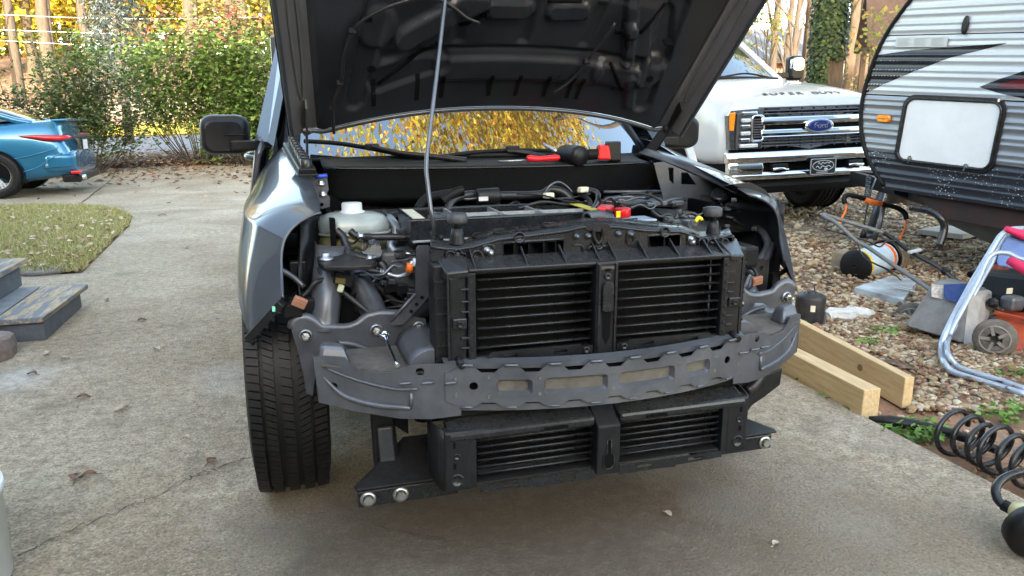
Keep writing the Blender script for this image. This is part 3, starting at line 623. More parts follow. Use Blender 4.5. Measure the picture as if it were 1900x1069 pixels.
b = MB(); b.bx(-.70,.70,.60,1.2,.92,.96); b.build('dashboard', M['black2'], T, bevel=.03)
# door mirrors
def mirror(sx):
    c = Vector((sx*.966,.74,1.078)); rings = []
    for y,k,dz in ((-.055,.72,-.006),(-.04,.90,0),(0,1.0,0),(.05,1.0,0),(.075,.95,0)):
        rings.append([Vector((c.x+x_*k,c.y+y-(.02*sx*x_/.09),c.z+z_*k+dz)) for x_,z_ in [(p_[0]*(1),p_[1]) for p_ in rrect(0,0,.176,.150,.045,5)]])
    b = MB(); b.loft(rings); o = b.build('mirror_housing', M['black'], T)
    b = MB(); q = [Vector((c.x+x_,c.y-.053,c.z+z_)) for x_,z_ in ((sx*.062,-.055),(sx*.066,-.02),(sx*.055,-.002),(-sx*.02,.0),(-sx*.078,.0))]; b.tube(q,.0035,6,sp=4); b.build('mirror_crease', M['black2'], o)
    b = MB(); b.hexa([Vector((sx*.80,.70,1.022)),Vector((sx*.945,.675,1.018)),Vector((sx*.945,.76,1.018)),Vector((sx*.80,.78,1.022)),Vector((sx*.80,.70,1.058)),Vector((sx*.945,.675,1.058)),Vector((sx*.945,.76,1.058)),Vector((sx*.80,.78,1.058))]); b.build('mirror_arm', M['black'], o, bevel=.006)
both(mirror)
# ---------------- cowl and wipers
b = MB(); rows = []
for x in np.linspace(-.63,.66,24):
    yb = .20+.12*(x/.65)**2; d_ = .0 if x < .60 else (x-.60)*.9
    rows.append([Vector((x,yb+.012,.850)),Vector((x,yb,.875)),Vector((x,yb-.004,.955-d_)),Vector((x,yb-.012,.966-d_)),Vector((x,yb-.012,.974-d_)),Vector((x,yb+.012,.977-d_)),Vector((x,yb+.11,.984-d_*.5)),Vector((x,.42+.17*(x/.7)**2,1.0))])
MB().grid(rows).build('cowl_panel', M['black2'], T, solid=.004)
b = MB(); b.tube([Vector((x,.20+.12*(x/.65)**2-.014,.971)) for x in np.linspace(-.62,.58,24)],.0045,6); b.build('cowl_trim', M['blacks'], T)
def wiper(pts, blade):
    a = MB(); a.tube(pts,[.012,.010,.008,.007][:len(pts)],8,sp=5); o = a.build('wiper_arm', M['black'], T)
    MB().tube(blade,.009,6,sp=5).build('wiper_blade', M['black2'], o)
    q = Vector(blade[len(blade)//2]); MB().box(q+Vector((0,-.01,.008)),(.05,.03,.022)).build('wiper_joint', M['black'], o, bevel=.005)
wiper([P(865,298,Y=.31),P(800,290,Y=.33),P(740,283,Y=.36),P(690,272,Y=.40)],[P(565,262,Y=.56),P(625,266,Y=.50),P(690,276,Y=.44),P(760,290,Y=.39),P(830,298,Y=.37)])
wiper([P(1010,292,Y=.36),P(985,286,Y=.36),P(960,282,Y=.37),P(940,281,Y=.38)],[P(820,291,Y=.36),P(870,284,Y=.38),P(950,279,Y=.40),P(1040,281,Y=.42),P(1100,286,Y=.45)])
# cowl end brackets on the left, painted strip with bolts
b = MB(); b.plate(pp([(578,325),(606,322),(610,352),(606,360),(612,366),(612,384),(596,388),(580,350)],Y=.02),[circ(P(597,380,Y=.02),.006,n=8)],(0,.003,0)); o = b.build('cowl_end_bracket', M['ecoat2'], T)
for a_,c_ in ((596,341),(599,361)): MB().lathe(P(a_,c_,Y=.018),(0,-.4,1),[(.012,0),(.012,.003),(.008,.004),(.008,.011),(0,.012)],10).build('bolt', M['steel'], o)
MB().tube([P(585,328,Y=.015),P(607,326,Y=.02)],.006,8).build('blue_clip', M['bluec'], T)
# ---------------- engine bay shell
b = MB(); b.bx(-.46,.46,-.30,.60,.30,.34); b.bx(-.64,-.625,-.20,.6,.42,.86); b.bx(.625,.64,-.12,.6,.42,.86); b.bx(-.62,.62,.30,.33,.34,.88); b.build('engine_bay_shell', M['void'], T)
b = MB(); b.bx(-.30,.42,-.36,.16,.40,.80); b.bx(-.40,-.30,-.30,.10,.45,.74); b.build('engine_block', M['black2'], T, bevel=.03)
# strut tower deck along the cowl
b = MB(); b.plate([P(x_,y_,Z=.825) for x_,y_ in ((600,385),(625,372),(745,374),(775,380),(740,392),(690,402),(640,398))],(),(0,0,-.02)); o = b.build('strut_tower', M['ecoat'], T, bevel=.004)
for x_,y_ in ((617,379),(674,377)): MB().cyl(P(x_,y_,Z=.825),P(x_,y_,Z=.825)+Vector((0,0,.022)),.016,.012,12).build('strut_nut', M['black'], o)
b = MB(); b.plate([P(x_,y_,Z=.862) for x_,y_ in ((1120,364),(1262,358),(1270,372),(1120,376))],(),(0,0,-.02)); o = b.build('strut_tower', M['ecoat'], T, bevel=.004)
for x_,y_ in ((1206,366),(1243,364)): MB().cyl(P(x_,y_,Z=.862),P(x_,y_,Z=.862)+Vector((0,0,.024)),.017,.014,12).build('strut_nut', M['black'], o)
MB().tube([P(1120,356,Y=.1),P(1265,355,Y=.1)],.006,6).build('cross_pipe', M['ecoat2'], T)
# ---------------- right apron (image right): stamped inner panel, rail and dark shell
b = MB(); o_ = pp([(1213,303),(1232,300),(1300,330),(1335,345),(1345,372),(1320,420),(1270,405),(1232,372)],Y=.02); 
b.plate(o_,[pp([(1240,311),(1250,311),(1250,342),(1242,334)],Y=.02),pp([(1264,320),(1276,320),(1292,343),(1264,342)],Y=.02)],(0,.004,0)); b.build('apron_panel', M['ecoat'], T)
b = MB(); rl = [P(1216,278,Y=.44),P(1270,295,Y=.20),P(1340,322,Y=0),P(1400,352,Y=-.14)]
for off,r_ in ((0,0),): b.grid([[p+Vector((-.075,0,-.012)),p+Vector((-.04,0,.004)),p+Vector((-.004,0,.006))] for p in spline(rl,6)])
b.build('fender_top_rail', M['ecoat2'], T, solid=.004)
b = MB(); b.plate(pp([(1355,342),(1392,338),(1420,352),(1433,368),(1405,372),(1378,352)],Y=-.22),(),(0,.05,-.012)); b.build('headlamp_upper_bracket', M['black'], T, bevel=.003)
b = MB(); rows = []   # inner shell of the right-hand fender
for z in np.linspace(.56,.87,8):
    rows.append([Vector((.60,.10,z)),Vector((.68,.02,z)),Vector((.76,-.08,z)),Vector((.815,-.19,z)),Vector((.825,-.26,z-.01))])
b.grid(rows); b.build('inner_fender_shell', M['black'], T, solid=.004)
b = MB(); b.tube([P(1380,420,Y=-.05),P(1405,425,Y=-.16),P(1419,438,Y=-.22),P(1424,458,Y=-.26),P(1408,485,Y=-.32),P(1386,515,Y=-.36),P(1375,560,Y=-.38)],.013,10,sp=6); b.build('apron_tube', M['ecoat'], T); MB().tube([P(1432,455,Y=-.25),P(1422,478,Y=-.30),P(1398,508,Y=-.34),P(1385,540,Y=-.37)],.014,10,sp=6).build('apron_tube', M['ecoat'], T)
b = MB(); b.tube([P(1375,545,Y=-.37),P(1405,580,Y=-.40),P(1440,585,Y=-.41)],[.05,.045,.03],12,sp=5); b.build('apron_post', M['ecoat2'], T)
b = MB(); b.plate(pp([(1402,480),(1428,483),(1424,530),(1414,556),(1396,560)],Y=-.36),[circ(P(1412,497,Y=-.36),.007)],(0,.004,0)); b.build('headlamp_side_bracket', M['black'], T)
b = MB(); b.hexa(pp([(1442,515),(1462,505),(1466,490),(1444,505)],Y=-.34)+pp([(1442,515),(1462,505),(1466,490),(1444,505)],Y=-.30)); b.box(P(1436,520,Y=-.33),(.03,.03,.05)); b.build('bumper_side_retainer', M['black2'], T, bevel=.003)
for k,(x_,y_,r_) in enumerate(((1335,362,.030),(1352,381,.028),(1357,395,.034))):
    b = MB(); c_ = P(x_,y_,Y=-.05); b.lathe(c_,(-.4,-.5,.75),[(r_,-.01),(r_*1.1,0),(r_*.8,.012),(r_*.5,.006),(0,.008)],18); b.build('horn', M['blacks'], T)
# ---------------- left apron (image left)
b = MB(); rows = []
for k in np.linspace(0,1,10):
    a = P(556+10*k,405+190*k,Y=-.22-.10*k); c_ = P(592,400+80*k,Y=-.10-.1*k) if k < .6 else P(592-18*(k-.6)/.4,448+150*(k-.6)/.4,Y=-.20-.1*(k-.6)/.4)
    rows.append([P(552+2*k,420+120*k,Y=-.20-.12*k), a, c_])
MB().grid(rows).build('fender_apron', M['black'], T, solid=.004)
b = MB(); rows = []
for k in np.linspace(0,1,14):
    p0 = P(588-14*k,452+158*k,Y=-.27-.13*k); p1 = P(640-14*k,455+156*k,Y=-.27-.13*k); mid_ = (p0+p1)/2; bl = .035+.03*math.sin(math.pi*min(1,k*1.1))
    rows.append([p0+Vector((-.004,.05,0))]+[p0.lerp(p1,q)+Vector((0,-bl*math.sin(math.pi*(.15+.7*q)),0)) for q in np.linspace(0,1,9)])
MB().grid(rows).build('apron_post', M['ecoat2'], T, solid=.004)
b = MB(); b.hexa(pp([(628,560),(668,540),(690,605),(628,612)],Y=-.355)+pp([(628,560),(668,540),(690,605),(628,612)],Y=-.30)); b.build('apron_opening', M['void'], T)
b = MB(); b.tube([P(632,470,Y=-.26),P(655,508,Y=-.30),P(685,560,Y=-.345),P(700,600,Y=-.40)],[.030,.034,.036,.036],14,sp=5); b.build('frame_rail_tube', M['ecoat'], T)
b = MB(); b.tube([P(655,505,Y=-.22),P(720,560,Y=-.24),P(790,600,Y=-.25)],.035,12,sp=4); b.build('frame_rail_tube', M['black2'], T)
b = MB(); q_ = [(588,476),(596,470),(612,469),(640,468),(672,480),(698,484),(690,492),(640,494),(600,494),(590,487)]; b.plate([P(x_,y_,Z=.778) for x_,y_ in q_],(),(0,0,-.012)); b.build('radiator_brace', M['black'], T, bevel=.003)
b = MB(); b.lathe(P(605,481,Z=.780),(0,0,1),[(.020,0),(.020,.004),(.012,.005),(.012,.016),(.009,.018),(0,.018)],14); b.build('brace_bolt', M['steel'], T)
b = MB(); b.box(P(553,497,Y=-.25),(.045,.03,.04)); b.build('side_clip', M['black'], T, bevel=.004)
b = MB(); b.tube([P(520,500,Y=-.30),P(545,515,Y=-.30),P(565,533,Y=-.31)],.008,8,sp=4); b.build('apron_strut', M['ecoat2'], T)
b = MB(); b.bx(-.765,-.70,-.40,-.35,.61,.68); b.box(P(543,575,Y=-.42),(.045,.03,.035)); b.build('bumper_side_retainer', M['black2'], T, bevel=.004)
# ---------------- crash plates, crush cans, beam
BY = lambda x: -.762+.465*x*x
def nut(b, c, r=.017):
    c = Vector(c); b.lathe(c,(0,-1,0),[(r,0),(r,.004),(r*.8,.006)],14); b.lathe(c,(0,-1,0),[(r*.62,.004),(r*.62,.016),(r*.34,.017),(r*.34,.034),(0,.035)],6,False)
wave = [(541,614),(544,605),(550,599),(558,595),(568,594),(577,597),(586,603),(592,609),(600,613),(638,614),(652,612),(665,607),(676,598),(686,591),(707,587),(728,588),(760,586),(790,592),(794,640),(786,668),(700,668),(598,668),(586,690),(580,735),(568,730),(562,690),(552,650)]
PL = pp(wave,Y=-.43); PN = [P(567,622,Y=-.432),P(698,612,Y=-.432),P(776,607,Y=-.432)]
def crash(sx):
    s_ = -sx; b = MB(); b.plate(mx(PL,s_),(),(0,.004,0)); o = b.build('crash_plate', M['ecoat'], T)
    b = MB(); b.tube(mx([p+Vector((0,.012,.004)) for p in PL[:17]],s_),.013,8); b.build('plate_flange', M['ecoat2'], o)
    for p in mx(PN,s_): b = MB(); nut(b,p); b.build('stud_nut', M['steel'], o)
    b = MB(); b.tube(mx([PL[20]+Vector((-.02,-.004,.03)),PL[20]+Vector((-.06,-.004,.05)),PL[20]+Vector((-.10,-.004,.058))],s_),.008,8,sp=4); b.build('plate_bead', M['ecoat'], o)
    # shelf and crush can
    sh = [(-.70,-.44,.548),(-.37,-.44,.548),(-.375,-.66,.535),(-.52,-.62,.535),(-.60,-.585,.54),(-.70,-.545,.548)]
    b = MB(); b.plate(mx(sh,s_),(),(0,0,-.004)); b.build('crush_shelf', M['dusty'], T)
    rows = []
    for k in np.linspace(0,1,6):
        y = -.435-.20*k; rows.append([Vector((s_*(-.435+.062*math.cos(a)*(1-.12*k)),y,.545+.052*math.sin(a)*(1-.15*k))) for a in np.linspace(0,math.pi,12)])
    b = MB(); b.grid(rows); b.add(rows[-1],[list(range(12))]); b.build('crush_can', M['ecoat2'], T, solid=.003)
    b = MB(); b.tube([Vector((s_*(-.40),y,.594-.06*(-.44-y))) for y in (-.45,-.52,-.60)],.004,6); b.build('crush_can_seam', M['ecoat'], T)
    b = MB(); b.hexa(mx([(-.705,-.54,.545),(-.625,-.56,.54),(-.625,-.49,.54),(-.705,-.47,.545),(-.695,-.525,.592),(-.64,-.54,.588),(-.64,-.50,.588),(-.695,-.485,.592)],s_)); b.build('end_bracket', M['ecoat2'], T, bevel=.01)
    # wing plate of the beam end, following the bowed beam
    wing = [(583,663),(594,660),(640,663),(650,675),(668,688),(726,692),(757,679),(800,676),(846,675),(848,700),(856,716),(856,771),(800,778),(742,777),(662,764),(592,747)]
    pts = []
    for a_,c_ in wing:
        y = -.60
        for _ in range(12): q = P(a_,c_,Y=y); y = BY(q.x)
        pts.append(q)
    hole = lambda a_,c_,r_: [Vector((c.x,BY(c.x),c.z)) for c in circ(P(a_,c_,Y=BY(P(a_,c_,Y=-.6).x)),r_,n=12)]
    b = MB(); hs = [hole(780,691,.010),hole(619,716,.009)]; b.plate(mx(pts,s_),[mx(h_,s_) for h_ in hs],(0,.004,0)); o = b.build('beam_end_wing', M['ecoat2'], T)
    bead = []
    for a_,c_ in ((600,700),(640,735),(700,752),(762,757),(763,728)):
        y = -.6
        for _ in range(10): q = P(a_,c_,Y=y); y = BY(q.x)
        bead.append(q+Vector((0,-.001,0)))
    MB().tube(mx(bead[:4],s_),[.003,.007,.008,.006],8,sp=5).build('wing_bead', M['ecoat2'], o)
    MB().tube(mx([bead[3],bead[4]],s_),.005,8).build('wing_bead', M['ecoat2'], o)
    b2 = [P(a_,c_,Y=BY(P(a_,c_,Y=-.6).x)-.001) for a_,c_ in ((600,682),(660,705),(730,722),(775,722))]
    MB().tube(mx(b2,s_),.0035,6,sp=5).build('wing_bead', M['ecoat2'], o)
    for a_,c_ in ((752,712),(793,711),(836,711)):
        p = P(a_,c_,Y=BY(P(a_,c_,Y=-.6).x)-.002); MB().tube([Vector((s_*p.x-.015,p.y,p.z)),Vector((s_*p.x,p.y-.004,p.z+.002)),Vector((s_*p.x+.015,p.y,p.z))],.0035,6,sp=3).build('weld_bead', M['ecoat2'], o)
    # end return of the wing, going back to the plate
    b = MB(); b.grid([mx([pts[0],pts[15]],s_),mx([pts[0]+Vector((.0,.05,-.004)),pts[15]+Vector((.004,.05,.01))],s_)]); b.build('wing_return', M['ecoat'], T, solid=.004)
both(crash)
# diagonal brace from plate to radiator support
def brace(sx):
    br = pp([(772,462),(776,456),(796,455),(800,545),(786,562),(748,602),(728,604),(724,596),(771,545)],Y=-.452)
    b = MB(); b.plate(mx(br,-sx),(),(0,.004,0)); o = b.build('support_brace', M['ecoat'], T)
    b = MB(); b.tube(mx([br[8]+Vector((0,-.002,0)),br[7]+Vector((0,-.002,0))],-sx),.0045,6); b.build('brace_bead', M['ecoat2'], o)
    for a_,c_ in ((783,552),(773,565),(763,578)): b = MB(); b.cyl(mx([P(a_,c_,Y=-.4535)],-sx)[0],mx([P(a_,c_,Y=-.452)],-sx)[0],.005,n=10); b.build('hole', M['void'], o)
both(brace)
# centre beam: back channel, wavy-edged face with pressed pockets
x0,x1 = -.415,.415
b = MB(); rows = []
for x in np.linspace(x0,x1,24): rows.append([Vector((x,BY(x)+.05,.458)),Vector((x,BY(x)+.022,.460)),Vector((x,BY(x)+.022,.545)),Vector((x,BY(x)+.05,.549))])
b.grid(rows,False); b.build('beam_channel', M['void'], T, solid=.004)
def wavy(z, amp, n, ph):
    out = []; 
    per = (x1-x0)/n
    for i in range(n):
        a = x0+i*per
        for fx,fz in ((.10,0),(.28,1),(.62,1),(.80,0)): out.append((a+per*fx, z+amp*(fz if ph else -fz)))
    return out
top = wavy(.546,.017,8,True); bot = wavy(.470,.012,8,False)
MB().grid([[Vector((x,BY(x)+.010,.553)),Vector((x,BY(x)+.008,.566)),Vector((x,BY(x)+.035,.570))] for x in np.linspace(x0,x1,30)],False).build('beam_flange', M['ecoat2'], T, solid=.003); MB().grid([[Vector((x,BY(x)+.010,.462)),Vector((x,BY(x)+.008,.447)),Vector((x,BY(x)+.035,.444))] for x in np.linspace(x0,x1,30)],False).build('beam_flange', M['ecoat2'], T, solid=.003)
outl = [(x0,.546)]+top+[(x1,.546),(x1,.470)]+bot[::-1]+[(x0,.470)]
pockets = [(-.255,.508,.085,.040),(-.105,.509,.160,.042),(.085,.509,.160,.042),(.24,.509,.082,.040)]
fc = lambda x,z,d=0: Vector((x,BY(x)-.004+d,z))
hol = [rrect(*q[:2],q[2],q[3],.010) for q in pockets]+[[(p.x,p.z) for p in circ((x,0,.512),.0105)] for x in (-.35,.345)]
b = MB(); b.cplate(outl,hol,lambda x,z: fc(x,z),(0,.005,0)); beam = b.build('beam_face', M['ecoat2'], T)
for q in pockets:
    ring0 = [fc(x,z,.001) for x,z in rrect(*q[:2],q[2],q[3],.010)]; ring1 = [fc(x,z,.014) for x,z in rrect(*q[:2],q[2]-.014,q[3]-.014,.008)]
    MB().loft([ring0,ring1],False).build('pressed_pocket', M['ecoat2'], beam); MB().cplate(rrect(*q[:2],q[2]-.014,q[3]-.014,.008),[],lambda x,z: fc(x,z,.0145),(0,.002,0)).build('pocket_floor', M['dusty'], beam)
for x,z in [(-.39,.53),(-.39,.49),(-.315,.535),(-.315,.485),(-.195,.53),(-.195,.49),(-.01,.53),(-.01,.49),(.178,.53),(.178,.49),(.30,.53),(.30,.49),(.39,.53),(.39,.49)]: MB().lathe(fc(x,z,-.0002),(0,-1,0),[(.0055,0),(.0045,.0008),(.003,.0002),(0,.0002)],12).build('spot_weld', M['dusty'], beam)
for i,(x,z) in enumerate([(x0+ (k+.45)*(x1-x0)/8,.5655) for k in range(8)]): MB().tube([fc(x-.016,z,-.003),fc(x,z+.001,-.005),fc(x+.016,z,-.003)],.0038,6,sp=2).build('weld_bead', M['ecoat2'], beam)
for i,(x,z) in enumerate([(x0+ (k+.45)*(x1-x0)/8,.4585) for k in range(8)]): MB().tube([fc(x-.014,z,-.002),fc(x+.014,z,-.002)],.003,6).build('weld_bead', M['ecoat2'], beam)
# ---------------- radiator support (tie bar)
YS = -.62
ft = [(798,458),(826,462),(850,463),(876,459),(900,452),(924,445),(987,437),(1050,429),(1080,422),(1110,420),(1150,422),(1195,428),(1263,430),(1290,438),(1308,446),(1336,441),(1357,436)]
fb = [(1366,478),(1316,461),(1200,465),(1080,473),(1050,476),(940,482),(830,487),(800,484)]
bt = [(800,440),(828,448),(852,450),(876,440),(895,432),(912,428),(980,420),(1041,411),(1075,407),(1110,405),(1150,406),(1190,410),(1263,418),(1290,428),(1310,438),(1336,430),(1352,424)]
h1 = pp([(933,451),(1046,443),(1046,470),(935,477)],Y=YS); h2 = pp([(1203,437),(1262,434),(1262,458),(1204,461)],Y=YS); latchh = pp([(1101,428),(1118,428),(1120,440),(1114,452),(1106,452),(1100,440)],Y=YS)
b = MB(); b.plate(pp(ft,Y=YS)+pp(fb,Y=YS),[h1,h2,latchh],(0,.004,0)); sup = b.build('radiator_support', M['blacks'], T)
F3 = [P(a,c,Y=YS) for a,c in ft]; B3 = [P(a,c,Y=-.50) for a,c in bt]
b = MB(); b.grid([F3,[ (p+q)/2+Vector((0,0,.004)) for p,q in zip(F3,B3)],B3,[p+Vector((0,.01,-.04)) for p in B3]]); b.build('support_top', M['blacks'], sup, solid=.004)
MB().tube(F3,.0045,8).build('support_edge', M['blacks'], sup)
b = MB(); b.bx(-.33,.33,-.575,-.57,.72,.83); b.build('support_back', M['void'], sup)
for a,c in ((960,446),(987,443),(1014,441),(1036,440)): 
    p = P(a,c+14,Y=YS+.03); MB().box(p,(.003,.055,.05),rz=R(-35)).build('duct_fin', M['black'], sup)
p = P(1233,447,Y=YS+.03); MB().box(p,(.003,.06,.05),rz=R(-30)).build('duct_fin', M['black'], sup)
for q in (h1,h2): MB().tube(q,.004,6,closed=True).build('duct_rim', M['blacks'], sup)
for (a,c,w_) in ((890,441,26),(935,433,40),(968,429,20),(992,426,20),(1022,421,32),(1165,415,30),(1205,420,30),(1245,424,24)):   # recessed pads on the top
    q = [P(a-w_/2,c+6,Y=-.585)+Vector((0,0,.006)),P(a+w_/2,c+4,Y=-.585)+Vector((0,0,.006)),P(a+w_/2+2,c-5,Y=-.525)+Vector((0,0,.006)),P(a-w_/2+2,c-3,Y=-.525)+Vector((0,0,.006))]
    MB().tube(q,.0022,5,closed=True).build('pressed_pad', M['blacks'], sup)
def boss(a,c,r,Y=YS,m1='blacks',dep=.008):
    p = P(a,c,Y=Y); b = MB(); b.lathe(p+Vector((0,-.001,0)),(0,-1,0),[(r*1.35,0),(r*1.3,dep),(r,dep),(r*.9,.001),(0,.001)],16); return b.build('boss', M[m1], sup)
for a,c,r in ((835,474,.010),(849,468,.007),(858,475,.007),(884,475,.012),(962,440,.011),(1232,430,.011),(1303,450,.012),(1318,447,.006),(1334,445,.007),(1342,449,.009),(1326,454,.006),(1110,455,.008)): boss(a,c,r)
for a,c in ((903,464),(910,469),(1070,439),(1091,438),(1147,434),(1170,435),(1281,443),(1284,449)):
    b = MB(); b.lathe(P(a,c,Y=YS-.002),(0,-1,0),[(.009,0),(.009,.003),(.006,.004),(.006,.010),(0,.011)],8); b.build('screw', M['steel'] if a in (903,910,1284,1281) else M['rodm'], sup)
for a,c,w_,h_ in ((906,466,.030,.022),(1170,441,.020,.026),(1283,446,.022,.03)):
    p = P(a,c,Y=YS-.002); MB().tube([p+Vector((x,0,z)) for x,z in rrect(0,0,w_,h_*1.4,.010,4)],.003,6,closed=True).build('screw_recess', M['blacks'], sup)
# latch
b = MB(); b.tube([P(1101,425,Y=YS-.006),P(1102,440,Y=YS-.006),P(1110,452,Y=YS-.006),P(1118,440,Y=YS-.006),P(1119,424,Y=YS-.006)],.005,8,sp=4); b.box(P(1110,433,Y=YS+.02),(.03,.02,.05)); b.plate(pp([(1091,418),(1128,416),(1136,424),(1122,430),(1098,430),(1086,426)],Y=YS-.006),(),(0,.012,0)); b.build('hood_latch', M['black'], sup, bevel=.002)
for q in ([(1062,455),(1080,455),(1082,470)],[(1090,470),(1094,458),(1130,456),(1134,466)]): MB().tube(pp(q,Y=YS-.003),.0028,6).build('support_bead', M['blacks'], sup)
# hood bump stops
for x_,y_,yb in ((848,395,452),(1323,383,436)):
    c0 = P(x_,yb,Y=-.575); c1 = P(x_,y_+12,Y=-.575); c2 = P(x_,y_-4,Y=-.575)
    b = MB(); b.lathe(c0,(c1-c0),[(.021,0),(.017,.02),(.014,(c1-c0).length*.62),(.010,(c1-c0).length*.64)],16); o = b.build('bump_stop_base', M['black'], T)
    MB().cyl(c0.lerp(c1,.5),c1,.0085,n=10).build('bump_stop_stem', M['black2'], o)
    b = MB(); b.lathe(c1-Vector((0,0,.010)),(0,0,1),[(0,0),(.022,.0),(.025,.006),(.0245,.022),(.020,.026),(0,.027)],18); b.build('bump_stop_pad', mat('grey_rubber',(.05,.052,.056),.55,0,.15,40), o)
for sx in (-1,1): MB().bx(sx*.345-.06,sx*.345+.06,-.62,-.53,.800,.832).build('support_end_block', M['black'], T, bevel=.006)
# ---------------- upper active shutter
YU = -.672
def shutter(name, xl, z0, z1, Y, n, tilt, dep, zt, zb, cx0, cx1, ztL=None):
    S = MB(); S.bx(-xl-.02,-xl,Y-.008,Y+.05,z0-.012,z1+.012); S.bx(xl,xl+.02,Y-.008,Y+.05,z0-.012,z1+.012); S.bx(-xl-.02,xl+.02,Y+.0,Y+.05,z1+.006,zt); S.bx(-xl-.02,xl+.02,Y+.0,Y+.05,zb,z0-.006)
    fr = S.build(name, M['black'], T, bevel=.003)
    MB().bx(-xl,xl,Y+.055,Y+.06,zb,zt).build('condenser_core', M['cond'], fr)
    dz = (z1-z0)/n
    for (a,c) in ((-xl+.006,cx0-.004),(cx1+.004,xl-.006)):
        me = None
        for k in range(n):
            z = z0+dz*(k+.5)
            b = MB(); mm = Matrix.Rotation(tilt,3,'X'); ln = c-a
            b.box((0,0,0),(ln,dep,.0028),m=mm); b.cyl(mm@Vector((-ln/2,-dep/2,.001)),mm@Vector((ln/2,-dep/2,.001)),.0026,n=8)
            b.cyl((-ln/2-.005,0,0),(ln/2+.005,0,0),.004,n=8)
            if me is None: o = b.build('louver', M['blacks'], fr, local=True); me = o.data
            else: o = bpy.data.objects.new('louver', me); COL.objects.link(o); o.parent = fr
            o.location = ((a+c)/2, Y+.016, z)
    return fr
us_ = shutter('upper_shutter_frame', .335, .578, .772, YU, 8, R(-12), .034, .792, .556, -.031, .031)
# sloping shelf with gussets on top
b = MB(); b.hexa([(-.352,YU-.012,.786),(.352,YU-.012,.786),(.352,YU+.052,.806),(-.352,YU+.052,.806),(-.352,YU-.012,.793),(.352,YU-.012,.793),(.352,YU+.052,.812),(-.352,YU+.052,.812)]); b.build('top_shelf', M['blacks'], us_, bevel=.002)
for x in (-.335,-.205,-.105,-.015,.03,.115,.205,.30,.335): MB().add([(x-.002,YU-.012,.792),(x-.002,YU+.05,.812),(x-.002,YU+.05,.832),(x+.002,YU-.012,.792),(x+.002,YU+.05,.812),(x+.002,YU+.05,.832)],[(0,1,2),(5,4,3),(0,3,4,1),(1,4,5,2),(2,5,3,0)]).build('gusset', M['blacks'], us_)
# centre post
b = MB(); b.bx(-.030,.030,YU-.018,YU+.04,.545,.795); post = b.build('centre_post', M['black'], us_, bevel=.006)
b = MB(); b.bx(-.026,-.019,YU-.024,YU-.018,.56,.79); b.bx(.019,.026,YU-.024,YU-.018,.56,.79); b.build('post_rib', M['blacks'], post, bevel=.002)
b = MB(); b.plate([Vector((x,YU-.028,z)) for x,z in ((-.013,.735),(-.009,.743),(.009,.743),(.013,.735),(.015,.728),(.015,.672),(.009,.668),(-.009,.668),(-.015,.672),(-.015,.728))],(),(0,.012,0)); b.build('post_cover', M['blacks'], post, bevel=.002)
b = MB(); b.plate([Vector((x,YU-.0195,z)) for x,z in ((-.013,.667),(.013,.667),(.010,.60),(0,.58),(-.010,.60))],(),(0,.001,0)); b.build('post_slot', M['void'], post)
b = MB(); b.bx(-.008,.008,YU-.0205,YU-.018,.770,.777); b.build('post_slot', M['void'], post)
b = MB(); b.lathe((0,YU-.018,.757),(0,-1,0),[(.009,0),(.009,.004),(.005,.004),(.004,.001),(0,.001)],14); b.build('post_boss', M['blacks'], post)
b = MB(); b.hexa([(-.024,YU-.02,.772),(.024,YU-.02,.772),(.024,YU+.04,.80),(-.024,YU+.04,.80),(-.02,YU-.018,.785),(.02,YU-.018,.785),(.02,YU+.04,.812),(-.02,YU+.04,.812)]); b.build('post_top', M['blacks'], post, bevel=.003)
# side columns of the shutter housing
def column(sx):
    b = MB(); b.bx(sx*.355,sx*.398,YU+.0,YU+.06,.545,.775); b.bx(sx*.398,sx*.43,YU+.03,YU+.10,.52,.80); o = b.build('side_column', M['black'], us_, bevel=.005)
    b = MB(); b.hexa([(sx*.352,YU-.012,.775),(sx*.405,YU+.005,.765),(sx*.425,YU+.07,.79),(sx*.35,YU+.06,.815),(sx*.352,YU-.012,.792),(sx*.405,YU+.005,.785),(sx*.42,YU+.07,.822),(sx*.35,YU+.06,.825)]); b.build('column_cap', M['blacks'], o, bevel=.004)
    for z in (.745,.715,.69,.625,.60): MB().bx(sx*.352,sx*.372,YU-.010,YU+.0,z-.0025,z+.0025).build('column_tab', M['blacks'], o, bevel=.001)
    MB().bx(sx*.358,sx*.392,YU-.010,YU,.648,.675).build('column_pad', M['blacks'], o, bevel=.003)
    b = MB(); b.lathe((sx*.375,YU-.010,.661),(0,-1,0),[(.008,0),(.0085,.004),(.005,.004),(.004,.001),(0,.001)],14); b.build('column_boss', M['black'], o)
    MB().cyl((sx*.378,YU+.0,.572),(sx*.378,YU-.035,.565),.009,n=12).build('locating_peg', M['black'], o)
    for z in np.linspace(.56,.76,6): MB().box((sx*.414,YU+.028,z),(.028,.006,.004)).build('column_rib', M['blacks'], o)
    MB().bx(sx*.398,sx*.403,YU+.0,YU+.04,.55,.78).build('column_edge', M['blacks'], o)
    for k,z in enumerate(np.linspace(.585,.765,9)): MB().cyl((sx*.347,YU-.012,z),(sx*.347,YU+.0,z),.005,n=8).build('louver_pivot', M['blacks'], o)
both(column)
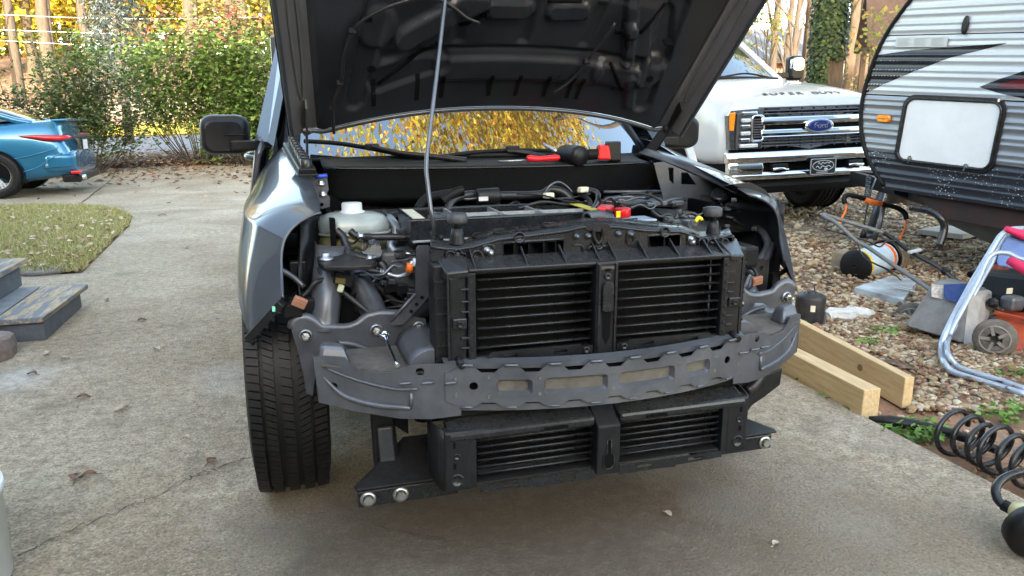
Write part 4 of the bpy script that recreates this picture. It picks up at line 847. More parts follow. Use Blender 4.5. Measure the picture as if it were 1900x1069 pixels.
# bottom rail of the upper shutter with clips
b = MB(); b.bx(-.40,.40,YU-.012,YU+.03,.541,.556); b.build('bottom_rail', M['blacks'], us_, bevel=.003)
def lowrail(sx):
    b = MB(); b.plate([Vector((sx*x,YU-.015,z)) for x,z in ((.034,.580),(.06,.580),(.068,.586),(.30,.586),(.31,.575),(.31,.560),(.034,.560))],[[Vector((sx*x,YU-.015,z)) for x,z in rrect(.12,.573,.035,.010,.002)],[Vector((sx*x,YU-.015,z)) for x,z in rrect(.25,.573,.035,.010,.002)]],(0,.004,0)); o = b.build('lower_strip', M['black'], us_)
    b = MB(); b.lathe((sx*.052,YU-.016,.570),(0,-1,0),[(.009,0),(.009,.005),(.005,.005),(.004,.001),(0,.001)],12); b.build('strip_boss', M['blacks'], o)
both(lowrail)
# ---------------- lower shutter
YL = -.700
ls = shutter('lower_shutter_frame', .345, .258, .366, YL, 6, R(-27), .034, .372, .250, -.030, .030)
def lowend(sx):
    b = MB(); b.bx(sx*.358,sx*.425,YL-.010,YL+.03,.243,.40); o = b.build('end_plate', M['black'], ls, bevel=.006)
    rings = [[Vector((sx*(.425+dx*k),YL+.0+.16*k,z0+dz)) for dx,z0,dz in ((0,.243,.015*k),(.01,.30,0),(.02,.40,-.01*k),(.0,.40,0))] for k in (0,.3,.6,1)]
    b = MB(); b.grid([[Vector((sx*(.424+.02*math.sin(k*3)),YL+.17*k,z)) for z in (.243+.02*k,.30,.36,.40)] for k in np.linspace(0,1,7)]); b.build('end_shroud', M['black'], ls, solid=.006)
    for x,z,r_ in ((.395,.335,.008),(.395,.272,.017)):
        b = MB(); b.lathe((sx*x,YL-.010,z),(0,-1,0),[(r_,0),(r_,.002),(r_*.8,.003),(r_*.75,.001),(0,.001)],16); b.build('end_boss', M['blacks'], o)
    for z in (.365,.31): MB().bx(sx*.40-.003,sx*.40+.003,YL-.0125,YL-.010,z-.007,z+.007).build('end_slot', M['void'], o)
both(lowend)
def hoodrail(sx):
    a,c = (.034,.415); b = MB(); b.hexa([(sx*a,YL-.018,.372),(sx*c,YL-.012,.372),(sx*c,YL+.05,.385),(sx*a,YL+.05,.390),(sx*a,YL-.018,.398),(sx*c,YL-.012,.396),(sx*c,YL+.06,.415),(sx*a,YL+.06,.420)]); o = b.build('upper_visor', M['blacks'], ls, bevel=.008)
    MB().bx(sx*.14-.03,sx*.14+.03,YL-.021,YL-.016,.380,.385).build('visor_slot', M['void'], o)
both(hoodrail)
b = MB(); b.hexa([(-.032,YL-.030,.240),(.032,YL-.030,.240),(.032,YL+.03,.240),(-.032,YL+.03,.240),(-.032,YL-.030,.375),(.032,YL-.030,.375),(.032,YL+.05,.425),(-.032,YL+.05,.425)]); po = b.build('centre_post', M['black'], ls, bevel=.004)
b = MB(); b.plate([Vector((x,YL-.0315,z)) for x,z in ((-.0035,.335),(.0035,.335),(.0035,.30),(.012,.292),(.013,.27),(.006,.258),(-.006,.258),(-.013,.27),(-.012,.292),(-.0035,.30))],(),(0,.001,0)); b.build('post_slot', M['void'], po)
MB().tube([Vector((x,YL-.032,z)) for x,z in ((-.0055,.337),(.0055,.337),(.0055,.301),(.014,.294),(.015,.268),(.007,.256),(-.007,.256),(-.015,.268),(-.014,.294),(-.0055,.301))],.002,5,closed=True).build('post_slot_rim', M['blacks'], po)
def apron_(sx):
    b = MB(); hs = [[Vector((sx*x,YL-.022,z)) for x,z in rrect(cx_,.244,.045,.010,.002)] for cx_ in (.11,.26)]
    b.plate([Vector((sx*x,YL-.022,z)) for x,z in ((.036,.254),(.34,.254),(.34,.238),(.20,.234),(.20,.229),(.15,.231),(.036,.231))],hs,(0,.004,0)); b.build('lower_lip', M['blacks'], ls)
both(apron_)
# grille bar between beam and lower shutter
b = MB(); b.bx(-.42,.42,-.66,-.58,.41,.44); b.build('lower_crossmember', M['black2'], T, bevel=.01)
# ---------------- towing base plate
def tow(sx):
    s_ = sx; b = MB(); b.hexa(mx([(.36,-.555,.150),(.625,-.555,.150),(.625,-.50,.150),(.36,-.50,.150),(.36,-.555,.195),(.625,-.555,.195),(.625,-.50,.195),(.36,-.50,.195)],s_)); o = b.build('tow_bracket_tube', M['blacks'], T, bevel=.003)
    b = MB(); b.plate(mx([(.33,-.57,.205),(.630,-.57,.205),(.635,-.55,.205),(.53,-.44,.235),(.48,-.38,.25),(.33,-.38,.25)],s_),(),(0,0,.006)); b.build('tow_bracket_plate', M['black'], o, bevel=.002)
    for x in ((.60,.515) if sx<0 else (.60,)):
        b = MB(); c_ = Vector((s_*x,-.556,.173)); b.lathe(c_,(0,-1,0),[(.021,0),(.021,.004),(.014,.005)],18); b.lathe(c_,(0,-1,0),[(.0125,.004),(.0125,.014),(0,.014)],6,False); b.build('bracket_bolt', M['steel'], o)
    b = MB(); b.hexa(mx([(.50,-.46,.20),(.57,-.46,.20),(.57,-.42,.20),(.50,-.42,.20),(.52,-.46,.46),(.575,-.46,.46),(.575,-.42,.46),(.52,-.42,.46)],s_)); b.build('support_leg', M['black'], T, bevel=.006)
    b = MB(); b.hexa(mx([(.515,-.475,.225),(.555,-.475,.225),(.555,-.462,.225),(.515,-.462,.225),(.52,-.475,.33),(.56,-.475,.33),(.56,-.462,.33),(.52,-.462,.33)],s_)); b.build('leg_patch', M['ecoat'], T, bevel=.004)
both(tow)
b = MB(); b.bx(-.44,.44,-.66,-.42,.245,.27); b.build('undertray', M['black2'], T, bevel=.02)
for s_ in (-1,1): MB().tube([(s_*.70,.02,.30),(s_*.45,-.15,.26),(s_*.30,-.25,.27)],.03,10,sp=4).build('control_arm', M['black2'], T)
for s_ in (-1,1): MB().tube([(s_*.68,.12,.34),(s_*.40,.15,.33)],.018,8).build('drive_shaft', M['black2'], T)
MB().bx(-.42,.42,-.2,.5,.2,.34).build('subframe', M['black2'], T, bevel=.03)
# right front lower liner piece
b = MB(); b.plate(pp([(1330,700),(1372,706),(1410,700),(1452,684),(1448,714),(1420,736),(1396,752),(1376,780),(1366,776),(1330,790)],Y=-.42),(),(0,.01,0)); b.build('lower_liner', M['black'], T, bevel=.003)
b = MB(); b.plate([Vector((x,-.36,z)) for x,z in ((-.46,.46),(-.56,.46),(-.52,.30),(-.46,.25))],(),(0,.01,0)); b.build('lower_liner', M['black'], T, bevel=.003)
MB().tube([P(1385,725,Y=-.43),P(1398,715,Y=-.43),P(1412,695,Y=-.42)],.017,10,sp=4).build('brake_duct', M['hose'], T)
# ---------------- coolant reservoir
cR = P(655,428,Y=-.10); 
def sq(a,rx,ry,n_=2.6): c_,s_ = math.cos(a),math.sin(a); return (rx*abs(c_)**(2/n_)*np.sign(c_), ry*abs(s_)**(2/n_)*np.sign(s_))
def resring(k,z): return [cR+Vector((*sq(a,.108*k,.085*k),z)) for a in np.linspace(0,2*math.pi,32,endpoint=False)]
b = MB(); b.loft([resring(1.0,0),resring(.995,.015),resring(.96,.032),resring(.86,.046),resring(.62,.054),resring(.3,.057)]); res = b.build('coolant_reservoir', M['resv'], T)
b = MB(); b.loft([resring(1.05,-.004),resring(1.05,.003)]); b.build('reservoir_seam', M['resv'], res)
b = MB(); b.loft([resring(.62,-.075),resring(.85,-.06),resring(.97,-.03),resring(.99,-.004)]); b.build('reservoir_lower_half', M['resl'], res)
ct = cR+Vector((0,.0,.052)); b = MB(); b.lathe(ct,(0,0,1),[(.040,0),(.038,.006),(.030,.010),(.030,.028),(.028,.032),(0,.033)],24); b.build('reservoir_cap', M['white'], res)
b = MB(); b.box(P(688,457,Y=-.17),(.055,.012,.07),m=Matrix.Rotation(R(-12),3,'Y')); 
for k in range(6): b.box(P(672+k*6,452,Y=-.18),(.003,.006,.05))
b.build('reservoir_bracket', mat('clear_bracket',(.33,.35,.37),.35,0,.2,40), res, bevel=.003)
# hoses and pipes
def hose(pts, r, nm='hose', m_='hose', clamps=(), n=10):
    q = [P(a,c,Y=y) for a,c,y in pts]; o = MB().tube(q,r,n,sp=7).build(nm, M[m_], T); sp_ = spline(q,7)
    for k in clamps:
        i = int(k*(len(sp_)-2)); d = (sp_[i+1]-sp_[i]).normalized(); MB().cyl(sp_[i]-d*.008,sp_[i]+d*.008,r*1.18,n=12).build('hose_clamp', M['alu'], o)
    return o
hose([(624,428,-.19),(636,440,-.20),(645,462,-.22),(660,475,-.24),(690,482,-.25),(710,492,-.26),(722,520,-.27),(745,536,-.28),(775,542,-.28)],.0125,clamps=(.50,.56))
hose([(650,429,-.19),(663,438,-.20),(690,440,-.21),(730,440,-.22),(775,441,-.22)],.0105,clamps=(.34,))
hose([(640,489,-.27),(660,492,-.28),(682,501,-.29),(705,505,-.30)],.009)
b = MB(); sp_ = spline([P(a,c,Y=-.285) for a,c in ((655,491),(680,500),(705,505),(722,509))],8)
for i in range(2,len(sp_)-2,2):
    if i < 8 or i > 12: b.torus(sp_[i],sp_[i+1]-sp_[i],.0095,.0028,12,6)
o = b.build('crimp_rings', M['alu'], T); o['kind'] = 'stuff'
hose([(718,508,-.30),(738,513,-.31),(755,508,-.32),(762,496,-.33),(765,487,-.33),(785,483,-.33)],.0068,'refrigerant_pipe','alu')
MB().cyl(P(759,505,Y=-.335),P(762,489,Y=-.335),.0105,n=12).build('orange_tag', M['orange'], T)
MB().cyl(P(765,487,Y=-.338),P(772,488,Y=-.338),.0125,n=12).build('white_tag', M['white'], T)
hose([(722,405,-.02),(728,412,-.08),(736,425,-.12),(734,440,-.14),(725,455,-.16),(735,468,-.18),(760,472,-.2),(790,474,-.2)],.0145,'coolant_pipe','alu')
hose([(712,395,.0),(716,405,-.03),(722,416,-.06)],.011,'pipe_joint','black')
hose([(690,520,-.30),(715,545,-.30),(740,565,-.30),(790,580,-.30)],.010)
hose([(690,540,-.34),(700,552,-.34),(702,566,-.35)],.009,clamps=(.8,))
hose([(760,600,-.40),(790,575,-.38),(805,570,-.36)],.02,'radiator_hose','black2')
b = MB(); b.hexa(pp([(655,508),(705,492),(735,545),(690,575)],Y=-.23)+pp([(655,508),(705,492),(735,545),(690,575)],Y=-.17)); b.build('bracket_box', M['black2'], T, bevel=.01)
b = MB(); b.box(P(738,505,Y=-.16),(.10,.10,.14)); b.build('washer_neck_box', mat('grey_casting',(.10,.105,.11),.5,.2,.3,30,bump=.1), T, bevel=.01)
b = MB()
for k in range(14):
    a_,c_ = random.uniform(735,795),random.uniform(415,530); b.box(P(a_,c_,Y=random.uniform(-.22,-.12)),(random.uniform(.01,.03),.02,random.uniform(.01,.03)),rz=random.uniform(-.5,.5))
o = b.build('engine_fittings', M['ecoat'], T, bevel=.002); o['kind'] = 'stuff'
b = MB()
for k in range(26):
    a_,c_ = random.uniform(640,795),random.uniform(530,640); b.box(P(a_,c_,Y=random.uniform(-.34,-.28)),(random.uniform(.01,.04),.03,random.uniform(.01,.03)),rz=random.uniform(-.5,.5))
o = b.build('engine_fittings', M['black'], T, bevel=.003); o['kind'] = 'stuff'
# wiring loom on the left
hose([(592,497,-.34),(600,512,-.36),(618,527,-.37),(640,545,-.38),(665,565,-.39),(690,585,-.40),(712,602,-.41)],.0075,'wiring_loom')
hose([(594,495,-.33),(605,502,-.34),(622,508,-.35),(635,512,-.35)],.0065,'wiring_loom')
hose([(562,550,-.38),(572,540,-.38),(585,524,-.38),(602,518,-.37)],.006,'wiring_loom')
b = MB(); b.box(P(637,518,Y=-.375),(.05,.03,.03),m=Matrix.Rotation(R(20),3,'Y')); b.build('plug', M['black'], T, bevel=.003)
b = MB(); b.box(P(632,521,Y=-.392),(.026,.004,.016),m=Matrix.Rotation(R(12),3,'Y')); b.build('plug_face', mat('olive_plug',(.12,.10,.03),.5), T, bevel=.001)
b = MB(); b.box(P(632,535,Y=-.40),(.016,.012,.020),m=Matrix.Rotation(R(20),3,'Y')); b.build('connector_cap', mat('pale_green_plug',(.5,.55,.38),.5), T, bevel=.003)
for a_,c_,y_,rt in ((556,561,-.47,-28),(1405,521,-.45,10)):
    b = MB(); mm = Matrix.Rotation(R(-rt),3,'Y')@Matrix.Rotation(R(15),3,'X'); b.box(P(a_,c_,Y=y_),(.034,.012,.026),m=mm); o = b.build('headlamp_plug', M['brown'], T, bevel=.002)
    MB().box(P(a_,c_,Y=y_)+Vector((0,-.007,.0)),(.026,.003,.004),m=mm).build('plug_latch', M['brown'], o)
hose([(1405,512,-.44),(1398,500,-.42),(1386,497,-.40),(1378,505,-.40)],.005,'wiring_loom')
hose([(1400,510,-.43),(1390,506,-.42),(1383,515,-.41),(1376,530,-.40)],.005,'wiring_loom')
# ---------------- air intake tray
q = [P(768,402,Y=-.34),P(1062,372,Y=-.02),P(1078,396,Y=-.20),P(778,428,Y=-.42)]
# true rectangle in the bay: use a level box
tx0,tx1,ty0,ty1,tz = -.43,.165,-.34,-.10,.868
b = MB(); b.bx(tx0,tx1,ty0,ty1,tz-.075,tz-.03); tray = b.build('air_box', M['black2'], T, bevel=.006)
b = MB(); b.tube([(tx0,ty0,tz),(tx1,ty0,tz+.002),(tx1,ty1,tz+.004),(tx0,ty1,tz+.002)],.0048,6,closed=True); b.bx(tx0,tx1,ty0-.002,ty0+.004,tz-.06,tz); b.bx(tx0,tx1,ty1-.004,ty1+.002,tz-.06,tz); b.bx(tx0-.002,tx0+.004,ty0,ty1,tz-.06,tz); b.bx(tx1-.004,tx1+.002,ty0,ty1,tz-.06,tz); b.build('tray_rim', M['blacks'], tray)
M['edge'] = mat('pale_plastic_edge',(.27,.28,.29),.3,0,.3,50)  # paler grey for the tray ribs and lip
for x in (-.29,-.15,-.03): MB().bx(x-.004,x+.004,ty0+.004,ty1-.004,tz-.035,tz+.001).build('tray_rib', M['edge'], tray)
MB().bx(-.29,tx1-.004,(ty0+ty1)/2-.003,(ty0+ty1)/2+.003,tz-.034,tz).build('tray_rib', M['edge'], tray)
MB().tube([(tx0,ty0-.012,tz-.058),(tx1+.01,ty0-.012,tz-.05)],.004,6).build('tray_lip', M['edge'], tray)
MB().bx(tx0+.008,tx0+.04,ty0+.01,ty1-.01,tz+.0,tz+.003).build('cream_label', M['cream'], tray)
MB().bx(tx1-.045,tx1-.01,ty0+.05,ty1-.01,tz+.0,tz+.003).build('yellow_label', mat('yellow_label',(.55,.48,.08),.5,0,.3,60), tray)
b = MB(); b.torus((-.355,-.22,tz-.01),(0,0,1),.04,.012,20,8,R(20),R(200)); b.build('intake_duct', M['ecoat'], tray)
# loom across the back of the bay
hose([(830,392,-.10),(840,372,-.08),(865,362,-.06),(895,362,-.05),(930,363,-.05),(1000,361,-.04),(1020,352,-.03),(1045,357,-.04),(1062,372,-.06)],.013,'main_loom')
hose([(822,374,-.08),(832,366,-.08),(850,356,-.08),(860,354,-.08)],.016,'loom_sleeve','black2')
b = MB(); b.cyl(P(884,366,Y=-.07),P(926,363,Y=-.07),.026,n=16); b.build('loom_can', M['black'], T, bevel=.005); MB().box(P(897,369,Y=-.10),(.03,.004,.013)).build('white_tag', M['white'], T)
hose([(775,390,.02),(790,370,.05),(820,362,.08),(850,358,.1)],.016,'cowl_hose','black2')
hose([(1010,362,-.06),(1020,345,-.06),(1035,338,-.05),(1050,345,-.04),(1062,358,-.04)],.004,'thin_cable','rodm')
hose([(1072,357,-.06),(1088,352,-.08),(1108,358,-.12),(1108,375,-.18),(1096,392,-.24),(1086,408,-.3)],.0085,'battery_cable','rodm')
hose([(1075,362,-.06),(1090,368,-.10),(1095,380,-.16),(1080,400,-.25)],.007,'battery_cable','hose')
for a_,c_ in ((1018,363),(1082,352)): MB().box(P(a_,c_,Y=-.09),(.035,.02,.018),rz=.3).build('tape_wrap', M['cream'], T, bevel=.004)
b = MB(); sp_ = spline([P(1090,405,Y=-.38),P(1110,402,Y=-.35),P(1135,408,Y=-.34)],6); 
for i in range(len(sp_)-1): b.torus(sp_[i],sp_[i+1]-sp_[i],.015,.005,16,6)
b.build('ribbed_duct', M['ecoat'], T)
# battery with red terminal covers, fuse box
b = MB(); b.bx(.235,.40,-.26,-.10,.70,.815); bat = b.build('battery', M['black'], T, bevel=.006)
b = MB(); b.bx(.25,.39,-.20,-.11,.815,.822); b.build('battery_label', mat('pale_label',(.34,.42,.5),.5,0,.2,60), bat, bevel=.002)
b = MB(); b.hexa([P(1110,398,Y=-.30),P(1132,402,Y=-.30),P(1140,392,Y=-.22),P(1116,388,Y=-.22)]+[P(1107,383,Y=-.30),P(1130,387,Y=-.30),P(1140,380,Y=-.22),P(1114,378,Y=-.22)]); b.build('terminal_cover', M['red'], bat, bevel=.005)
b = MB(); b.cyl(P(1155,403,Y=-.26),P(1155,386,Y=-.26),.026,n=14); b.bx(.20,.27,-.27,-.24,.79,.825); b.build('terminal_cover', M['red'], bat, bevel=.004)
MB().box(P(1147,398,Y=-.30),(.014,.005,.02)).build('cover_latch', M['yellow'], bat, bevel=.001)
b = MB(); b.hexa([(.42,-.28,.74),(.60,-.28,.73),(.60,-.06,.75),(.42,-.06,.76),(.43,-.27,.815),(.59,-.27,.79),(.58,-.07,.83),(.43,-.07,.845)]); fb_ = b.build('fuse_box', M['black'], T, bevel=.010)
b = MB(); b.box((.505,-.16,.835),(.016,.03,.003),m=Matrix.Rotation(R(-8),3,'X')); b.build('fuse_box_emblem', M['blacks'], fb_)
b = MB(); b.tube([P(1290,412,Y=-.36),P(1296,404,Y=-.36),P(1302,408,Y=-.36)],.0065,8,sp=4); b.build('dipstick_handle', M['yellow'], T)
hose([(1112,376,-.1),(1150,366,-.05),(1180,368,-.05),(1215,380,-.08),(1245,372,-.05),(1270,370,-.02)],.0075,'battery_cable','rodm')
b = MB(); b.cyl(P(1120,378,Y=-.08),P(1205,377,Y=-.08),.016,n=12); b.build('loom_sleeve', M['hose'], T)
hose([(1262,404,-.30),(1275,396,-.3),(1290,398,-.3),(1305,412,-.3)],.005,'thin_cable')
MB().bx(.44,.60,-.46,-.30,.70,.765).build('relay_box', M['black2'], T, bevel=.01)
b = MB()
for k in range(16):
    a_,c_ = random.uniform(1235,1300),random.uniform(402,425); b.box(P(a_,c_,Y=random.uniform(-.42,-.30)),(random.uniform(.01,.03),.02,random.uniform(.006,.02)),rz=random.uniform(-.6,.6))
o = b.build('relay_fittings', M['ecoat'], T, bevel=.002); o['kind'] = 'stuff'
rw_ = random.Random(12)
for (xa,xb,ya,yb,Ya,Yb,n_) in ((640,795,440,640,-.36,-.26,16),(830,1090,358,392,-.12,-.02,9),(1110,1310,362,425,-.34,-.06,10),(1300,1400,380,470,-.25,-.05,6)):
    for k in range(n_):
        a0 = (rw_.uniform(xa,xb),rw_.uniform(ya,yb)); ln = rw_.uniform(.25,.6)*(xb-xa); an = rw_.uniform(-.5,.5); y0 = rw_.uniform(Ya,Yb); q = [(min(xb,max(xa,a0[0]+ln*t_)),a0[1]+ln*t_*math.tan(an)*.5+rw_.uniform(-7,7),y0+rw_.uniform(-.015,.015)) for t_ in (-.5,-.2,.1,.35,.5)]
        hose(q,rw_.choice((.003,.004,.0055)),'thin_cable',rw_.choice(('hose','hose','rodm','black')),n=6)
        e_ = P(*q[-1][:2],Y=q[-1][2]); MB().box(e_,(.018,.014,.012),rz=rw_.uniform(-1,1)).build('cable_plug',M[rw_.choice(('black','ecoat','ecoat2'))],T,bevel=.002)
# ================================================================== TOOLS LEFT ON THE TRUCK
tl = empty('cordless_ratchet', P(1085,300,Y=.24), label='black and red cordless power tool with battery lying on the cowl under the windscreen', cat='power tool')
b = MB(); a_,c_ = P(1078,290,Y=.19),P(1032,284,Y=.33); b.lathe(a_,(c_-a_),[(0,-.004),(.034,-.004),(.038,.01),(.038,.045),(.036,.05),(.036,.09),(.027,.115),(.016,.13),(.013,.14),(0,.14)],20); b.build('motor_housing', M['black'], tl)
b = MB(); b.tube([P(1080,288,Y=.22),P(1105,286,Y=.24),P(1125,284,Y=.25)],.020,12); b.build('grip', M['black2'], tl)
b = MB(); b.hexa(pp([(1108,297),(1134,297),(1130,270),(1112,268)],Y=.22)+pp([(1106,296),(1136,296),(1132,266),(1106,270)],Y=.30)); b.build('tool_foot', M['red'], tl, bevel=.008)
b = MB(); b.hexa(pp([(1130,299),(1152,299),(1152,262),(1122,264)],Y=.23)+pp([(1130,298),(1152,298),(1152,262),(1122,262)],Y=.31)); b.build('battery_pack', M['black'], tl, bevel=.006)
b = MB(); b.tube([P(1036,283,Y=.31),P(1022,275,Y=.35),P(1008,267,Y=.38)],[.011,.008,.006],10); b.build('drive_shaft', M['steel'], tl)
MB().bar(P(1066,279,Y=.215),P(1050,277,Y=.26),.012,.004).build('tool_badge', M['red'], tl)
sdv = empty('screwdriver', P(985,298,Y=.24), label='screwdriver with red handle lying on the cowl beside the power tool', cat='screwdriver')
b = MB(); b.tube([P(978,296,Y=.22),P(984,294,Y=.22),P(1000,295,Y=.22),P(1030,293,Y=.22),P(1038,292,Y=.22)],[.009,.013,.010,.012,.008],12,sp=4); b.build('handle', M['red'], sdv)
MB().tube([P(980,297,Y=.222),P(925,300,Y=.235)],.0035,8).build('shank', M['steel'], sdv)
skt = empty('socket_tray', P(560,310,Y=.02), label='black plastic socket tray lying on the painted fender beside the windscreen', cat='tool tray')
c0,c1 = P(571,322,Y=-.02)+Vector((0,0,.004)),P(540,272,Y=.26)+Vector((0,0,.004))
b = MB(); b.bar(c0,c1,.052,.022); b.build('tray_base', M['black'], skt, bevel=.004)
b = MB(); b.bar(c0-Vector((0,0,.010)),c1-Vector((0,0,.010)),.062,.006); b.build('tray_rim', M['blacks'], skt, bevel=.002)
for k in range(9):
    p = c0.lerp(c1,(k+.6)/9.4)+Vector((0,0,.008)); r_ = .017-.0009*k; MB().lathe(p,(0,-.1,1),[(r_,0),(r_,.026),(r_*.8,.028),(r_*.7,.018),(0,.018)],14).build('socket', M['blacks'], skt)
rw = empty('ratchet_wrench', P(730,670,Y=-.56), label='small chrome ratcheting wrench resting on the crash bracket below the reservoir', cat='wrench')
e0,e1 = P(714,645,Y=-.505),P(738,690,Y=-.635); e0.z = .600; e1.z = .557
b = MB(); b.lathe(e0-Vector((0,0,.004)),(0,-.3,1),[(.007,0),(.0135,0),(.0135,.009),(.007,.009),(.007,0)],16); b.build('ratchet_head', M['chrome'], rw); MB().tube([e0+(e1-e0)*.10,e0.lerp(e1,.3),e0.lerp(e1,.9),e1],[.0065,.0045,.0045,.006],8).build('wrench_shank', M['chrome'], rw)
# ================================================================== BLUE SEDAN
M['bluep'] = mat('blue_metallic_paint', (.010,.14,.27), .25, .45, .03, 700, coat=1.0)
M['tail'] = mat('red_lens', (.55,.008,.015), .12, 0, .3, 25, coat=.8)
M['gunm'] = mat('gunmetal', (.10,.10,.11), .35, .7, .15, 40)
BC = empty('blue_sedan', (-4.76,9.95,0), (0,0,R(3)), label='metallic blue sedan parked at the left edge, rear end toward the shrubs', cat='car')
def lb(b, *a, **k): return b.build(*a, local=True, **k)
# local: x rearward (rear axle at 0), y away from viewer, z up; near side y=0, far side y=1.82
ST = [(-3.75,.30,.62,.66,.60),(-3.4,.22,.72,.78,.80),(-2.9,.20,.80,.88,.88),(-2.0,.19,.84,.95,.90),(-1.0,.19,.86,1.0,.91),(-.4,.19,.88,1.02,.915),(0,.20,.90,1.05,.92),(.40,.22,.92,1.085,.91),(.70,.27,.93,1.105,.89),(.90,.30,.92,1.12,.85),(.99,.30,.90,1.10,.84)]
def ring(x, zb, zs, zd, hw):
    c_ = .91; o_ = []
    half = [(.0,zb),(.55,zb),(hw-.09,zb),(hw-.02,zb+.10),(hw,(zb+zs)*.52),(hw-.015,zs-.12),(hw-.04,zs),(hw-.10,zd-.05),(hw-.20,zd-.005),(.40,zd+.008),(0,zd+.012)]
    tk = max(0,(x-.55)/.45); fx = lambda z: x+tk*(.12*min(1,max(0,(.78-z)/.12))-.10*max(0,(z-.80)/.32) - .06*max(0,(.42-z)/.2))
    return [Vector((fx(z)-(.10*tk*(y/hw)**4),c_-y,z)) for y,z in half]+[Vector((fx(z)-(.10*tk*(y/hw)**4),c_+y,z)) for y,z in half[-2:0:-1]]
b = MB(); b.loft([ring(*s_) for s_ in ST]); body = lb(b,'body', M['bluep'], BC, sub=1)
# rear bumper mass, lower
b = MB(); rg = []
for x,k in ((.55,.905),(.85,.90),(1.02,.86),(1.09,.78),(1.10,.70)):
    rg.append([Vector((x,.91-k,z)) if sgn<0 else Vector((x,.91+k,z)) for z,sgn in ((.30,-1),(.42,-1),(.58,-1),(.68,-1),(.68,1),(.58,1),(.42,1),(.30,1))])
b.loft([[q-Vector((.07,0,0)) for q in r_] for r_ in rg]); bump = lb(b,'rear_bumper', M['bluep'], BC, sub=2)
b = MB(); b.bx(.80,1.06,.16,1.66,.20,.32); lb(b,'rear_diffuser', M['black'], BC, bevel=.03)
for y in (.26,.36): lb(MB().cyl((.9,y,.265),(1.09,y,.265),.035,n=14),'exhaust_tip', M['chrome'], BC)
b = MB(); b.bx(.955,1.085,.02,.16,.335,.375); lb(b,'rear_reflector', M['tail'], BC, bevel=.008)
# crease lines and character line
lb(MB().tube([(.2,-.006,.55),(.45,-.004,.60),(.70,.01,.67),(.84,.03,.72)],.006,6,sp=4),'body_crease', M['bluep'], body)
lb(MB().tube([(.30,.0,.36),(.55,.0,.44),(.72,.008,.56),(.88,.035,.64)],.007,8,sp=4),'bumper_crease', M['bluep'], body)
lb(MB().tube([(.62,-.0,.42),(.88,.02,.435),(1.0,.045,.44)],.004,6,sp=3),'panel_gap', M['black2'], body)
# greenhouse
def gr(x,z,hw,zb): return [Vector((x,.91-hw-.10,zb)),Vector((x,.91-hw,z-.04)),Vector((x,.91-hw+.10,z)),Vector((x,.91,z+.02)),Vector((x,.91+hw-.10,z)),Vector((x,.91+hw,z-.04)),Vector((x,.91+hw+.10,zb))]
b = MB(); b.loft([gr(-2.3,1.02,.66,.95),gr(-1.9,1.22,.62,.97),gr(-1.4,1.40,.59,.98),gr(-.9,1.44,.59,1.0),gr(-.45,1.40,.58,1.01),gr(0,1.29,.57,1.03),gr(.35,1.165,.57,1.05),gr(.52,1.10,.58,1.06)]); lb(b,'roof', mat('dark_roof_glass',(.03,.028,.022),.06,.2,.0,coat=1), BC, sub=1)
b = MB(); b.tube([(-1.2,.26,1.36),(-.5,.245,1.33),(0,.235,1.20),(.3,.22,1.10),(.5,.20,1.06)],.045,8,sp=4); b.tube([(-1.2,1.56,1.36),(-.5,1.575,1.33),(0,1.585,1.20),(.3,1.60,1.10),(.5,1.62,1.06)],.045,8,sp=4); lb(b,'rear_pillar', M['bluep'], BC)
b = MB(); b.add([(-1.3,.205,1.02),(-.1,.165,1.06),(.22,.185,1.09),(-.45,.265,1.30),(-1.2,.275,1.34)],[(0,1,2,3,4)]); lb(b,'quarter_window', M['glass2'], BC, solid=.02)
# spoiler, lights, plate
b = MB(); b.loft([[Vector((.74,y,1.085)),Vector((.95,y,1.09)),Vector((.96,y,1.125)),Vector((.74,y,1.112))] for y in np.linspace(.22,1.60,8)]); lb(b,'spoiler', M['bluep'], BC, bevel=.01)
b = MB(); b.loft([[Vector((x,y0,z0)),Vector((x+.02,y0-.012,(z0+z1)/2)),Vector((x,y0,z1))] for x,y0,z0,z1 in ((.36,-.002,.882,.892),(.50,.002,.850,.895),(.66,.008,.815,.90),(.80,.024,.805,.895),(.91,.06,.815,.892),(.97,.13,.835,.888),(.985,.30,.85,.882))]); lb(b,'tail_light', M['tail'], BC)
b = MB(); b.loft([[Vector((x,1.82-y0,z0)),Vector((x+.02,1.82-y0+.012,(z0+z1)/2)),Vector((x,1.82-y0,z1))] for x,y0,z0,z1 in ((.36,-.002,.882,.892),(.50,.002,.850,.895),(.66,.008,.815,.90),(.80,.024,.805,.895),(.91,.06,.815,.892),(.97,.13,.835,.888),(.985,.30,.85,.882))]); lb(b,'tail_light', M['tail'], BC)
b = MB(); b.bx(1.0,1.012,.30,1.52,.845,.885); lb(b,'light_bar', M['gunm'], BC, bevel=.005)
b = MB(); b.box((1.035,.91,.735),(.01,.32,.15)); lb(b,'number_plate', mat('plate_white',(.6,.62,.64),.5,0,.2,40), BC, bevel=.003)
b = MB(); b.box((1.022,.91,.735),(.02,.40,.20)); lb(b,'plate_recess', M['black'], BC, bevel=.01)
b = MB(); b.torus((1.005,.91,.985),(1,0,0),.035,.006,20,6); lb(b,'boot_emblem', M['black'], BC)
b = MB(); b.tube([(.04,-.004,.90),(.06,-.006,.80),(-.0,-.006,.785),(-.24,-.006,.78)],.004,6); lb(b,'fuel_flap_gap', M['black2'], BC)
for y in (.075,1.745):
    wheel(BC,(0,y,.335),R_=.925,W_=.95); wheel(BC,(-2.82,y,.335),R_=.925,W_=.95)
for o in BC.children:
    if o.name.split('.')[0] in ('tyre','rim'): o.rotation_euler = (0,0,-math.pi/2 if o.location.y < 1 else math.pi/2)
b = MB()
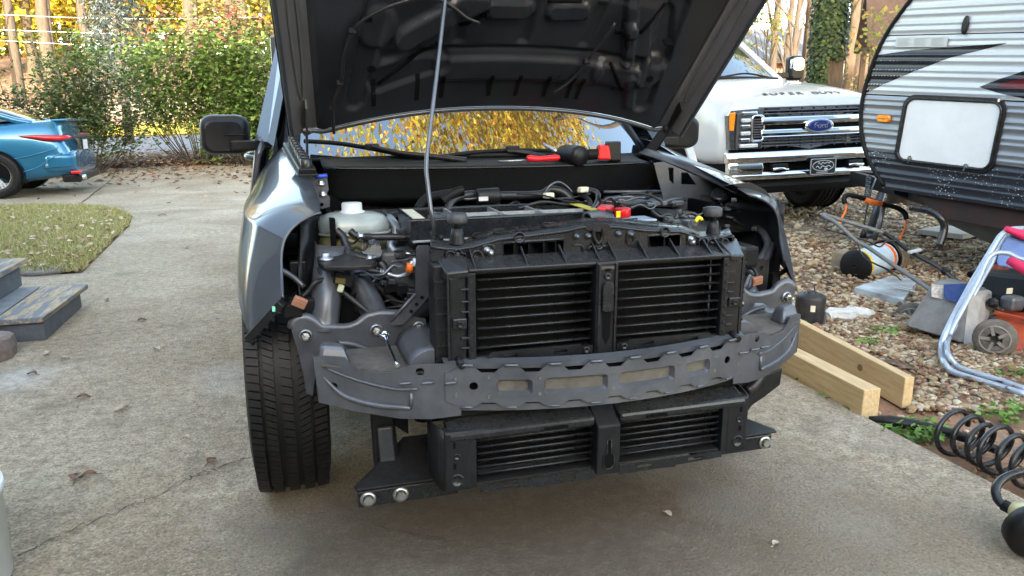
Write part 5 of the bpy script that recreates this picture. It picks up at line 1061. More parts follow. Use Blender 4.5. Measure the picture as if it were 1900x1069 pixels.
for y0,y1 in ((-.006,.25),(1.57,1.826)):
    b.grid([[Vector((xc+.375*math.cos(a),y0,.335+.375*math.sin(a))),Vector((xc+.375*math.cos(a),y1,.335+.375*math.sin(a)))] for xc in (0,) for a in np.linspace(R(-20),R(200),20)])
lb(b,'wheel_arch', M['black2'], BC)
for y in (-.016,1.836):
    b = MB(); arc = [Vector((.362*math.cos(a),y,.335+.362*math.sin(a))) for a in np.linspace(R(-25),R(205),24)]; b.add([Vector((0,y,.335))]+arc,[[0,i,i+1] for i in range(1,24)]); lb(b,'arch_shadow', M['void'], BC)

# ================================================================== WHITE HEAVY PICKUP
M['whitep'] = mat('white_paint', (.40,.41,.425), .25, 0, .02, 300, coat=.6)
M['lens'] = mat('clear_lamp', (.16,.17,.18), .1, .8, .5, 30, coat=1)
M['lampw'] = mat('white_reflector',(.62,.66,.7),.15,.3,.3,60,coat=.8); M['amber'] = mat('amber_lens', (.75,.22,.01), .2, 0, .25, 40, coat=.6)
WT = empty('white_pickup_truck', mat=Matrix.Translation((4.40,4.02,.06))@Matrix.Rotation(R(-1.8),4,'Y'), label='white heavy duty pickup truck with chrome grille parked behind the dark truck', cat='pickup truck')
# body side/fender shells (lofted), hood, cab
def wsec(y, hw, zb, zt, zc): 
    h_ = [(hw-.02,zb),(hw,zb+.12),(hw,zb+.30),(hw-.015,zt-.16),(hw-.06,zt-.04),(hw-.16,zt),(hw*.55,zc),(0,zc+.02)]
    return [Vector((-x,y,z)) for x,z in h_]+[Vector((x,y,z)) for x,z in h_[-2::-1]]
b = MB(); b.loft([wsec(.10,.955,.62,1.20,1.215),wsec(.16,.985,.60,1.255,1.27),wsec(.35,1.0,.58,1.32,1.36),wsec(.8,1.0,.58,1.39,1.45),wsec(1.3,1.0,.58,1.44,1.51),wsec(1.75,1.0,.58,1.47,1.54)],caps=True); hood = lb(b,'hood', M['whitep'], WT, sub=1)
for sx in (-1,1):  # wheel-arch flares
    b = MB(); rows = []
    for a in np.linspace(R(-8),R(188),26): rows.append([Vector((sx*(1.0-.09*k*k),1.15+(.475+.10*k)*math.cos(a),.47+(.475+.10*k)*math.sin(a))) for k in np.linspace(0,1,4)])
    for r_ in rows: r_[0].x = sx*1.035; r_[1].x = sx*1.03; r_[2].x = sx*1.012; r_[3].x = sx*.99
    b.grid(rows); lb(b,'wheel_arch_flare', M['whitep'], WT, solid=.01)
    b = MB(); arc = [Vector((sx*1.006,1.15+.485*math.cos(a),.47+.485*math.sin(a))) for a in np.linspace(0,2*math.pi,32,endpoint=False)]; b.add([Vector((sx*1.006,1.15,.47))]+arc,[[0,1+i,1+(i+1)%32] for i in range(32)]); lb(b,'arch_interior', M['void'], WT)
b = MB(); b.bx(-.99,.99,1.75,5.9,.55,1.47); lb(b,'cab_and_bed_side', M['whitep'], WT, bevel=.06)
def wg(y,z,hw): return [Vector((-hw-.12,y,1.46)),Vector((-hw,y,z-.06)),Vector((-hw+.12,y,z)),Vector((hw-.12,y,z)),Vector((hw,y,z-.06)),Vector((hw+.12,y,1.46))]
b = MB(); b.loft([wg(2.62,2.13,.76),wg(3.0,2.17,.77),wg(3.9,2.17,.77),wg(4.3,2.1,.77)]); lb(b,'roof', M['whitep'], WT, bevel=.03)
wsf = lambda u,v: Vector((u*(.90-.12*v),1.72+.18*u*u+v*.90,1.52+v*.605-.02*u*u))
b = MB(); b.grid([[wsf(u,v) for u in np.linspace(-1,1,13)] for v in np.linspace(0,1,6)]); lb(b,'windscreen', M['glass'], WT)
for sx in (-1,1): 
    b = MB(); b.tube([wsf(sx*1.02,v)+Vector((0,.02,0)) for v in np.linspace(-.05,1.05,6)],.055,8); lb(b,'windscreen_pillar', M['whitep'], WT)
    b = MB(); b.add([(sx*.96,2.15,1.50),(sx*.96,3.9,1.50),(sx*.84,3.85,2.07),(sx*.84,2.78,2.07)],[(0,1,2,3)]); lb(b,'side_window', M['glass2'], WT, solid=.02)
b = MB(); b.tube([wsf(u,.02)+Vector((0,-.02,.012)) for u in np.linspace(-.95,.95,14)],.022,6); lb(b,'cowl', M['black2'], WT)
for u0,u1 in ((-.75,.0),(.02,.8)): lb(MB().tube([wsf(u0,.04)+Vector((0,-.02,.02)),wsf((u0+u1)/2,.10)+Vector((0,-.02,.02)),wsf(u1,.03)+Vector((0,-.02,.02))],.012,6,sp=4),'wiper', M['black2'], WT)
# cowl-side mirrors
for sx in (-1,1):
    b = MB(); b.loft([[Vector((sx*(1.20+x_*k),2.0+dy,1.66+z_*k)) for x_,z_ in rrect(0,0,.20,.30,.05,4)] for k,dy in ((.8,-.06),(1,-.02),(1,.06))]); mo = lb(b,'mirror_housing', M['black'], WT)
    b = MB(); b.loft([[Vector((sx*(1.20+x_*k),2.0+dy,1.705+z_*k)) for x_,z_ in rrect(0,0,.19,.18,.05,4)] for k,dy in ((.8,-.075),(1.02,-.03),(1.02,.0))]); lb(b,'mirror_cap', M['chrome'] if sx>0 else M['whitep'], mo)
    lb(MB().bx(sx*.93,sx*1.14,1.98,2.04,1.54,1.61),'mirror_arm', M['black'], mo, bevel=.01)
# lower dark front, grille
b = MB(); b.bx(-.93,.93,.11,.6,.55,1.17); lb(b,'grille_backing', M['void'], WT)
def bowed(x): return .035*(x/.75)**2
def gbar(z0,z1,x0_,x1_,y0,nm,m_,bev=.012,dep=.07):
    b = MB(); b.loft([[Vector((x,y0+bowed(x),z0)),Vector((x,y0+bowed(x)-.012,(z0+z1)/2)),Vector((x,y0+bowed(x),z1)),Vector((x,y0+bowed(x)+dep,z1)),Vector((x,y0+bowed(x)+dep,z0))] for x in np.linspace(x0_,x1_,11)],smooth=False); return lb(b,nm,m_,WT,bevel=bev)
M['gribs'] = mat('grey_grille_plastic',(.09,.095,.105),.4,.2,.15,30)
for z in (1.125,1.155,1.185): gbar(z,z+.016,-.62,.62,.045,'grille_slat',M['gribs'],.004,.05)
for z in (.815,.845,.875): gbar(z,z+.016,-.62,.62,.045,'grille_slat',M['gribs'],.004,.05)
for x in np.linspace(-.55,.55,9): 
    lb(MB().bx(x-.004,x+.004,.07,.09,1.11,1.20),'grille_rib',M['gribs'],WT); lb(MB().bx(x-.004,x+.004,.07,.09,.80,.90),'grille_rib',M['gribs'],WT)
gbar(1.025,1.105,-.64,.64,.0,'chrome_bar',M['chrome']); gbar(.91,.985,-.64,.64,.0,'chrome_bar',M['chrome'])
gbar(.985,1.025,-.64,.64,.03,'bar_recess',M['void'],0,.04)
for sx in (-1,1):
    b = MB(); q = [Vector((sx*(.665+x_),.02+bowed(.68),z_+1.0)) for x_,z_ in rrect(0,0,.13,.24,.03,4)]; b.tube(q,.013,8,closed=True); lb(b,'side_vent_rim',M['chrome'],WT)
    for z in np.linspace(.915,1.085,8): lb(MB().bx(sx*.625,sx*.715,.035,.06,z-.006,z+.006),'side_vent_slat',M['gribs'],WT)
    b = MB(); b.plate([Vector((sx*x,.055+.10*max(0,(x-.72)),z)) for x,z in ((.60,1.19),(.96,1.175),(.985,1.13),(.965,.97),(.955,.80),(.60,.805))],[[Vector((sx*(.665+x_),.055+.0,z_+1.0)) for x_,z_ in rrect(0,0,.15,.26,.03,3)]],(0,.06,0)); hl = lb(b,'headlight',M['lens'],WT,bevel=.008)
    b = MB(); b.hexa([Vector((sx*.925,.055,.985)),Vector((sx*.962,.07,.985)),Vector((sx*.968,.10,.985)),Vector((sx*.925,.10,.985)),Vector((sx*.915,.05,1.16)),Vector((sx*.965,.065,1.155)),Vector((sx*.975,.10,1.155)),Vector((sx*.915,.10,1.16))]); lb(b,'turn_signal',M['amber'],hl,bevel=.006)
    for z,w_,m_ in ((1.145,.16,'chrome'),(1.08,.10,'lampw'),(1.02,.09,'chrome'),(.955,.10,'lampw'),(.89,.10,'chrome'),(.835,.20,'lampw')): lb(MB().box((sx*(.80 if w_<.15 else .76),.050,z),(w_,.03,.036)),'lamp_element',M[m_],hl,bevel=.008)
    lb(MB().box((sx*.895,.052,.98),(.016,.025,.34)),'lamp_divider',M['gunm'],hl,bevel=.004)
# oval badge
b = MB(); b.loft([[Vector((.148*k*math.cos(a),-.022+dy,1.005+.060*k*math.sin(a))) for a in np.linspace(0,2*math.pi,40,endpoint=False)] for k,dy in ((1.12,.02),(1.12,-.004),(1.02,-.012),(.96,-.008))]); bad = lb(b,'badge_rim',M['chrome'],WT)
b = MB(); b.loft([[Vector((.140*k*math.cos(a),-.034+dy,1.005+.055*k*math.sin(a))) for a in np.linspace(0,2*math.pi,40,endpoint=False)] for k,dy in ((1,.012),(1,.0),(.9,-.004))]); lb(b,'badge_field',mat('badge_blue',(.008,.022,.16),.2,.1,.0,coat=1),bad)
text_obj('badge_lettering','Ford',.085,M['chrome'],bad,Matrix.Translation((0,-.041,1.006))@Matrix.Rotation(R(90),4,'X'),.002,.25)
for i,ch in enumerate('SUPER DUTY'):
    if ch != ' ':
        if i == 0: bpy.context.view_layer.update(); he = hood.evaluated_get(bpy.context.evaluated_depsgraph_get())
        x = (i-4.5)*.098; hit,loc_,no_,_ = he.ray_cast(Vector((x,.25+.03*(x/.5)**2,2.5)),Vector((0,0,-1)))
        no_ = no_ if no_.z > 0 else -no_; yv = no_.cross(Vector((1,0,0))).normalized(); xv = yv.cross(no_); loc_ = loc_+no_*.003; text_obj('hood_letter',ch,.075,M['gunm'],hood,Matrix(((xv.x,yv.x,no_.x,loc_.x),(xv.y,yv.y,no_.y,loc_.y),(xv.z,yv.z,no_.z,loc_.z),(0,0,0,1))),.003,0,xs=1.8)
# bumper
def bump_ring(x, z0, z1, y0, dep=.16): return [Vector((x,y0+.10*(abs(x)/1.0)**3,z0)),Vector((x,y0-.02+.10*(abs(x)/1.0)**3,(z0+z1)/2)),Vector((x,y0+.015+.10*(abs(x)/1.0)**3,z1)),Vector((x,y0+dep,z1)),Vector((x,y0+dep,z0))]
b = MB(); b.loft([bump_ring(x,.665,.775,-.06) for x in np.linspace(-1.0,1.0,15)]); bmp = lb(b,'bumper_upper_bar',M['chrome'],WT,bevel=.01)
b = MB(); b.loft([bump_ring(x,.50,.585,-.05) for x in np.linspace(-.97,.97,15)]); lb(b,'bumper_lower_bar',M['chrome'],WT,bevel=.01)
for sx in (-1,1): lb(MB().loft([bump_ring(sx*x,.52,.72,-.055) for x in (.64,.72,.85,.98)]),'bumper_corner',M['chrome'],WT,bevel=.01)
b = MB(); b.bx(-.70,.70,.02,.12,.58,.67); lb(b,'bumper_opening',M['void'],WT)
for sx in (-1,1): lb(MB().box((sx*.45,-.02,.62),(.18,.06,.06)),'opening_pad',M['black'],WT,bevel=.01); lb(MB().tube([(sx*.36,-.05,.60),(sx*.45,-.055,.605),(sx*.54,-.05,.60)],.014,8),'tow_hook',M['chrome'],WT)
b = MB(); b.loft([bump_ring(x,.36,.50,.0,.10) for x in np.linspace(-.95,.95,11)]); lb(b,'air_dam',M['black2'],WT,bevel=.01)
# dealer plate
M['plateb'] = mat('black_plate',(.02,.022,.026),.4,0,.2,50); M['platew'] = mat('plate_print',(.62,.63,.62),.5,0,.1,50)
pl = lb(MB().box((.02,-.085,.605),(.31,.01,.165)),'front_plate',M['plateb'],WT,bevel=.004)
b = MB(); b.tube([Vector((.02+x_,-.092,.605+z_)) for x_,z_ in rrect(0,0,.295,.15,.012,3)],.003,6,closed=True); lb(b,'plate_border',M['platew'],pl)
b = MB(); b.tube([Vector((.02+.125*math.cos(a),-.092,.612+.052*math.sin(a))) for a in np.linspace(0,2*math.pi,36,endpoint=False)],.0035,6,closed=True); lb(b,'plate_oval',M['platew'],pl)
for zc,xa,xb,am,k in ((.632,-.065,.085,.011,9),(.597,-.085,.095,.014,8)):   # worn script, too small to read in the photo
    lb(MB().tube([Vector((.02+xa+(xb-xa)*t_,-.092,zc+.010*t_+am*math.sin(t_*k*2.2)*(.6+.4*math.sin(t_*7)))) for t_ in np.linspace(0,1,60)],.0042,5),'plate_script',M['platew'],pl)
lb(MB().ball((.055,-.091,.578),(.022,.002,.012)),'plate_motif',M['platew'],pl)
for x in np.linspace(-.05,.07,9): lb(MB().box((x,-.0915,.546),(.009,.002,.010)),'plate_small_print',M['platew'],pl)
# wheels
for x in (-.86,.86): wheel(WT,(x,1.15,.43),R_=1.19,W_=1.25); wheel(WT,(x,4.9,.43),R_=1.19,W_=1.25)
b = MB(); b.cyl((-.8,1.1,.42),(.8,1.1,.42),.06,n=12); b.ball((.25,1.1,.42),.16); lb(b,'front_axle',M['black2'],WT)

# ================================================================== TRAVEL TRAILER
N0 = Vector((3.55,2.25,.62)); e1 = Vector((.262,-.962,-.066)).normalized(); e2 = Vector((e1.y*-1,e1.x,0)).normalized(); e3 = e2.cross(e1).normalized()
if e3.z < 0: e3 = -e3
if e2.x < 0: e2 = -e2
RM = Matrix((( e1.x,e2.x,e3.x,N0.x),(e1.y,e2.y,e3.y,N0.y),(e1.z,e2.z,e3.z,N0.z),(0,0,0,1)))
RV = empty('travel_trailer', mat=Matrix.Translation((N0.x+1.2,N0.y-1.5,0)), label='silver and black travel trailer with white storage hatch, nose toward the white truck', cat='trailer')
def ah(px,py):
    d = _fw + _rt*((px-950)/F) + _up*((534.5-py)/F); k = (N0-CAM).dot(e2)/d.dot(e2); q = CAM+d*k-N0; return q.dot(e1),q.dot(e3)
def RP(a,h,off=0): return N0+e1*a+e3*h+e2*off
nose = [ah(*q) for q in ((1640,345),(1622,315),(1607,282),(1599,245),(1598,215),(1603,175),(1616,130),(1634,85),(1657,45),(1690,0),(1730,-50),(1790,-110))]
nh = [q[1] for q in nose]; na = [q[0] for q in nose]
HMAX = nh[-1]
def aL(h): return float(np.interp(h,nh,na))
def corr(h):   # horizontally ribbed aluminium siding
    k = (h/.105)%1; return -.006*(math.exp(-((k-.2)/.07)**2)+math.exp(-((k-.8)/.07)**2)) + .004*math.exp(-((k-.5)/.2)**2)
AR = 4.2
def siding(name, m_, f0, f1, h0, h1, off=0, n=None, par=None):
    n = n or int((h1-h0)/.0075); rows = []
    for h in np.linspace(h0,h1,max(3,n)):
        a0,a1 = f0(h),f1(h)
        if a1 <= a0: a1 = a0+.001
        rows.append([RP(a,h,corr(h)-off) for a in np.linspace(a0,a1,4)])
    return MB().grid(rows).build(name, m_, par or RV)
M['rvsil'] = mat('silver_siding',(.32,.34,.36),.30,.5,.1,3,vstretch=(.3,.3,8)); M['rvgry'] = mat('grey_siding',(.22,.235,.255),.30,.5,.2,3,vstretch=(.3,.3,12)); M['rvblk'] = mat('black_siding',(.016,.018,.024),.25,.2,.25,6,vstretch=(.4,.4,10),coat=.4); M['rvwht'] = mat('white_siding',(.42,.45,.48),.28,.3,.12,3,vstretch=(.3,.3,8))
hb = ah(1602,278)[1]; hg = ah(1606,175)[1]; hu = ah(1650,66)[1]
# splashed dried drops on the lower black panel
m,t,b_,o3 = newmat('splashed_black_siding',.28); s1 = voro(t,o3,55); nz = noise(t,o3,3.5,3); f_ = mix(t,1,ramp(t,s1,[(.0,(1,1,1)),(.16,(1,1,1)),(.24,(0,0,0))]),ramp(t,nz,[(.5,(0,0,0)),(.6,(1,1,1))]),'MULTIPLY'); c = mix(t,f_,(.014,.016,.022),(.45,.5,.55)); t.links.new(c,b_.inputs[0]); M['rvspl'] = m
siding('lower_siding', M['rvspl'], aL, lambda h: AR, 0, hb)
siding('middle_siding', M['rvgry'], aL, lambda h: AR, hb+.002, hg)
siding('upper_siding', M['rvwht'], aL, lambda h: AR, hg+.002, HMAX)
def edge(pts): q = [ah(*p) for p in pts]; q.sort(key=lambda z:z[1]); hs_ = [z[1] for z in q]; as_ = [z[0] for z in q]; return (lambda h: float(np.interp(h,hs_,as_))), hs_[0], hs_[-1]
# black swoosh decal: upper edge and lower edge given along the ray plane
def swoosh(name, m_, upper, lower, off=.002):
    U = [ah(*p) for p in upper]; L_ = [ah(*p) for p in lower]; n = 40; rows = []
    ua = [q[0] for q in U]; uh = [q[1] for q in U]; la = [q[0] for q in L_]; lh = [q[1] for q in L_]
    a0,a1 = max(min(ua),min(la)),min(max(ua),max(la)); rows = []
    for a in np.linspace(a0,a1,n):
        h0,h1 = float(np.interp(a,la,lh)),float(np.interp(a,ua,uh)); rows.append([RP(max(a,aL(h)),h,corr(h)-off) for h in np.linspace(h0,max(h1,h0+.001),30)])
    return MB().grid(rows).build(name, m_, RV)
swoosh('black_decal', M['rvblk'], [(1600,108),(1636,101),(1690,93),(1790,86),(1868,80)], [(1600,176),(1650,152),(1700,131),(1760,108),(1868,81)])
swoosh('black_decal', M['rvblk'], [(1818,161),(1840,152),(1900,132),(1990,100)], [(1818,161.5),(1850,172),(1900,183),(1990,200)])
swoosh('red_decal', mat('maroon_decal',(.10,.012,.018),.3,.1,.2,6), [(1850,158),(1900,144),(1990,118)], [(1850,160),(1900,166),(1990,178)], .004)
siding('belt_line', M['void'], aL, lambda h: AR, hg-.004, hg+.004, .004, 4); siding('belt_line', M['void'], lambda h: aL(h)+.01, lambda h: AR, hu-.003, hu+.003, .004, 4)
b = MB(); b.tube([RP(a,h,-.004) for a,h in nose],.016,8,sp=4); b.build('nose_trim', M['black2'], RV)
# body volume behind the side: nose cap, far wall, roof
rows = [[RP(aL(h)+.0,h,k) for k in (0,.4,1.2,2.0,2.4)] for h in np.linspace(0,HMAX,24)]; MB().grid(rows).build('nose_cap', M['rvsil'], RV)
MB().grid([[RP(aL(h),h,2.4),RP(AR,h,2.4)] for h in np.linspace(0,HMAX,8)]).build('far_side', M['rvsil'], RV)
MB().add([RP(aL(HMAX),HMAX),RP(AR,HMAX),RP(AR,HMAX,2.4),RP(aL(HMAX),HMAX,2.4)],[(0,1,2,3)]).build('roof', M['rvsil'], RV)
MB().add([RP(AR,0),RP(AR,HMAX),RP(AR,HMAX,2.4),RP(AR,0,2.4)],[(0,1,2,3)]).build('rear_wall', M['rvsil'], RV)
MB().add([RP(na[0],0,.01),RP(AR,0,.01),RP(AR,0,2.4),RP(na[0],0,2.4)],[(0,1,2,3)]).build('underside', M['black2'], RV)
# frame rail with rust below the siding, underbelly
b = MB(); b.hexa([RP(.25,-.01,.06),RP(AR,-.01,.06),RP(AR,-.01,.12),RP(.25,-.01,.12),RP(.45,-.15,.06),RP(AR,-.15,.06),RP(AR,-.15,.12),RP(.45,-.15,.12)]); b.build('frame_rail', mat('rusty_black_frame',(.02,.018,.018),.6,.2,.4,6,col2=(.05,.02,.016)), RV)
b = MB(); b.hexa([RP(.35,-.15,.10),RP(AR,-.15,.10),RP(AR,-.15,2.2),RP(.35,-.15,2.2),RP(.8,-.33,.30),RP(AR,-.33,.30),RP(AR,-.33,2.0),RP(.8,-.33,2.0)]); b.build('underbelly', mat('grey_belly_board',(.10,.105,.11),.7,0,.2,8), RV)
# hatch
q0,q1 = ah(1660,297),ah(1868,184); ha = [ah(*p) for p in ((1653,299),(1686,173),(1872,185),(1843,327))]
A0,A1 = (ha[0][0]+ha[1][0])/2,(ha[2][0]+ha[3][0])/2; H0,H1 = (ha[0][1]+ha[3][1])/2,(ha[1][1]+ha[2][1])/2
ca,ch = (A0+A1)/2,(H0+H1)/2; wA,wH = A1-A0,H1-H0
def shear(a,h): k = (h-ch)/wH; return a+k*0
ro = [RP(shear(*q),q[1],-.016) for q in rrect(ca,ch,wA,wH,.085,6)]; ri = [RP(shear(*q),q[1],-.018) for q in rrect(ca,ch,wA-.07,wH-.07,.06,6)]
b = MB(); b.plate(ro,[ri],e2*.022); b.build('hatch_frame', M['black'], RV, bevel=.005); hf = bpy.data.objects[RV.children[-1].name]
b = MB(); b.tube([RP(*q,-.019) for q in rrect(ca,ch,wA-.05,wH-.05,.07,6)],.008,8,closed=True); b.build('hatch_seal', M['blacks'], hf)
m,t,b_,o3 = newmat('white_stucco_panel',.45); c = ramp(t,noise(t,o3,6,4),[(.3,(.52,.55,.57)),(.7,(.60,.62,.64))]); t.links.new(c,b_.inputs[0]); bumpn(t,b_,noise(t,o3,90,3),.25,.004)
b = MB(); b.plate([RP(*q,-.012) for q in rrect(ca,ch,wA-.074,wH-.074,.055,6)],(),e2*.012); b.build('hatch_door', m, RV); hd = RV.children[-1]
for px,py in ((1691,293),(1795,308)):
    a,h = ah(px,py); b = MB(); b.cyl(RP(a,h,-.012),RP(a,h,-.024),.017,n=14); b.bar(RP(a,h,-.026),RP(a-.004,h-.035,-.03),.012,.006,e2); b.build('hatch_latch', M['chrome'], hd)
b = MB(); a,h = ah(1858,187); b.box(RP(a,h,-.02),(.02,.02,.02)); b.build('hatch_hinge_stop', M['chrome'], hd, bevel=.003)
a,h = ah(1642,220); b = MB(); b.loft([[RP(a+x_*k,h+z_*k,-.004-d_) for x_,z_ in rrect(0,0,.105,.052,.02,4)] for k,d_ in ((1,0),(1,.018),(.85,.028))]); b.build('marker_light', M['amber'], RV)
MB().bar(RP(a-.03,h,-.033),RP(a+.03,h,-.033),.002,.007,e2).build('marker_lettering', M['void'], RV)
a,h = ah(1793,47); b = MB(); b.loft([[RP(a+.022*k*math.cos(t_)*(1),h+.062*k*math.sin(t_),-.008-d_) for t_ in np.linspace(0,2*math.pi,20,endpoint=False)] for k,d_ in ((1,0),(.95,.012),(.6,.016))]); b.build('vent_cap', M['black'], RV)
a0,h0 = ah(1662,88); a1,h1 = ah(1762,66); st_ = mat('clear_sticker',(.36,.385,.41),.3,.1,.05,20)
b = MB(); b.add([RP(a0,h0,-.0135),RP(a1,h0,-.0135),RP(a1,h1-.006,-.0135),RP(a0,h1-.006,-.0135)],[(0,1,2,3)]); b.build('notice_sticker', st_, RV); sk = RV.children[-1]
b = MB()
for c_ in range(3):
    for r_ in range(7):
        aa = a0+(a1-a0)*(.04+.33*c_); ln = (a1-a0)*(.27*random.uniform(.7,1)); hh_ = h0+(h1-h0)*(.12+.11*r_); b.bar(RP(aa,hh_,-.0145),RP(aa+ln,hh_,-.0145),.0005,.003,e2)
b.build('sticker_print', M['gunm'], sk); tag(RV.children[-1] if 0 else bpy.data.objects['sticker_print'], kind='stuff')
# tongue, jack, chain, cable, hose
tc = RP(na[0]-.1,-.06,1.2); tip = RP(na[0]-1.05,-.10,1.2)
for k in (.35,2.05): MB().bar(RP(.3,-.08,k),tip,.06,.11).build('tongue_beam', M['black'], RV, bevel=.005)
pj = P(1612,442,Z=.02); pt = P(1640,345,D=(pj-CAM).dot(_fw)-.05); b = MB(); b.cyl(pj+Vector((0,0,.05)),pt,.035,n=14); b.cyl(pj,pj+Vector((0,0,.05)),.07,n=14); b.build('jack_leg', M['ecoat2'], RV)
b = MB(); g0 = P(1612,330,D=6.6)
for i in range(12):
    c_ = g0.lerp(P(1608,372,D=6.4),i/11); b.torus(c_,(1,.3,0) if i%2 else (.2,1,.4),.022,.006,10,5)
b.build('safety_chain', M['rodm'], RV); tag(bpy.data.objects['safety_chain'],kind='stuff')
MB().tube([P(1625,330,D=6.4),P(1615,360,D=6.2),P(1606,400,D=6.1),P(1603,425,D=6.1)],.007,8,sp=5).build('lighting_cable', M['hose'], RV); MB().lathe(P(1603,426,D=6.1),(0,0,-1),[(.012,0),(.026,.03),(.026,.07),(0,.075)],12).build('lighting_plug', M['black'], RV)
MB().tube([P(1690,385,D=5.3),P(1725,392,D=5.2),P(1745,405,D=5.15),P(1752,425,D=5.15),P(1742,460,D=5.15)],.026,12,sp=5).build('drain_hose', M['blacks'], RV)
MB().hexa([P(a_,c_,D=6.0) for a_,c_ in ((1655,340),(1720,372),(1745,388),(1660,360))]+[P(a_,c_,D=6.3) for a_,c_ in ((1655,340),(1720,372),(1745,388),(1660,360))]).build('propane_cover', M['black2'], RV)
for k in (-.02,2.25): 
    for aa in (3.1,): MB().torus(RP(aa,-.30,k+.1),e2,.24,.11,24,10).build('trailer_tyre', M['rubber'], RV)
# ================================================================== YARD THINGS
M['wood'] = mat('fresh_pine', (.62,.47,.27), .65, 0, .2, 5, bump=.1, bs=60, vstretch=(14,1.2,14), col2=(.46,.31,.15))
M['woodend'] = mat('pine_end_grain', (.48,.34,.18), .75, 0, .25, 30)
GZ = -.03
def timber(x0,x1,y0,y1,h,rz,label,plies):
    t_ = empty('timber', ((x0+x1)/2,(y0+y1)/2,GZ), (0,0,rz), label=label, cat='timber', group='timbers beside the driveway'); w_ = (x1-x0)/plies
    for k in range(plies):
        a = -(x1-x0)/2+w_*k; b = MB(); dy = .012*k; b.bx(a+.001,a+w_-.001,-(y1-y0)/2+dy,(y1-y0)/2+dy,0,h-.004*k); b.build('board', M['wood'], t_, local=True, bevel=.004)
    return t_
timber(1.385,1.475,-.14,1.12,.135,R(-3),'two ply pine timber nearest the driveway edge with knotty end facing the camera',2)
t2 = timber(1.735,1.78,-.08,1.42,.135,R(-9),'single pine board standing on edge behind the two ply timber',1)
b = MB(); b.lathe(t2.matrix_world@Vector((-.024,-.45,.075)),(-1,0,0),[(.016,0),(.012,.001),(0,.001)],14); b.build('knot', mat('knot_brown',(.22,.11,.05),.7), t2)
MB().box((1.86,.95,GZ+.02),(.09,.5,.05),rz=R(-8)).build('scrap', M['wood'])
o = bpy.data.objects['scrap']; o.name = 'short_board'; tag(o,'short pine offcut lying behind the timbers','board')
# black motor can with wire bail
cc = P(1500,604,Z=GZ); cn = empty('motor_canister', cc, label='small black motor can with a wire bail on the gravel behind the timbers', cat='canister')
b = MB(); b.lathe(cc,(0,0,1),[(0,0),(.078,0),(.082,.006),(.082,.165),(.078,.18),(.06,.19),(.026,.192),(.026,.205),(0,.205)],28); b.build('can_body', mat('scuffed_black_can',(.028,.028,.032),.5,.2,.5,25), cn)
MB().tube([cc+Vector((-.05,0,.195)),cc+Vector((-.02,0,.235)),cc+Vector((.012,0,.24)),cc+Vector((.02,0,.20))],.003,6,sp=5).build('wire_bail', M['rodm'], cn)
MB().box(cc+Vector((-.04,-.073,.12)),(.025,.004,.035),rz=R(-28)).build('can_label', M['cream'], cn)
MB().box(cc+Vector((.05,-.066,.05)),(.02,.012,.09),rz=R(35)).build('can_bracket', M['ecoat2'], cn, bevel=.003)
# broken concrete lump
cs = P(1572,594,Z=GZ); b = MB(); rg = []
for k,x in enumerate(np.linspace(-.15,.16,7)):
    r_ = (.035,.05,.055,.05,.052,.045,.025)[k]; rg.append([cs+Vector((x,.03*math.sin(k*2)+r_*1.1*math.cos(a),max(-.005,.035+r_*.75*math.sin(a)+.006*math.sin(5*a+k)))) for a in np.linspace(0,2*math.pi,10,endpoint=False)])
b.loft(rg); o = b.build('concrete_lump', mat('pale_concrete',(.52,.52,.50),.9,0,.2,30,bump=.5,bs=60), smooth=False); tag(o,'pale broken lump of concrete lying on the gravel','concrete lump')
# wire spool
C1,C2 = P(1588,494,D=5.45),P(1641,477,D=5.66); ax = (C2-C1).normalized(); sp0 = empty('wire_spool', C1, label='pale blue wire spool with black flanges lying on wooden blocks', cat='spool')
Ls = (C2-C1).length; M['spwrap'] = mat('pale_blue_wrap',(.42,.56,.66),.45,0,.12,12); M['spyel'] = mat('yellow_band',(.75,.52,.06),.45,0,.2,12)
b = MB(); b.lathe(C1,ax,[(0,-.012),(.118,-.012),(.124,-.006),(.124,.006),(.118,.012)],36); b.build('flange', M['black'], sp0); f_ = sp0.children[-1]
b = MB(); b.lathe(C1-ax*.0125,-ax,[(.020,0),(.020,.004),(.012,.005),(.010,0),(0,0)],16); b.build('hub', M['black2'], f_)
b = MB(); b.lathe(C2,ax,[(.128,-.010),(.136,-.004),(.136,.006),(.13,.012),(0,.012)],36); b.build('flange', M['black'], sp0)
b = MB(); b.lathe(C1,ax,[(.112,.012),(.112,Ls-.01)],36); b.build('wrap', M['spwrap'], sp0); wr = sp0.children[-1]
b = MB(); b.lathe(C1,ax,[(.1125,.016),(.1135,.018),(.1135,.05),(.1125,.052)],36); b.build('yellow_band', M['spyel'], wr)
b = MB(); b.lathe(C1,ax,[(.1125,Ls-.06),(.1135,Ls-.058),(.1135,Ls-.03),(.1125,Ls-.028)],36); b.build('orange_band', M['orange'], wr)
b = MB(); x_,y_ = frame(ax); b.tube([C1+ax*(Ls*k)+(x_*math.cos(a)+y_*math.sin(a))*.118 for k,a in ((.9,-2.6),(.92,-2.2),(.9,-1.8),(.93,-1.2))],.004,6,sp=4); b.build('wire_end', M['white'], sp0)
for (a_,c_,w_,h_,nm) in ((1561,510,.10,.13,'left'),(1663,492,.13,.16,'right')):
    q = P(a_,c_,D=5.8); o = MB().box((q.x,q.y,GZ+h_/2+.02),(w_,.14,h_),rz=R(25)).build('wood_block', mat('weathered_block',(.20,.16,.11),.85,0,.3,14), bevel=.005); tag(o,f'weathered wooden block propping the {nm} end of the wire spool','wood block','blocks under the spool')
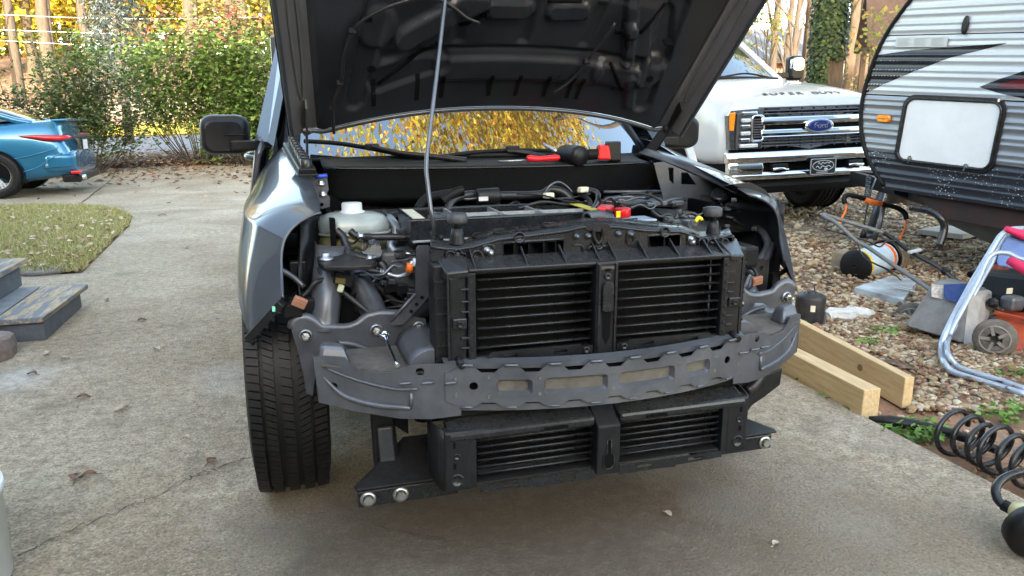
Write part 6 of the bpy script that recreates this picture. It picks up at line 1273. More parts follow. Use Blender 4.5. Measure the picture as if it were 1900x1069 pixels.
# printed flat box under the spool
fb_ = [P(a_,c_,Z=.03) for a_,c_ in ((1586,533),(1652,512),(1704,519),(1676,556))]
o = MB().hexa([p-Vector((0,0,.05)) for p in fb_]+fb_).build('flat_carton', mat('printed_carton',(.50,.58,.62),.45,0,.5,4,col2=(.10,.09,.09)), bevel=.002); tag(o,'flat printed carton with pale lettering lying in front of the spool','carton')
c_ = (fb_[0]+fb_[1]+fb_[2]+fb_[3])/4; dx = (fb_[3]-fb_[0]).normalized(); dy = (fb_[1]-fb_[0]).normalized(); MATS[o.name] = Matrix.Identity(4)
for k,(u,v,l) in enumerate(((.06,.0,.10),(.03,-.05,.16),(-.12,.02,.06),(-.15,-.06,.05))): MB().bar(c_+dx*u+dy*v+Vector((0,0,.002)),c_+dx*(u+l)+dy*(v+.02)+Vector((0,0,.002)),.022,.001).build('printed_line', M['white'], o)
# ---------------------------------------------------------------- lawn mower
MW = empty('lawn_mower', (2.75,.75,GZ), label='orange lawn mower with grey grass bag and folding black handle', cat='lawn mower')
M['mhub'] = mat('dusty_grey_hub',(.20,.185,.165),.8,0,.3,20); M['bag'] = mat('grey_fabric_bag',(.17,.17,.165),.85,0,.25,12,bump=.3,bs=200); M['mowo'] = mat('orange_deck_paint',(.36,.050,.016),.45,0,.35,10,coat=.2); M['mrub'] = mat('muddy_rubber',(.11,.095,.08),.85,0,.4,14,bump=.5,bs=60)
g_ = lambda a_,c_,d_: P(a_,c_,D=d_)
bagp = [g_(1680,607,4.30),g_(1688,614,4.05),g_(1815,640,3.90),g_(1845,560,4.25)]
b = MB(); b.hexa([g_(1678,605,4.05),g_(1788,640,3.80),g_(1825,600,4.10),g_(1720,580,4.35),g_(1733,520,4.10),g_(1800,537,3.90),g_(1835,535,4.20),g_(1760,515,4.35)]); b.build('grass_bag', M['bag'], MW, bevel=.02, seg=3)
b = MB(); b.hexa([g_(1786,642,3.80),g_(1806,640,3.84),g_(1836,590,4.05),g_(1822,590,4.05),g_(1798,542,3.90),g_(1822,548,3.94),g_(1842,540,4.1),g_(1830,536,4.1)]); b.build('bag_side', mat('pale_bag_side',(.30,.30,.29),.8,0,.2,15,bump=.2,bs=100), MW, bevel=.01)
lb_ = [g_(1729,527,4.02),g_(1752,530,3.99),g_(1751,556,3.985),g_(1729,551,4.0)]; b = MB(); b.plate(lb_,(),Vector((0,.003,0))); b.build('paper_label', mat('speckled_label',(.62,.6,.56),.7,0,.5,90,col2=(.25,.2,.15)), MW)
b = MB(); b.plate([g_(1752,528,3.95),g_(1798,526,3.90),g_(1790,555,3.88),g_(1778,562,3.885),g_(1756,556,3.93),g_(1752,548,3.94)],(),Vector((0,.004,0))); b.build('blue_flap', mat('navy_fabric',(.02,.05,.17),.8,0,.25,15,bump=.3,bs=60), MW)
b = MB(); b.hexa([g_(1822,652,3.85),g_(1990,660,3.6),g_(2030,610,4.1),g_(1860,600,4.3),g_(1845,585,3.95),g_(1990,610,3.65),g_(2020,560,4.15),g_(1865,560,4.35)]); b.build('deck', M['mowo'], MW, bevel=.03, seg=3)
b = MB(); b.bar(g_(1845,580,3.92),g_(1990,612,3.62),.02,.02); b.build('deck_rim', M['mowo'], MW, bevel=.005)
def mwheel(c,r,axd,w_):
    b = MB(); b.lathe(c-axd*w_/2,axd,[(r*.35,0),(r*.9,0),(r,.012),(r,w_-.012),(r*.9,w_),(r*.35,w_)],24); b.build('wheel_tyre', M['mrub'], MW); q = MW.children[-1]
    b = MB(); b.lathe(c-axd*w_*.55,axd,[(0,.0),(r*.2,0),(r*.22,.012),(r*.62,.008),(r*.7,.0),(r*.72,.01)],20); b.build('wheel_hub', M['mrub'], q)
    x_,y_ = frame(axd)
    for k in range(5):
        a = 2*math.pi*k/5; MB().bar(c+axd*w_*.46+(x_*math.cos(a)+y_*math.sin(a))*r*.2,c+axd*w_*.46+(x_*math.cos(a)+y_*math.sin(a))*r*.68,.014,.012,axd).build('wheel_spoke', M['mhub'], q)
    MB().torus(c+axd*w_*.47,axd,r*.68,.005,24,6).build('wheel_ring', M['mhub'], q)
axm = Vector((.50,-.85,.0)).normalized(); axm = (CAM-g_(1846,628,3.7)).normalized(); axm = Vector((axm.x*.9-.15,axm.y,.0)).normalized()
mwheel(g_(1846,628,3.68),.098,axm,.05); mwheel(g_(1692,592,4.45),.10,axm,.05); mwheel(g_(1985,640,3.55),.10,axm,.05)
b = MB(); b.hexa([g_(1800,560,4.25),g_(1990,600,3.75),g_(2020,560,4.2),g_(1830,535,4.55),g_(1815,500,4.25),g_(1985,520,3.8),g_(2010,500,4.2),g_(1830,490,4.55)]); b.build('engine_block', M['black'], MW, bevel=.03)
b = MB(); b.loft([[g_(1845+35*math.cos(a)*k,512-8*z+12*math.sin(a)*k,4.25) for a in np.linspace(0,2*math.pi,16,endpoint=False)] for k,z in ((1,0),(1,1),(.7,2),(.2,2.2))]); b.build('starter_cover', mat('faded_red_cover',(.26,.06,.04),.6,0,.25,12), MW)
b = MB(); b.box(g_(1878,562,3.95),(.10,.08,.08)); b.build('engine_muffler', M['ecoat2'], MW, bevel=.02)
b = MB(); b.box(g_(1873,540,3.95),(.04,.004,.03)); b.build('engine_sticker', M['cream'], MW)
b = MB(); b.tube([g_(1800,510,4.3),g_(1830,500,4.35),g_(1860,508,4.3)],.02,8,sp=4); b.build('recoil_housing', M['black2'], MW)
near = [g_(1552,414,5.0),g_(1590,448,4.9),g_(1612,460,4.85),g_(1665,497,4.65),g_(1712,528,4.40),g_(1738,548,4.22)]; far = [g_(1528,398,5.15),g_(1560,408,5.2),g_(1640,432,5.15),g_(1663,448,5.1),g_(1690,468,5.0),g_(1745,498,4.7),g_(1780,525,4.4),g_(1838,560,4.05)]
b = MB(); b.tube(near[::-1]+[g_(1535,405,5.08)]+far[:3],.014,10,sp=4); b.build('upper_handle', mat('grey_foam_grip',(.13,.135,.14),.6,0,.15,30), MW)
b = MB(); b.tube(far[2:],.0145,10,sp=3); b.build('handle_bar', M['black'], MW)
b = MB(); b.tube([g_(1537,411,5.06),g_(1531,424,5.04),g_(1560,433,4.98),g_(1610,448,4.9),g_(1632,458,4.85),g_(1645,448,4.95),g_(1662,447,5.08)],.0055,8,sp=4); b.build('brake_bail', M['hose'], MW)
MB().box(g_(1697,466,4.97),(.10,.03,.02),m=Matrix.Rotation(R(-8),3,'Y')).build('control_lever', mat('grey_lever',(.38,.42,.46),.4,0,.15,20), MW, bevel=.006)
for a_,c_,d_ in ((1755,503,4.62),(1842,562,3.98),(1738,549,4.20)):
    b = MB(); b.lathe(g_(a_,c_,d_),(CAM-g_(a_,c_,d_)),[(.03,-.01),(.03,.012),(.012,.02),(0,.02)],7,False); b.build('handle_knob', M['black'], MW)
for pts in ([(1590,450,4.87),(1598,470,4.85),(1612,484,4.83),(1650,503,4.7),(1672,520,4.6)],[(1592,455,4.86),(1604,478,4.84),(1630,492,4.77),(1668,508,4.62)]): MB().tube([g_(*q) for q in pts],.004,6,sp=5).build('control_cable', M['hose'], MW)
o = MB().hexa([P(a_,c_,Z=GZ) for a_,c_ in ((1640,600),(1690,640),(1800,660),(1740,590))]+[P(a_,c_,Z=GZ+.012) for a_,c_ in ((1640,600),(1690,640),(1800,660),(1740,590))]).build('cardboard_sheet', mat('old_cardboard',(.24,.17,.11),.9,0,.2,10)); tag(o,'brown cardboard sheet on the gravel under the mower','cardboard')
# ---------------------------------------------------------------- folding lounge chair
CH = empty('folding_chair', P(1760,690,Z=GZ), label='folded garden chair with pale blue tubes, blue fabric and pink arm pad', cat='chair')
M['tubeb'] = mat('powder_blue_tube',(.36,.43,.52),.3,.35,.1,20); M['fabb'] = mat('blue_fabric',(.10,.17,.36),.8,0,.2,10,bump=.2,bs=150); M['pink'] = mat('crimson_foam',(.62,.02,.09),.7,0,.15,20)
MB().tube([P(1905,733,Z=0),P(1850,716,Z=0),P(1790,698,Z=0),P(1765,688,Z=.005),P(1750,670,Z=.03),g_(1746,645,3.72),g_(1757,612,3.76),g_(1800,530,3.88),g_(1845,455,3.92),g_(1858,436,3.94),g_(1875,426,3.96),g_(1900,424,3.98)],.0145,10,sp=4).build('frame_tube', M['tubeb'], CH)
MB().tube([P(1908,724,Z=.01),P(1855,706,Z=.01),P(1795,688,Z=.01),P(1772,676,Z=.02),P(1758,655,Z=.06),g_(1760,628,3.80),g_(1785,585,3.90),g_(1830,505,3.95),g_(1868,440,4.0),g_(1885,430,4.02),g_(1905,428,4.02)],.0135,10,sp=4).build('frame_tube', M['tubeb'], CH)
MB().tube([g_(1762,622,3.75),g_(1772,600,3.76),g_(1815,520,3.80),g_(1832,482,3.82),g_(1848,470,3.82),g_(1870,470,3.8),g_(1885,477,3.78),g_(1920,490,3.74)],.012,10,sp=4).build('arm_tube', M['tubeb'], CH)
MB().tube([g_(1873,483,3.78),g_(1900,498,3.72),g_(1940,515,3.66)],[.022,.028,.028],12,sp=3).build('arm_pad', M['pink'], CH)
MB().tube([g_(1866,424,3.93),g_(1900,437,3.93),g_(1950,450,3.9)],[.014,.026,.026],12,sp=3).build('head_pad', M['pink'], CH)
MB().grid([[g_(1872,428,3.97),g_(1900,445,3.95),g_(1950,470,3.9)],[g_(1855,460,3.95),g_(1885,465,3.94),g_(1950,500,3.88)],[g_(1842,500,3.94),g_(1872,490,3.93),g_(1950,545,3.86)]]).build('seat_fabric', M['fabb'], CH, solid=.004, sub=2)
MB().bar(g_(1806,540,3.80),g_(1813,522,3.80),.022,.012,(1,0,0)).build('tube_clamp', M['white'], CH, bevel=.003)
MB().tube([P(1815,706,Z=GZ+.02),P(1850,716,Z=GZ+.02),P(1935,745,Z=GZ+.02)],.013,8).build('foot_tube', M['tubeb'], CH); MB().box(g_(1848,710,3.72),(.04,.03,.04)).build('foot_clip', M['tubeb'], CH, bevel=.004)
# ---------------------------------------------------------------- bow handle with orange cords
BH = empty('bow_handle_tool', P(1640,470,Z=0), label='black padded bow handle with orange cords hanging in front of the trailer tongue', cat='tool')
MB().tube([g_(1568,378,5.9),g_(1566,368,5.9),g_(1575,362,5.9),g_(1606,369,5.9),g_(1636,378,5.9),g_(1665,386,5.9),g_(1678,395,5.9),g_(1682,407,5.9)],.02,10,sp=4).build('bow_pad', M['black2'], BH)
MB().tube([g_(1606,371,5.88),g_(1620,375,5.88),g_(1636,379,5.88)],.021,10).build('bow_sleeve', M['orange'], BH)
for pts in ([(1570,380,5.9),(1568,394,5.9),(1562,405,5.85),(1558,416,5.8)],[(1681,408,5.9),(1680,422,5.88),(1675,432,5.85),(1669,443,5.8)]): MB().tube([g_(*q) for q in pts],.008,8,sp=4).build('orange_cord', M['orange'], BH)
for a_,c_ in ((1640,380),): MB().tube([g_(1640,378,5.92),g_(1632,420,5.95),g_(1622,445,6.0)],.018,8).build('bow_post', M['ecoat2'], BH)
# ---------------------------------------------------------------- coiled hose, pipe, machine
A_,B_ = P(1750,808,Z=.045),P(1945,893,Z=.045); ax = (B_-A_); Lc = ax.length; ax.normalize(); sd_ = Vector((-ax.y,ax.x,0)); pts = []
for i in range(0,300):
    k = i/299; th = k*2*math.pi*7.0; r_ = .070+.008*math.sin(th*.37); pts.append(A_+ax*(Lc*k)+sd_*(r_*1.25*math.cos(th)+.03)+Vector((0,0,.018+r_*math.sin(th))))
o = MB().tube(pts,.0092,8).build('coiled_hose', M['blacks']); tag(o,'black coiled air hose lying along the edge of the driveway','hose')
o = MB().tube([P(1612,778,Z=-.005),P(1650,782,Z=0),P(1700,790,Z=0),P(1770,806,Z=.0),P(1850,835,Z=.0)],[.012,.024,.022,.018,.016],10,sp=4).build('black_pipe', M['black']); tag(o,'black pipe lying in the dirt between the timbers and the coiled hose','pipe')
MC = empty('yard_machine', P(1900,1005,Z=0), label='cream machine with black hose and rubber wheel cut off by the right edge', cat='machine')
MB().tube([P(1915,873,D=2.15),P(1890,877,D=2.16),P(1862,888,D=2.16),P(1848,905,D=2.15),P(1850,925,D=2.13),P(1862,938,D=2.11),P(1875,944,D=2.10)],.0125,10,sp=5).build('hose', M['blacks'], MC)
MB().tube([P(1860,936,D=2.112),P(1890,952,D=2.085)],[.017,.0165],10).build('hose_sleeve', M['black'], MC)
b = MB(); c0 = P(1930,968,D=1.98); b.lathe(P(1883,946,D=2.05),(c0-P(1883,946,D=2.05)),[(0,0),(.026,0),(.030,.02),(.05,.07),(.06,.20),(0,.20)],18); b.build('machine_body', mat('cream_plastic',(.62,.53,.26),.4,0,.1,15), MC)
b = MB(); wc = P(1922,988,D=1.93); wa = Vector((.45,.9,.2)).normalized(); b.lathe(wc-wa*.03,wa,[(.03,0),(.065,.0),(.075,.012),(.075,.048),(.065,.06),(.03,.06)],24); b.build('rubber_wheel', M['rubber'], MC)
MB().bar(P(1895,955,D=2.07),wc,.03,.02).build('wheel_bracket', M['black'], MC)
# bucket
BK = empty('white_bucket', (-1.622,-.42,0), label='white plastic bucket cut off by the lower left corner', cat='bucket')
b = MB(); b.lathe((-1.622,-.42,0),(0,0,1),[(0,0),(.128,0),(.135,.02),(.146,.12),(.149,.125),(.147,.14),(.154,.25),(.16,.255),(.16,.275),(.155,.275),(.15,.03),(0,.02)],40); b.build('bucket_shell', mat('bucket_plastic',(.60,.64,.68),.4,0,.06,10), BK)
# ---------------------------------------------------------------- wooden steps
SP = empty('wooden_steps', (-2.4,2.3,0), label='weathered grey painted wooden steps with peeling treads at the left edge', cat='steps')
m,t,b_,o3 = newmat('peeling_grey_paint',.75); mp = t.nodes.new('ShaderNodeMapping'); mp.inputs['Scale'].default_value = (14,2,14); t.links.new(o3,mp.inputs[0]); k_ = noise(t,mp.outputs[0],1.6,5,.65); c = mix(t,ramp(t,k_,[(.46,(0,0,0)),(.52,(1,1,1))]),ramp(t,noise(t,o3,8,4),[(.3,(.12,.135,.16)),(.7,(.17,.19,.215))]),ramp(t,noise(t,mp.outputs[0],5,4),[(.3,(.27,.20,.12)),(.7,(.44,.36,.25))])); t.links.new(c,b_.inputs[0]); bumpn(t,b_,k_,.4,.01); M['peel'] = m
M['greyp'] = mat('dark_grey_step_paint',(.085,.095,.115),.7,0,.25,9,bump=.3,bs=80)
MB().bx(-2.62,-2.02,1.93,2.66,0,.100).build('lower_riser', M['greyp'], SP, bevel=.005)
MB().hexa([(-2.60,1.89,.102),(-2.25,1.89,.102),(-2.25,2.72,.102),(-2.60,2.72,.102),(-2.60,1.89,.132),(-2.25,1.89,.132),(-2.25,2.72,.132),(-2.60,2.72,.132)]).build('tread_board', mat('grey_tread_paint',(.17,.19,.215),.7,0,.2,9,bump=.2,bs=60), SP, bevel=.004)
MB().hexa([(-2.238,1.90,.102),(-2.02,1.905,.102),(-1.985,2.72,.102),(-2.238,2.72,.102),(-2.238,1.90,.132),(-2.01,1.905,.132),(-1.985,2.72,.132),(-2.238,2.72,.132)]).build('tread_board', M['peel'], SP, bevel=.005)
MB().bx(-3.0,-2.36,1.85,2.78,.132,.26).build('upper_riser', M['greyp'], SP, bevel=.005)
MB().bx(-3.05,-2.33,1.80,2.84,.262,.295).build('tread_board', M['peel'], SP, bevel=.005)
b = MB(); p = P(10,672,Z=0); o = MB().loft([[Vector((p.x-.12+.13*math.cos(a)*k+.02*math.sin(3*a),p.y+.06+.16*math.sin(a)*k,z)) for a in np.linspace(0,2*math.pi,10,endpoint=False)] for k,z in ((1,0),(1.05,.05),(1,.10),(.85,.115),(.4,.118))],smooth=False).build('edging_stone', mat('rough_brown_stone',(.20,.165,.15),.9,0,.25,30,bump=.6,bs=60)); tag(o,'rough brown edging stone in front of the wooden steps','stone')
p = P(80,505,Z=.0); o = MB().loft([[Vector((p.x+.18*math.cos(a)*k,p.y+.16*math.sin(a)*k,z)) for a in np.linspace(0,2*math.pi,20,endpoint=False)] for k,z in ((1,0),(1,.02),(.95,.028))]).build('stepping_stone', mat('grey_slab',(.16,.15,.14),.9,0,.2,25,bump=.4,bs=80)); tag(o,'flat dark stepping stone behind the wooden steps','stone')
p = P(2,470,Z=.297); p.y = min(p.y,2.74); PD = empty('purple_decoration', p, label='purple and orange decoration standing on the upper step at the left edge', cat='decoration')
b = MB(); b.box(p+Vector((-.085,0,.15)),(.20,.12,.30)); b.build('panel', mat('purple_print',(.12,.03,.22),.5,0,.5,20), PD, bevel=.02); MB().ball(p+Vector((-.0,-.055,.04)),(.018,.012,.03)).build('orange_print', M['orange'], PD)
# ---------------------------------------------------------------- single leaves on the slab
M['leafb'] = mat('dry_brown_leaf',(.17,.085,.05),.7,0,.35,60); M['leafp'] = mat('pale_dry_leaf',(.42,.34,.26),.7,0,.25,60)
def lone_leaf(px,py,L_,rz,mt_,label,Z=.004):
    c = P(px,py,Z=Z); b = MB(); rows = []
    for k in np.linspace(0,1,7):
        w_ = .32*math.sin(math.pi*min(1,k*1.02+.02))**.7; cz = .12*math.sin(k*math.pi*1.3)+.05
        rows.append([Vector(((k-.5)*L_,s_*w_*L_,max(.0,cz*L_+abs(s_)*.14*L_))) for s_ in (-1,-.5,0,.5,1)])
    b.grid(rows); b.tube([(-.5*L_,0,.05*L_),(-.8*L_,.03*L_,.02*L_)],.0015,5); b.xf(Matrix.Translation(c)@Matrix.Rotation(rz,4,'Z')); o = b.build('dry_leaf', mt_); tag(o,label,'leaf','single dry leaves on the driveway')
for i,(px,py,L_,c_,lab) in enumerate(((156,738,.05,0,'dark curled leaf on the driveway left of the dark truck'),(140,888,.06,0,'larger of two brown leaves touching in the lower left of the driveway'),(163,884,.05,0,'smaller upright brown leaf touching the larger one, lower left of the driveway'),(198,558,.05,0,'reddish leaf on the driveway right of the wooden steps'),(264,595,.05,0,'small brown leaf beside the crack between steps and truck'),(291,649,.05,1,'pale leaf on the driveway between steps and front tyre'),(224,761,.06,1,'pale crumpled leaf right of the dark curled leaf'),(347,812,.03,1,'tiny pale leaf near the front tyre'),(393,856,.045,0,'brown leaf beside the long crack left of the front tyre'),(59,695,.05,0,'brown leaf right of the edging stone'),(88,657,.05,1,'pale leaf in front of the wooden steps'),(121,665,.04,1,'second pale leaf in front of the wooden steps'),(345,460,.07,1,'pale leaf on the far driveway right of the lawn'),(300,400,.09,1,'pale leaf on the driveway near the lawn tip'),(1240,955,.03,1,'pale fleck of leaf on the slab below the lower grille'),(1440,1010,.03,1,'pale leaf scrap on the slab right of the truck shadow'))):
    lone_leaf(px,py,L_,i*1.7,M['leafp' if c_ else 'leafb'],lab)
# ---------------------------------------------------------------- weeds
M['weed'] = attr_mat('weed_leaf',.55,.2)
def weed(px,py,r_,n,label,sz=.03,h=.05):
    c = P(px,py,Z=GZ); g2 = np.random.default_rng(int(px)); r = r_*np.sqrt(g2.random(n)); a = g2.uniform(0,6.28,n); pos = np.stack([c.x+r*np.cos(a)*1.5,c.y+r*np.sin(a),GZ+.008+h*g2.random(n)*(1-r/r_*.6)],1)
    t_ = empty('weed', c, label=label, cat='weed', group='weeds in the gravel'); pos -= np.array(c)[None]; leafmesh('leaves', pos, sz, pick([(.10,.22,.03),(.14,.28,.05),(.07,.15,.025),(.2,.3,.08)],n,g2), M['weed'], t_, up=.9, aspect=1.4, seed=int(py))
    b = MB()
    for k in range(8): q = pos[k*n//8]; b.tube([(0,0,0),(q[0]*.6,q[1]*.6,q[2]*.7),tuple(q)],.0015,4)
    b.build('stems', mat('weed_stem',(.12,.16,.05),.7), t_, local=True); bpy.data.objects[t_.children[-1].name]['kind'] = 'stuff'
for px,py,r_,n,l_ in ((1695,803,.10,150,'leafy green weed at the slab edge between pipe and coiled hose'),(1725,815,.07,80,'small weed beside the near end of the coiled hose'),(1872,772,.10,120,'leafy weed on the clay above the coiled hose'),(1545,748,.05,60,'weed sprouting between the two ply timber and the slab'),(1590,768,.04,60,'grass tuft at the end of the two ply timber'),(1640,622,.09,70,'weed in the gravel between concrete lump and mower'),(1690,618,.07,60,'broad leaved weed under the grass bag'),(1610,640,.06,50,'small weed behind the single pine board'),(1500,715,.05,60,'weed behind the bumper end near the timbers'),(1880,700,.06,60,'weed under the folding chair'),(1490,610,.06,40,'weed beside the motor can')): weed(px,py,r_,n,l_)
p = P(1765,435,Z=.05); o = MB().box((p.x,p.y,ter(p.x,p.y)+.02),(.5,.4,.05),rz=R(20)).build('paver_slab', mat('pale_paver',(.36,.34,.31),.9,0,.15,20), bevel=.006); tag(o,'pale concrete paver under the trailer','paver')
# ================================================================== HOUSES
HS = empty('house', (-7,-6,0), label='grey sided house beside and behind the driveway, joined to the wooden steps', cat='house')
M['hwall'] = mat('light_grey_siding_wall',(.17,.155,.14),.8,0,.15,3); M['hroof'] = mat('dark_shingle_roof',(.07,.065,.06),.9,0,.3,20)
def gable(x0,x1,y0,y1,ze,zr,along):
    b = MB()
    if along=='y':
        xm = (x0+x1)/2; b.add([(x0,y0,0),(x1,y0,0),(x1,y0,ze),(xm,y0,zr),(x0,y0,ze),(x0,y1,0),(x1,y1,0),(x1,y1,ze),(xm,y1,zr),(x0,y1,ze)],[(0,1,2,3,4),(9,8,7,6,5),(1,6,7,2),(0,4,9,5)]); b.build('wall', M['hwall'], HS)
        for s_ in (-1,1):
            xe = x1+.35 if s_>0 else x0-.35; r_ = MB(); r_.hexa([(xm,y0-.3,zr+.05),(xe,y0-.3,ze-.12),(xe,y1+.3,ze-.12),(xm,y1+.3,zr+.05),(xm,y0-.3,zr+.2),(xe,y0-.3,ze+.03),(xe,y1+.3,ze+.03),(xm,y1+.3,zr+.2)]); r_.build('roof', M['hroof'], HS)
    else:
        ym = (y0+y1)/2; b.add([(x0,y0,0),(x0,y1,0),(x0,y1,ze),(x0,ym,zr),(x0,y0,ze),(x1,y0,0),(x1,y1,0),(x1,y1,ze),(x1,ym,zr),(x1,y0,ze)],[(0,1,2,3,4),(9,8,7,6,5),(1,6,7,2),(0,4,9,5)]); b.build('wall', M['hwall'], HS)
        for s_ in (-1,1):
            ye = y1+.35 if s_>0 else y0-.35; r_ = MB(); r_.hexa([(x0-.3,ym,zr+.05),(x0-.3,ye,ze-.12),(x1+.3,ye,ze-.12),(x1+.3,ym,zr+.05),(x0-.3,ym,zr+.2),(x0-.3,ye,ze+.03),(x1+.3,ye,ze+.03),(x1+.3,ym,zr+.2)]); r_.build('roof', M['hroof'], HS)
gable(-12.5,-3.5,-9,2.0,2.7,5.0,'y')
MB().bx(-3.5,-3.45,.2,1.1,.4,2.4).build('door', M['white'], HS, bevel=.01)
for y in (-4.5,-2): MB().bx(-3.5,-3.46,y-.5,y+.5,1.1,2.3).build('window', M['glass2'], HS)
H1_ = HS; HS = empty('shade_building', (-4,-24,0), label='long grey unseen building added behind the viewer to shade the driveway', cat='building'); gable(-22,9,-30,-20,6.4,10.4,'x')  # out-of-view building added to keep the sun off the foreground
for x,wd in ((-3,2.6),(1,2.6)): MB().bx(x-wd/2,x+wd/2,-20,-19.95,0,2.2).build('shade_building_door', M['white'], HS, bevel=.01)
# far brick house
hc = fwd(1508,31.0); dv = Vector((hc.x-CAM.x,hc.y-CAM.y)).normalized(); rzh = math.atan2(dv.y,dv.x)-math.pi/2; zg = ter(hc.x,hc.y)
FH = empty('brick_house', (hc.x,hc.y,zg), (0,0,rzh+R(4)), label='low brick house with pale grey roof far behind the white truck', cat='house')
m,t,b_,o3 = newmat('red_brick',.85); bt_ = t.nodes.new('ShaderNodeTexBrick'); bt_.inputs['Scale'].default_value = 6; bt_.inputs['Color1'].default_value = (.36,.16,.11,1); bt_.inputs['Color2'].default_value = (.28,.11,.08,1); bt_.inputs['Mortar'].default_value = (.45,.4,.36,1); mp = t.nodes.new('ShaderNodeMapping'); mp.inputs['Rotation'].default_value = (R(90),0,0); t.links.new(o3,mp.inputs[0]); t.links.new(mp.outputs[0],bt_.inputs[0]); t.links.new(bt_.outputs[0],b_.inputs[0]); M['brick'] = m
lbf = lambda b,*a,**k: b.build(*a,local=True,**k)
m,t,b_,o3 = newmat('pale_shingles',.85); mp = t.nodes.new('ShaderNodeMapping'); mp.inputs['Scale'].default_value = (1,1,9); t.links.new(o3,mp.inputs[0]); c = ramp(t,noise(t,mp.outputs[0],2,4),[(.3,(.10,.11,.125)),(.7,(.15,.16,.18))]); t.links.new(c,b_.inputs[0]); M['shing'] = m
lbf(MB().bx(-7,7,.0,6,0,2.3),'wall',M['brick'],FH)
lbf(MB().hexa([(-7.6,-.7,2.15),(7.6,-.7,2.15),(7.6,3,3.55),(-7.6,3,3.55),(-7.6,-.7,2.28),(7.6,-.7,2.28),(7.6,3,3.7),(-7.6,3,3.7)]),'roof',M['shing'],FH)
lbf(MB().hexa([(-7.6,3,3.55),(7.6,3,3.55),(7.6,6.7,2.15),(-7.6,6.7,2.15),(-7.6,3,3.7),(7.6,3,3.7),(7.6,6.7,2.28),(-7.6,6.7,2.28)]),'roof',M['shing'],FH)
ro_ = [o for o in FH.children if o.name.startswith('roof')][0]
lbf(MB().bx(1.0,2.0,2.9,3.5,3.4,4.5),'chimney',M['brick'],ro_); lbf(MB().bx(.95,2.05,2.85,3.55,4.4,4.6),'chimney_cap',mat('chimney_cap',(.16,.12,.13),.8),ro_)
for x in (-4.2,-.6,3.6):
    lbf(MB().bx(x-.55,x+.55,-.03,-.01,.75,2.0),'window',M['glass2'],FH); wn = FH.children[-1]; lbf(MB().bx(x-.62,x+.62,-.06,-.03,2.0,2.08).bx(x-.62,x+.62,-.06,-.03,.68,.76).bx(x-.62,x-.55,-.06,-.03,.76,2.0).bx(x+.55,x+.62,-.06,-.03,.76,2.0).bx(x-.55,x+.55,-.05,-.03,1.34,1.40),'window_frame',M['white'],wn)
for x in (.4,2.6): lbf(MB().bx(x-.09,x+.09,-.50,-.32,0,2.15),'porch_post',M['white'],FH)
lbf(MB().bx(-7.5,7.5,-.72,-.68,2.08,2.26),'fascia',mat('dark_fascia',(.1,.1,.1),.7),FH)
# wooden bird house on a post
bc = fwd(1600,16.5); zb = ter(bc.x,bc.y); dv = Vector((bc.x-CAM.x,bc.y-CAM.y)).normalized()
BHs = empty('play_tower', (bc.x,bc.y,zb), (0,0,math.atan2(dv.y,dv.x)-math.pi/2+R(14)), label='wooden play tower with steep brown roof beyond the trailer nose', cat='play tower')
M['oldw'] = mat('weathered_cedar',(.15,.10,.07),.85,0,.3,8,vstretch=(2,2,14)); M['oldr'] = mat('brown_tower_roof',(.09,.06,.05),.9,0,.25,10)
for x in (-.36,.36):
    for y in (-.35,.35): lbf(MB().bx(x-.045,x+.045,y-.045,y+.045,0,2.15),'post',M['oldw'],BHs)
lbf(MB().hexa([(-.50,-.50,2.05),(.50,-.50,2.05),(.50,.05,3.15),(-.50,.05,3.15),(-.50,-.54,2.1),(.50,-.54,2.1),(.50,.05,3.2),(-.50,.05,3.2)]),'roof',M['oldr'],BHs); lbf(MB().hexa([(-.50,.05,3.15),(.50,.05,3.15),(.50,.55,2.05),(-.50,.55,2.05),(-.50,.05,3.2),(.50,.05,3.2),(.50,.59,2.1),(-.50,.59,2.1)]),'roof',M['oldr'],BHs)
lbf(MB().bx(-.42,.42,-.41,-.36,1.98,2.12),'beam',M['oldw'],BHs); lbf(MB().bx(-.42,.42,-.41,.4,1.0,1.06),'deck',M['oldw'],BHs)
for x in np.linspace(-.3,.3,5): lbf(MB().bx(x-.05,x+.05,-.42,-.39,1.06,1.6),'rail_board',M['oldw'],BHs)
# ================================================================== VEGETATION
M['bark'] = mat('grey_brown_bark',(.075,.060,.047),.9,0,.35,5,bump=.9,bs=14,vstretch=(3,3,.6)); M['barkp'] = mat('pale_pine_bark',(.085,.062,.045),.9,0,.35,6,bump=.9,bs=16,vstretch=(3,3,.7)); M['twig'] = mat('dark_twig',(.06,.05,.04),.9,0,.3,10)
M['leaf'] = attr_mat('tree_leaf',.6,.45); M['leafs'] = attr_mat('shrub_leaf',.5,.25)
GOLD = [(.55,.42,.04),(.62,.50,.07),(.52,.38,.04),(.38,.38,.07),(.45,.28,.04),(.30,.32,.06)]; RUST = [(.42,.18,.06),(.5,.28,.06),(.35,.12,.06),(.45,.35,.08),(.30,.26,.07)]; GRN = [(.10,.16,.03),(.14,.20,.05),(.20,.24,.06),(.07,.11,.03)]
def cloud(rs_, n, c, rad, ncl, sg):
    u = rs_.normal(size=(ncl,3)); u /= np.linalg.norm(u,axis=1)[:,None]; u *= (rs_.random(ncl)**.45)[:,None]; cl = np.array(c)+u*np.array(rad); k = rs_.integers(0,ncl,n)
    return cl, cl[k]+rs_.normal(size=(n,3))*sg*rs_.uniform(.5,1.3,(ncl,1))[k]
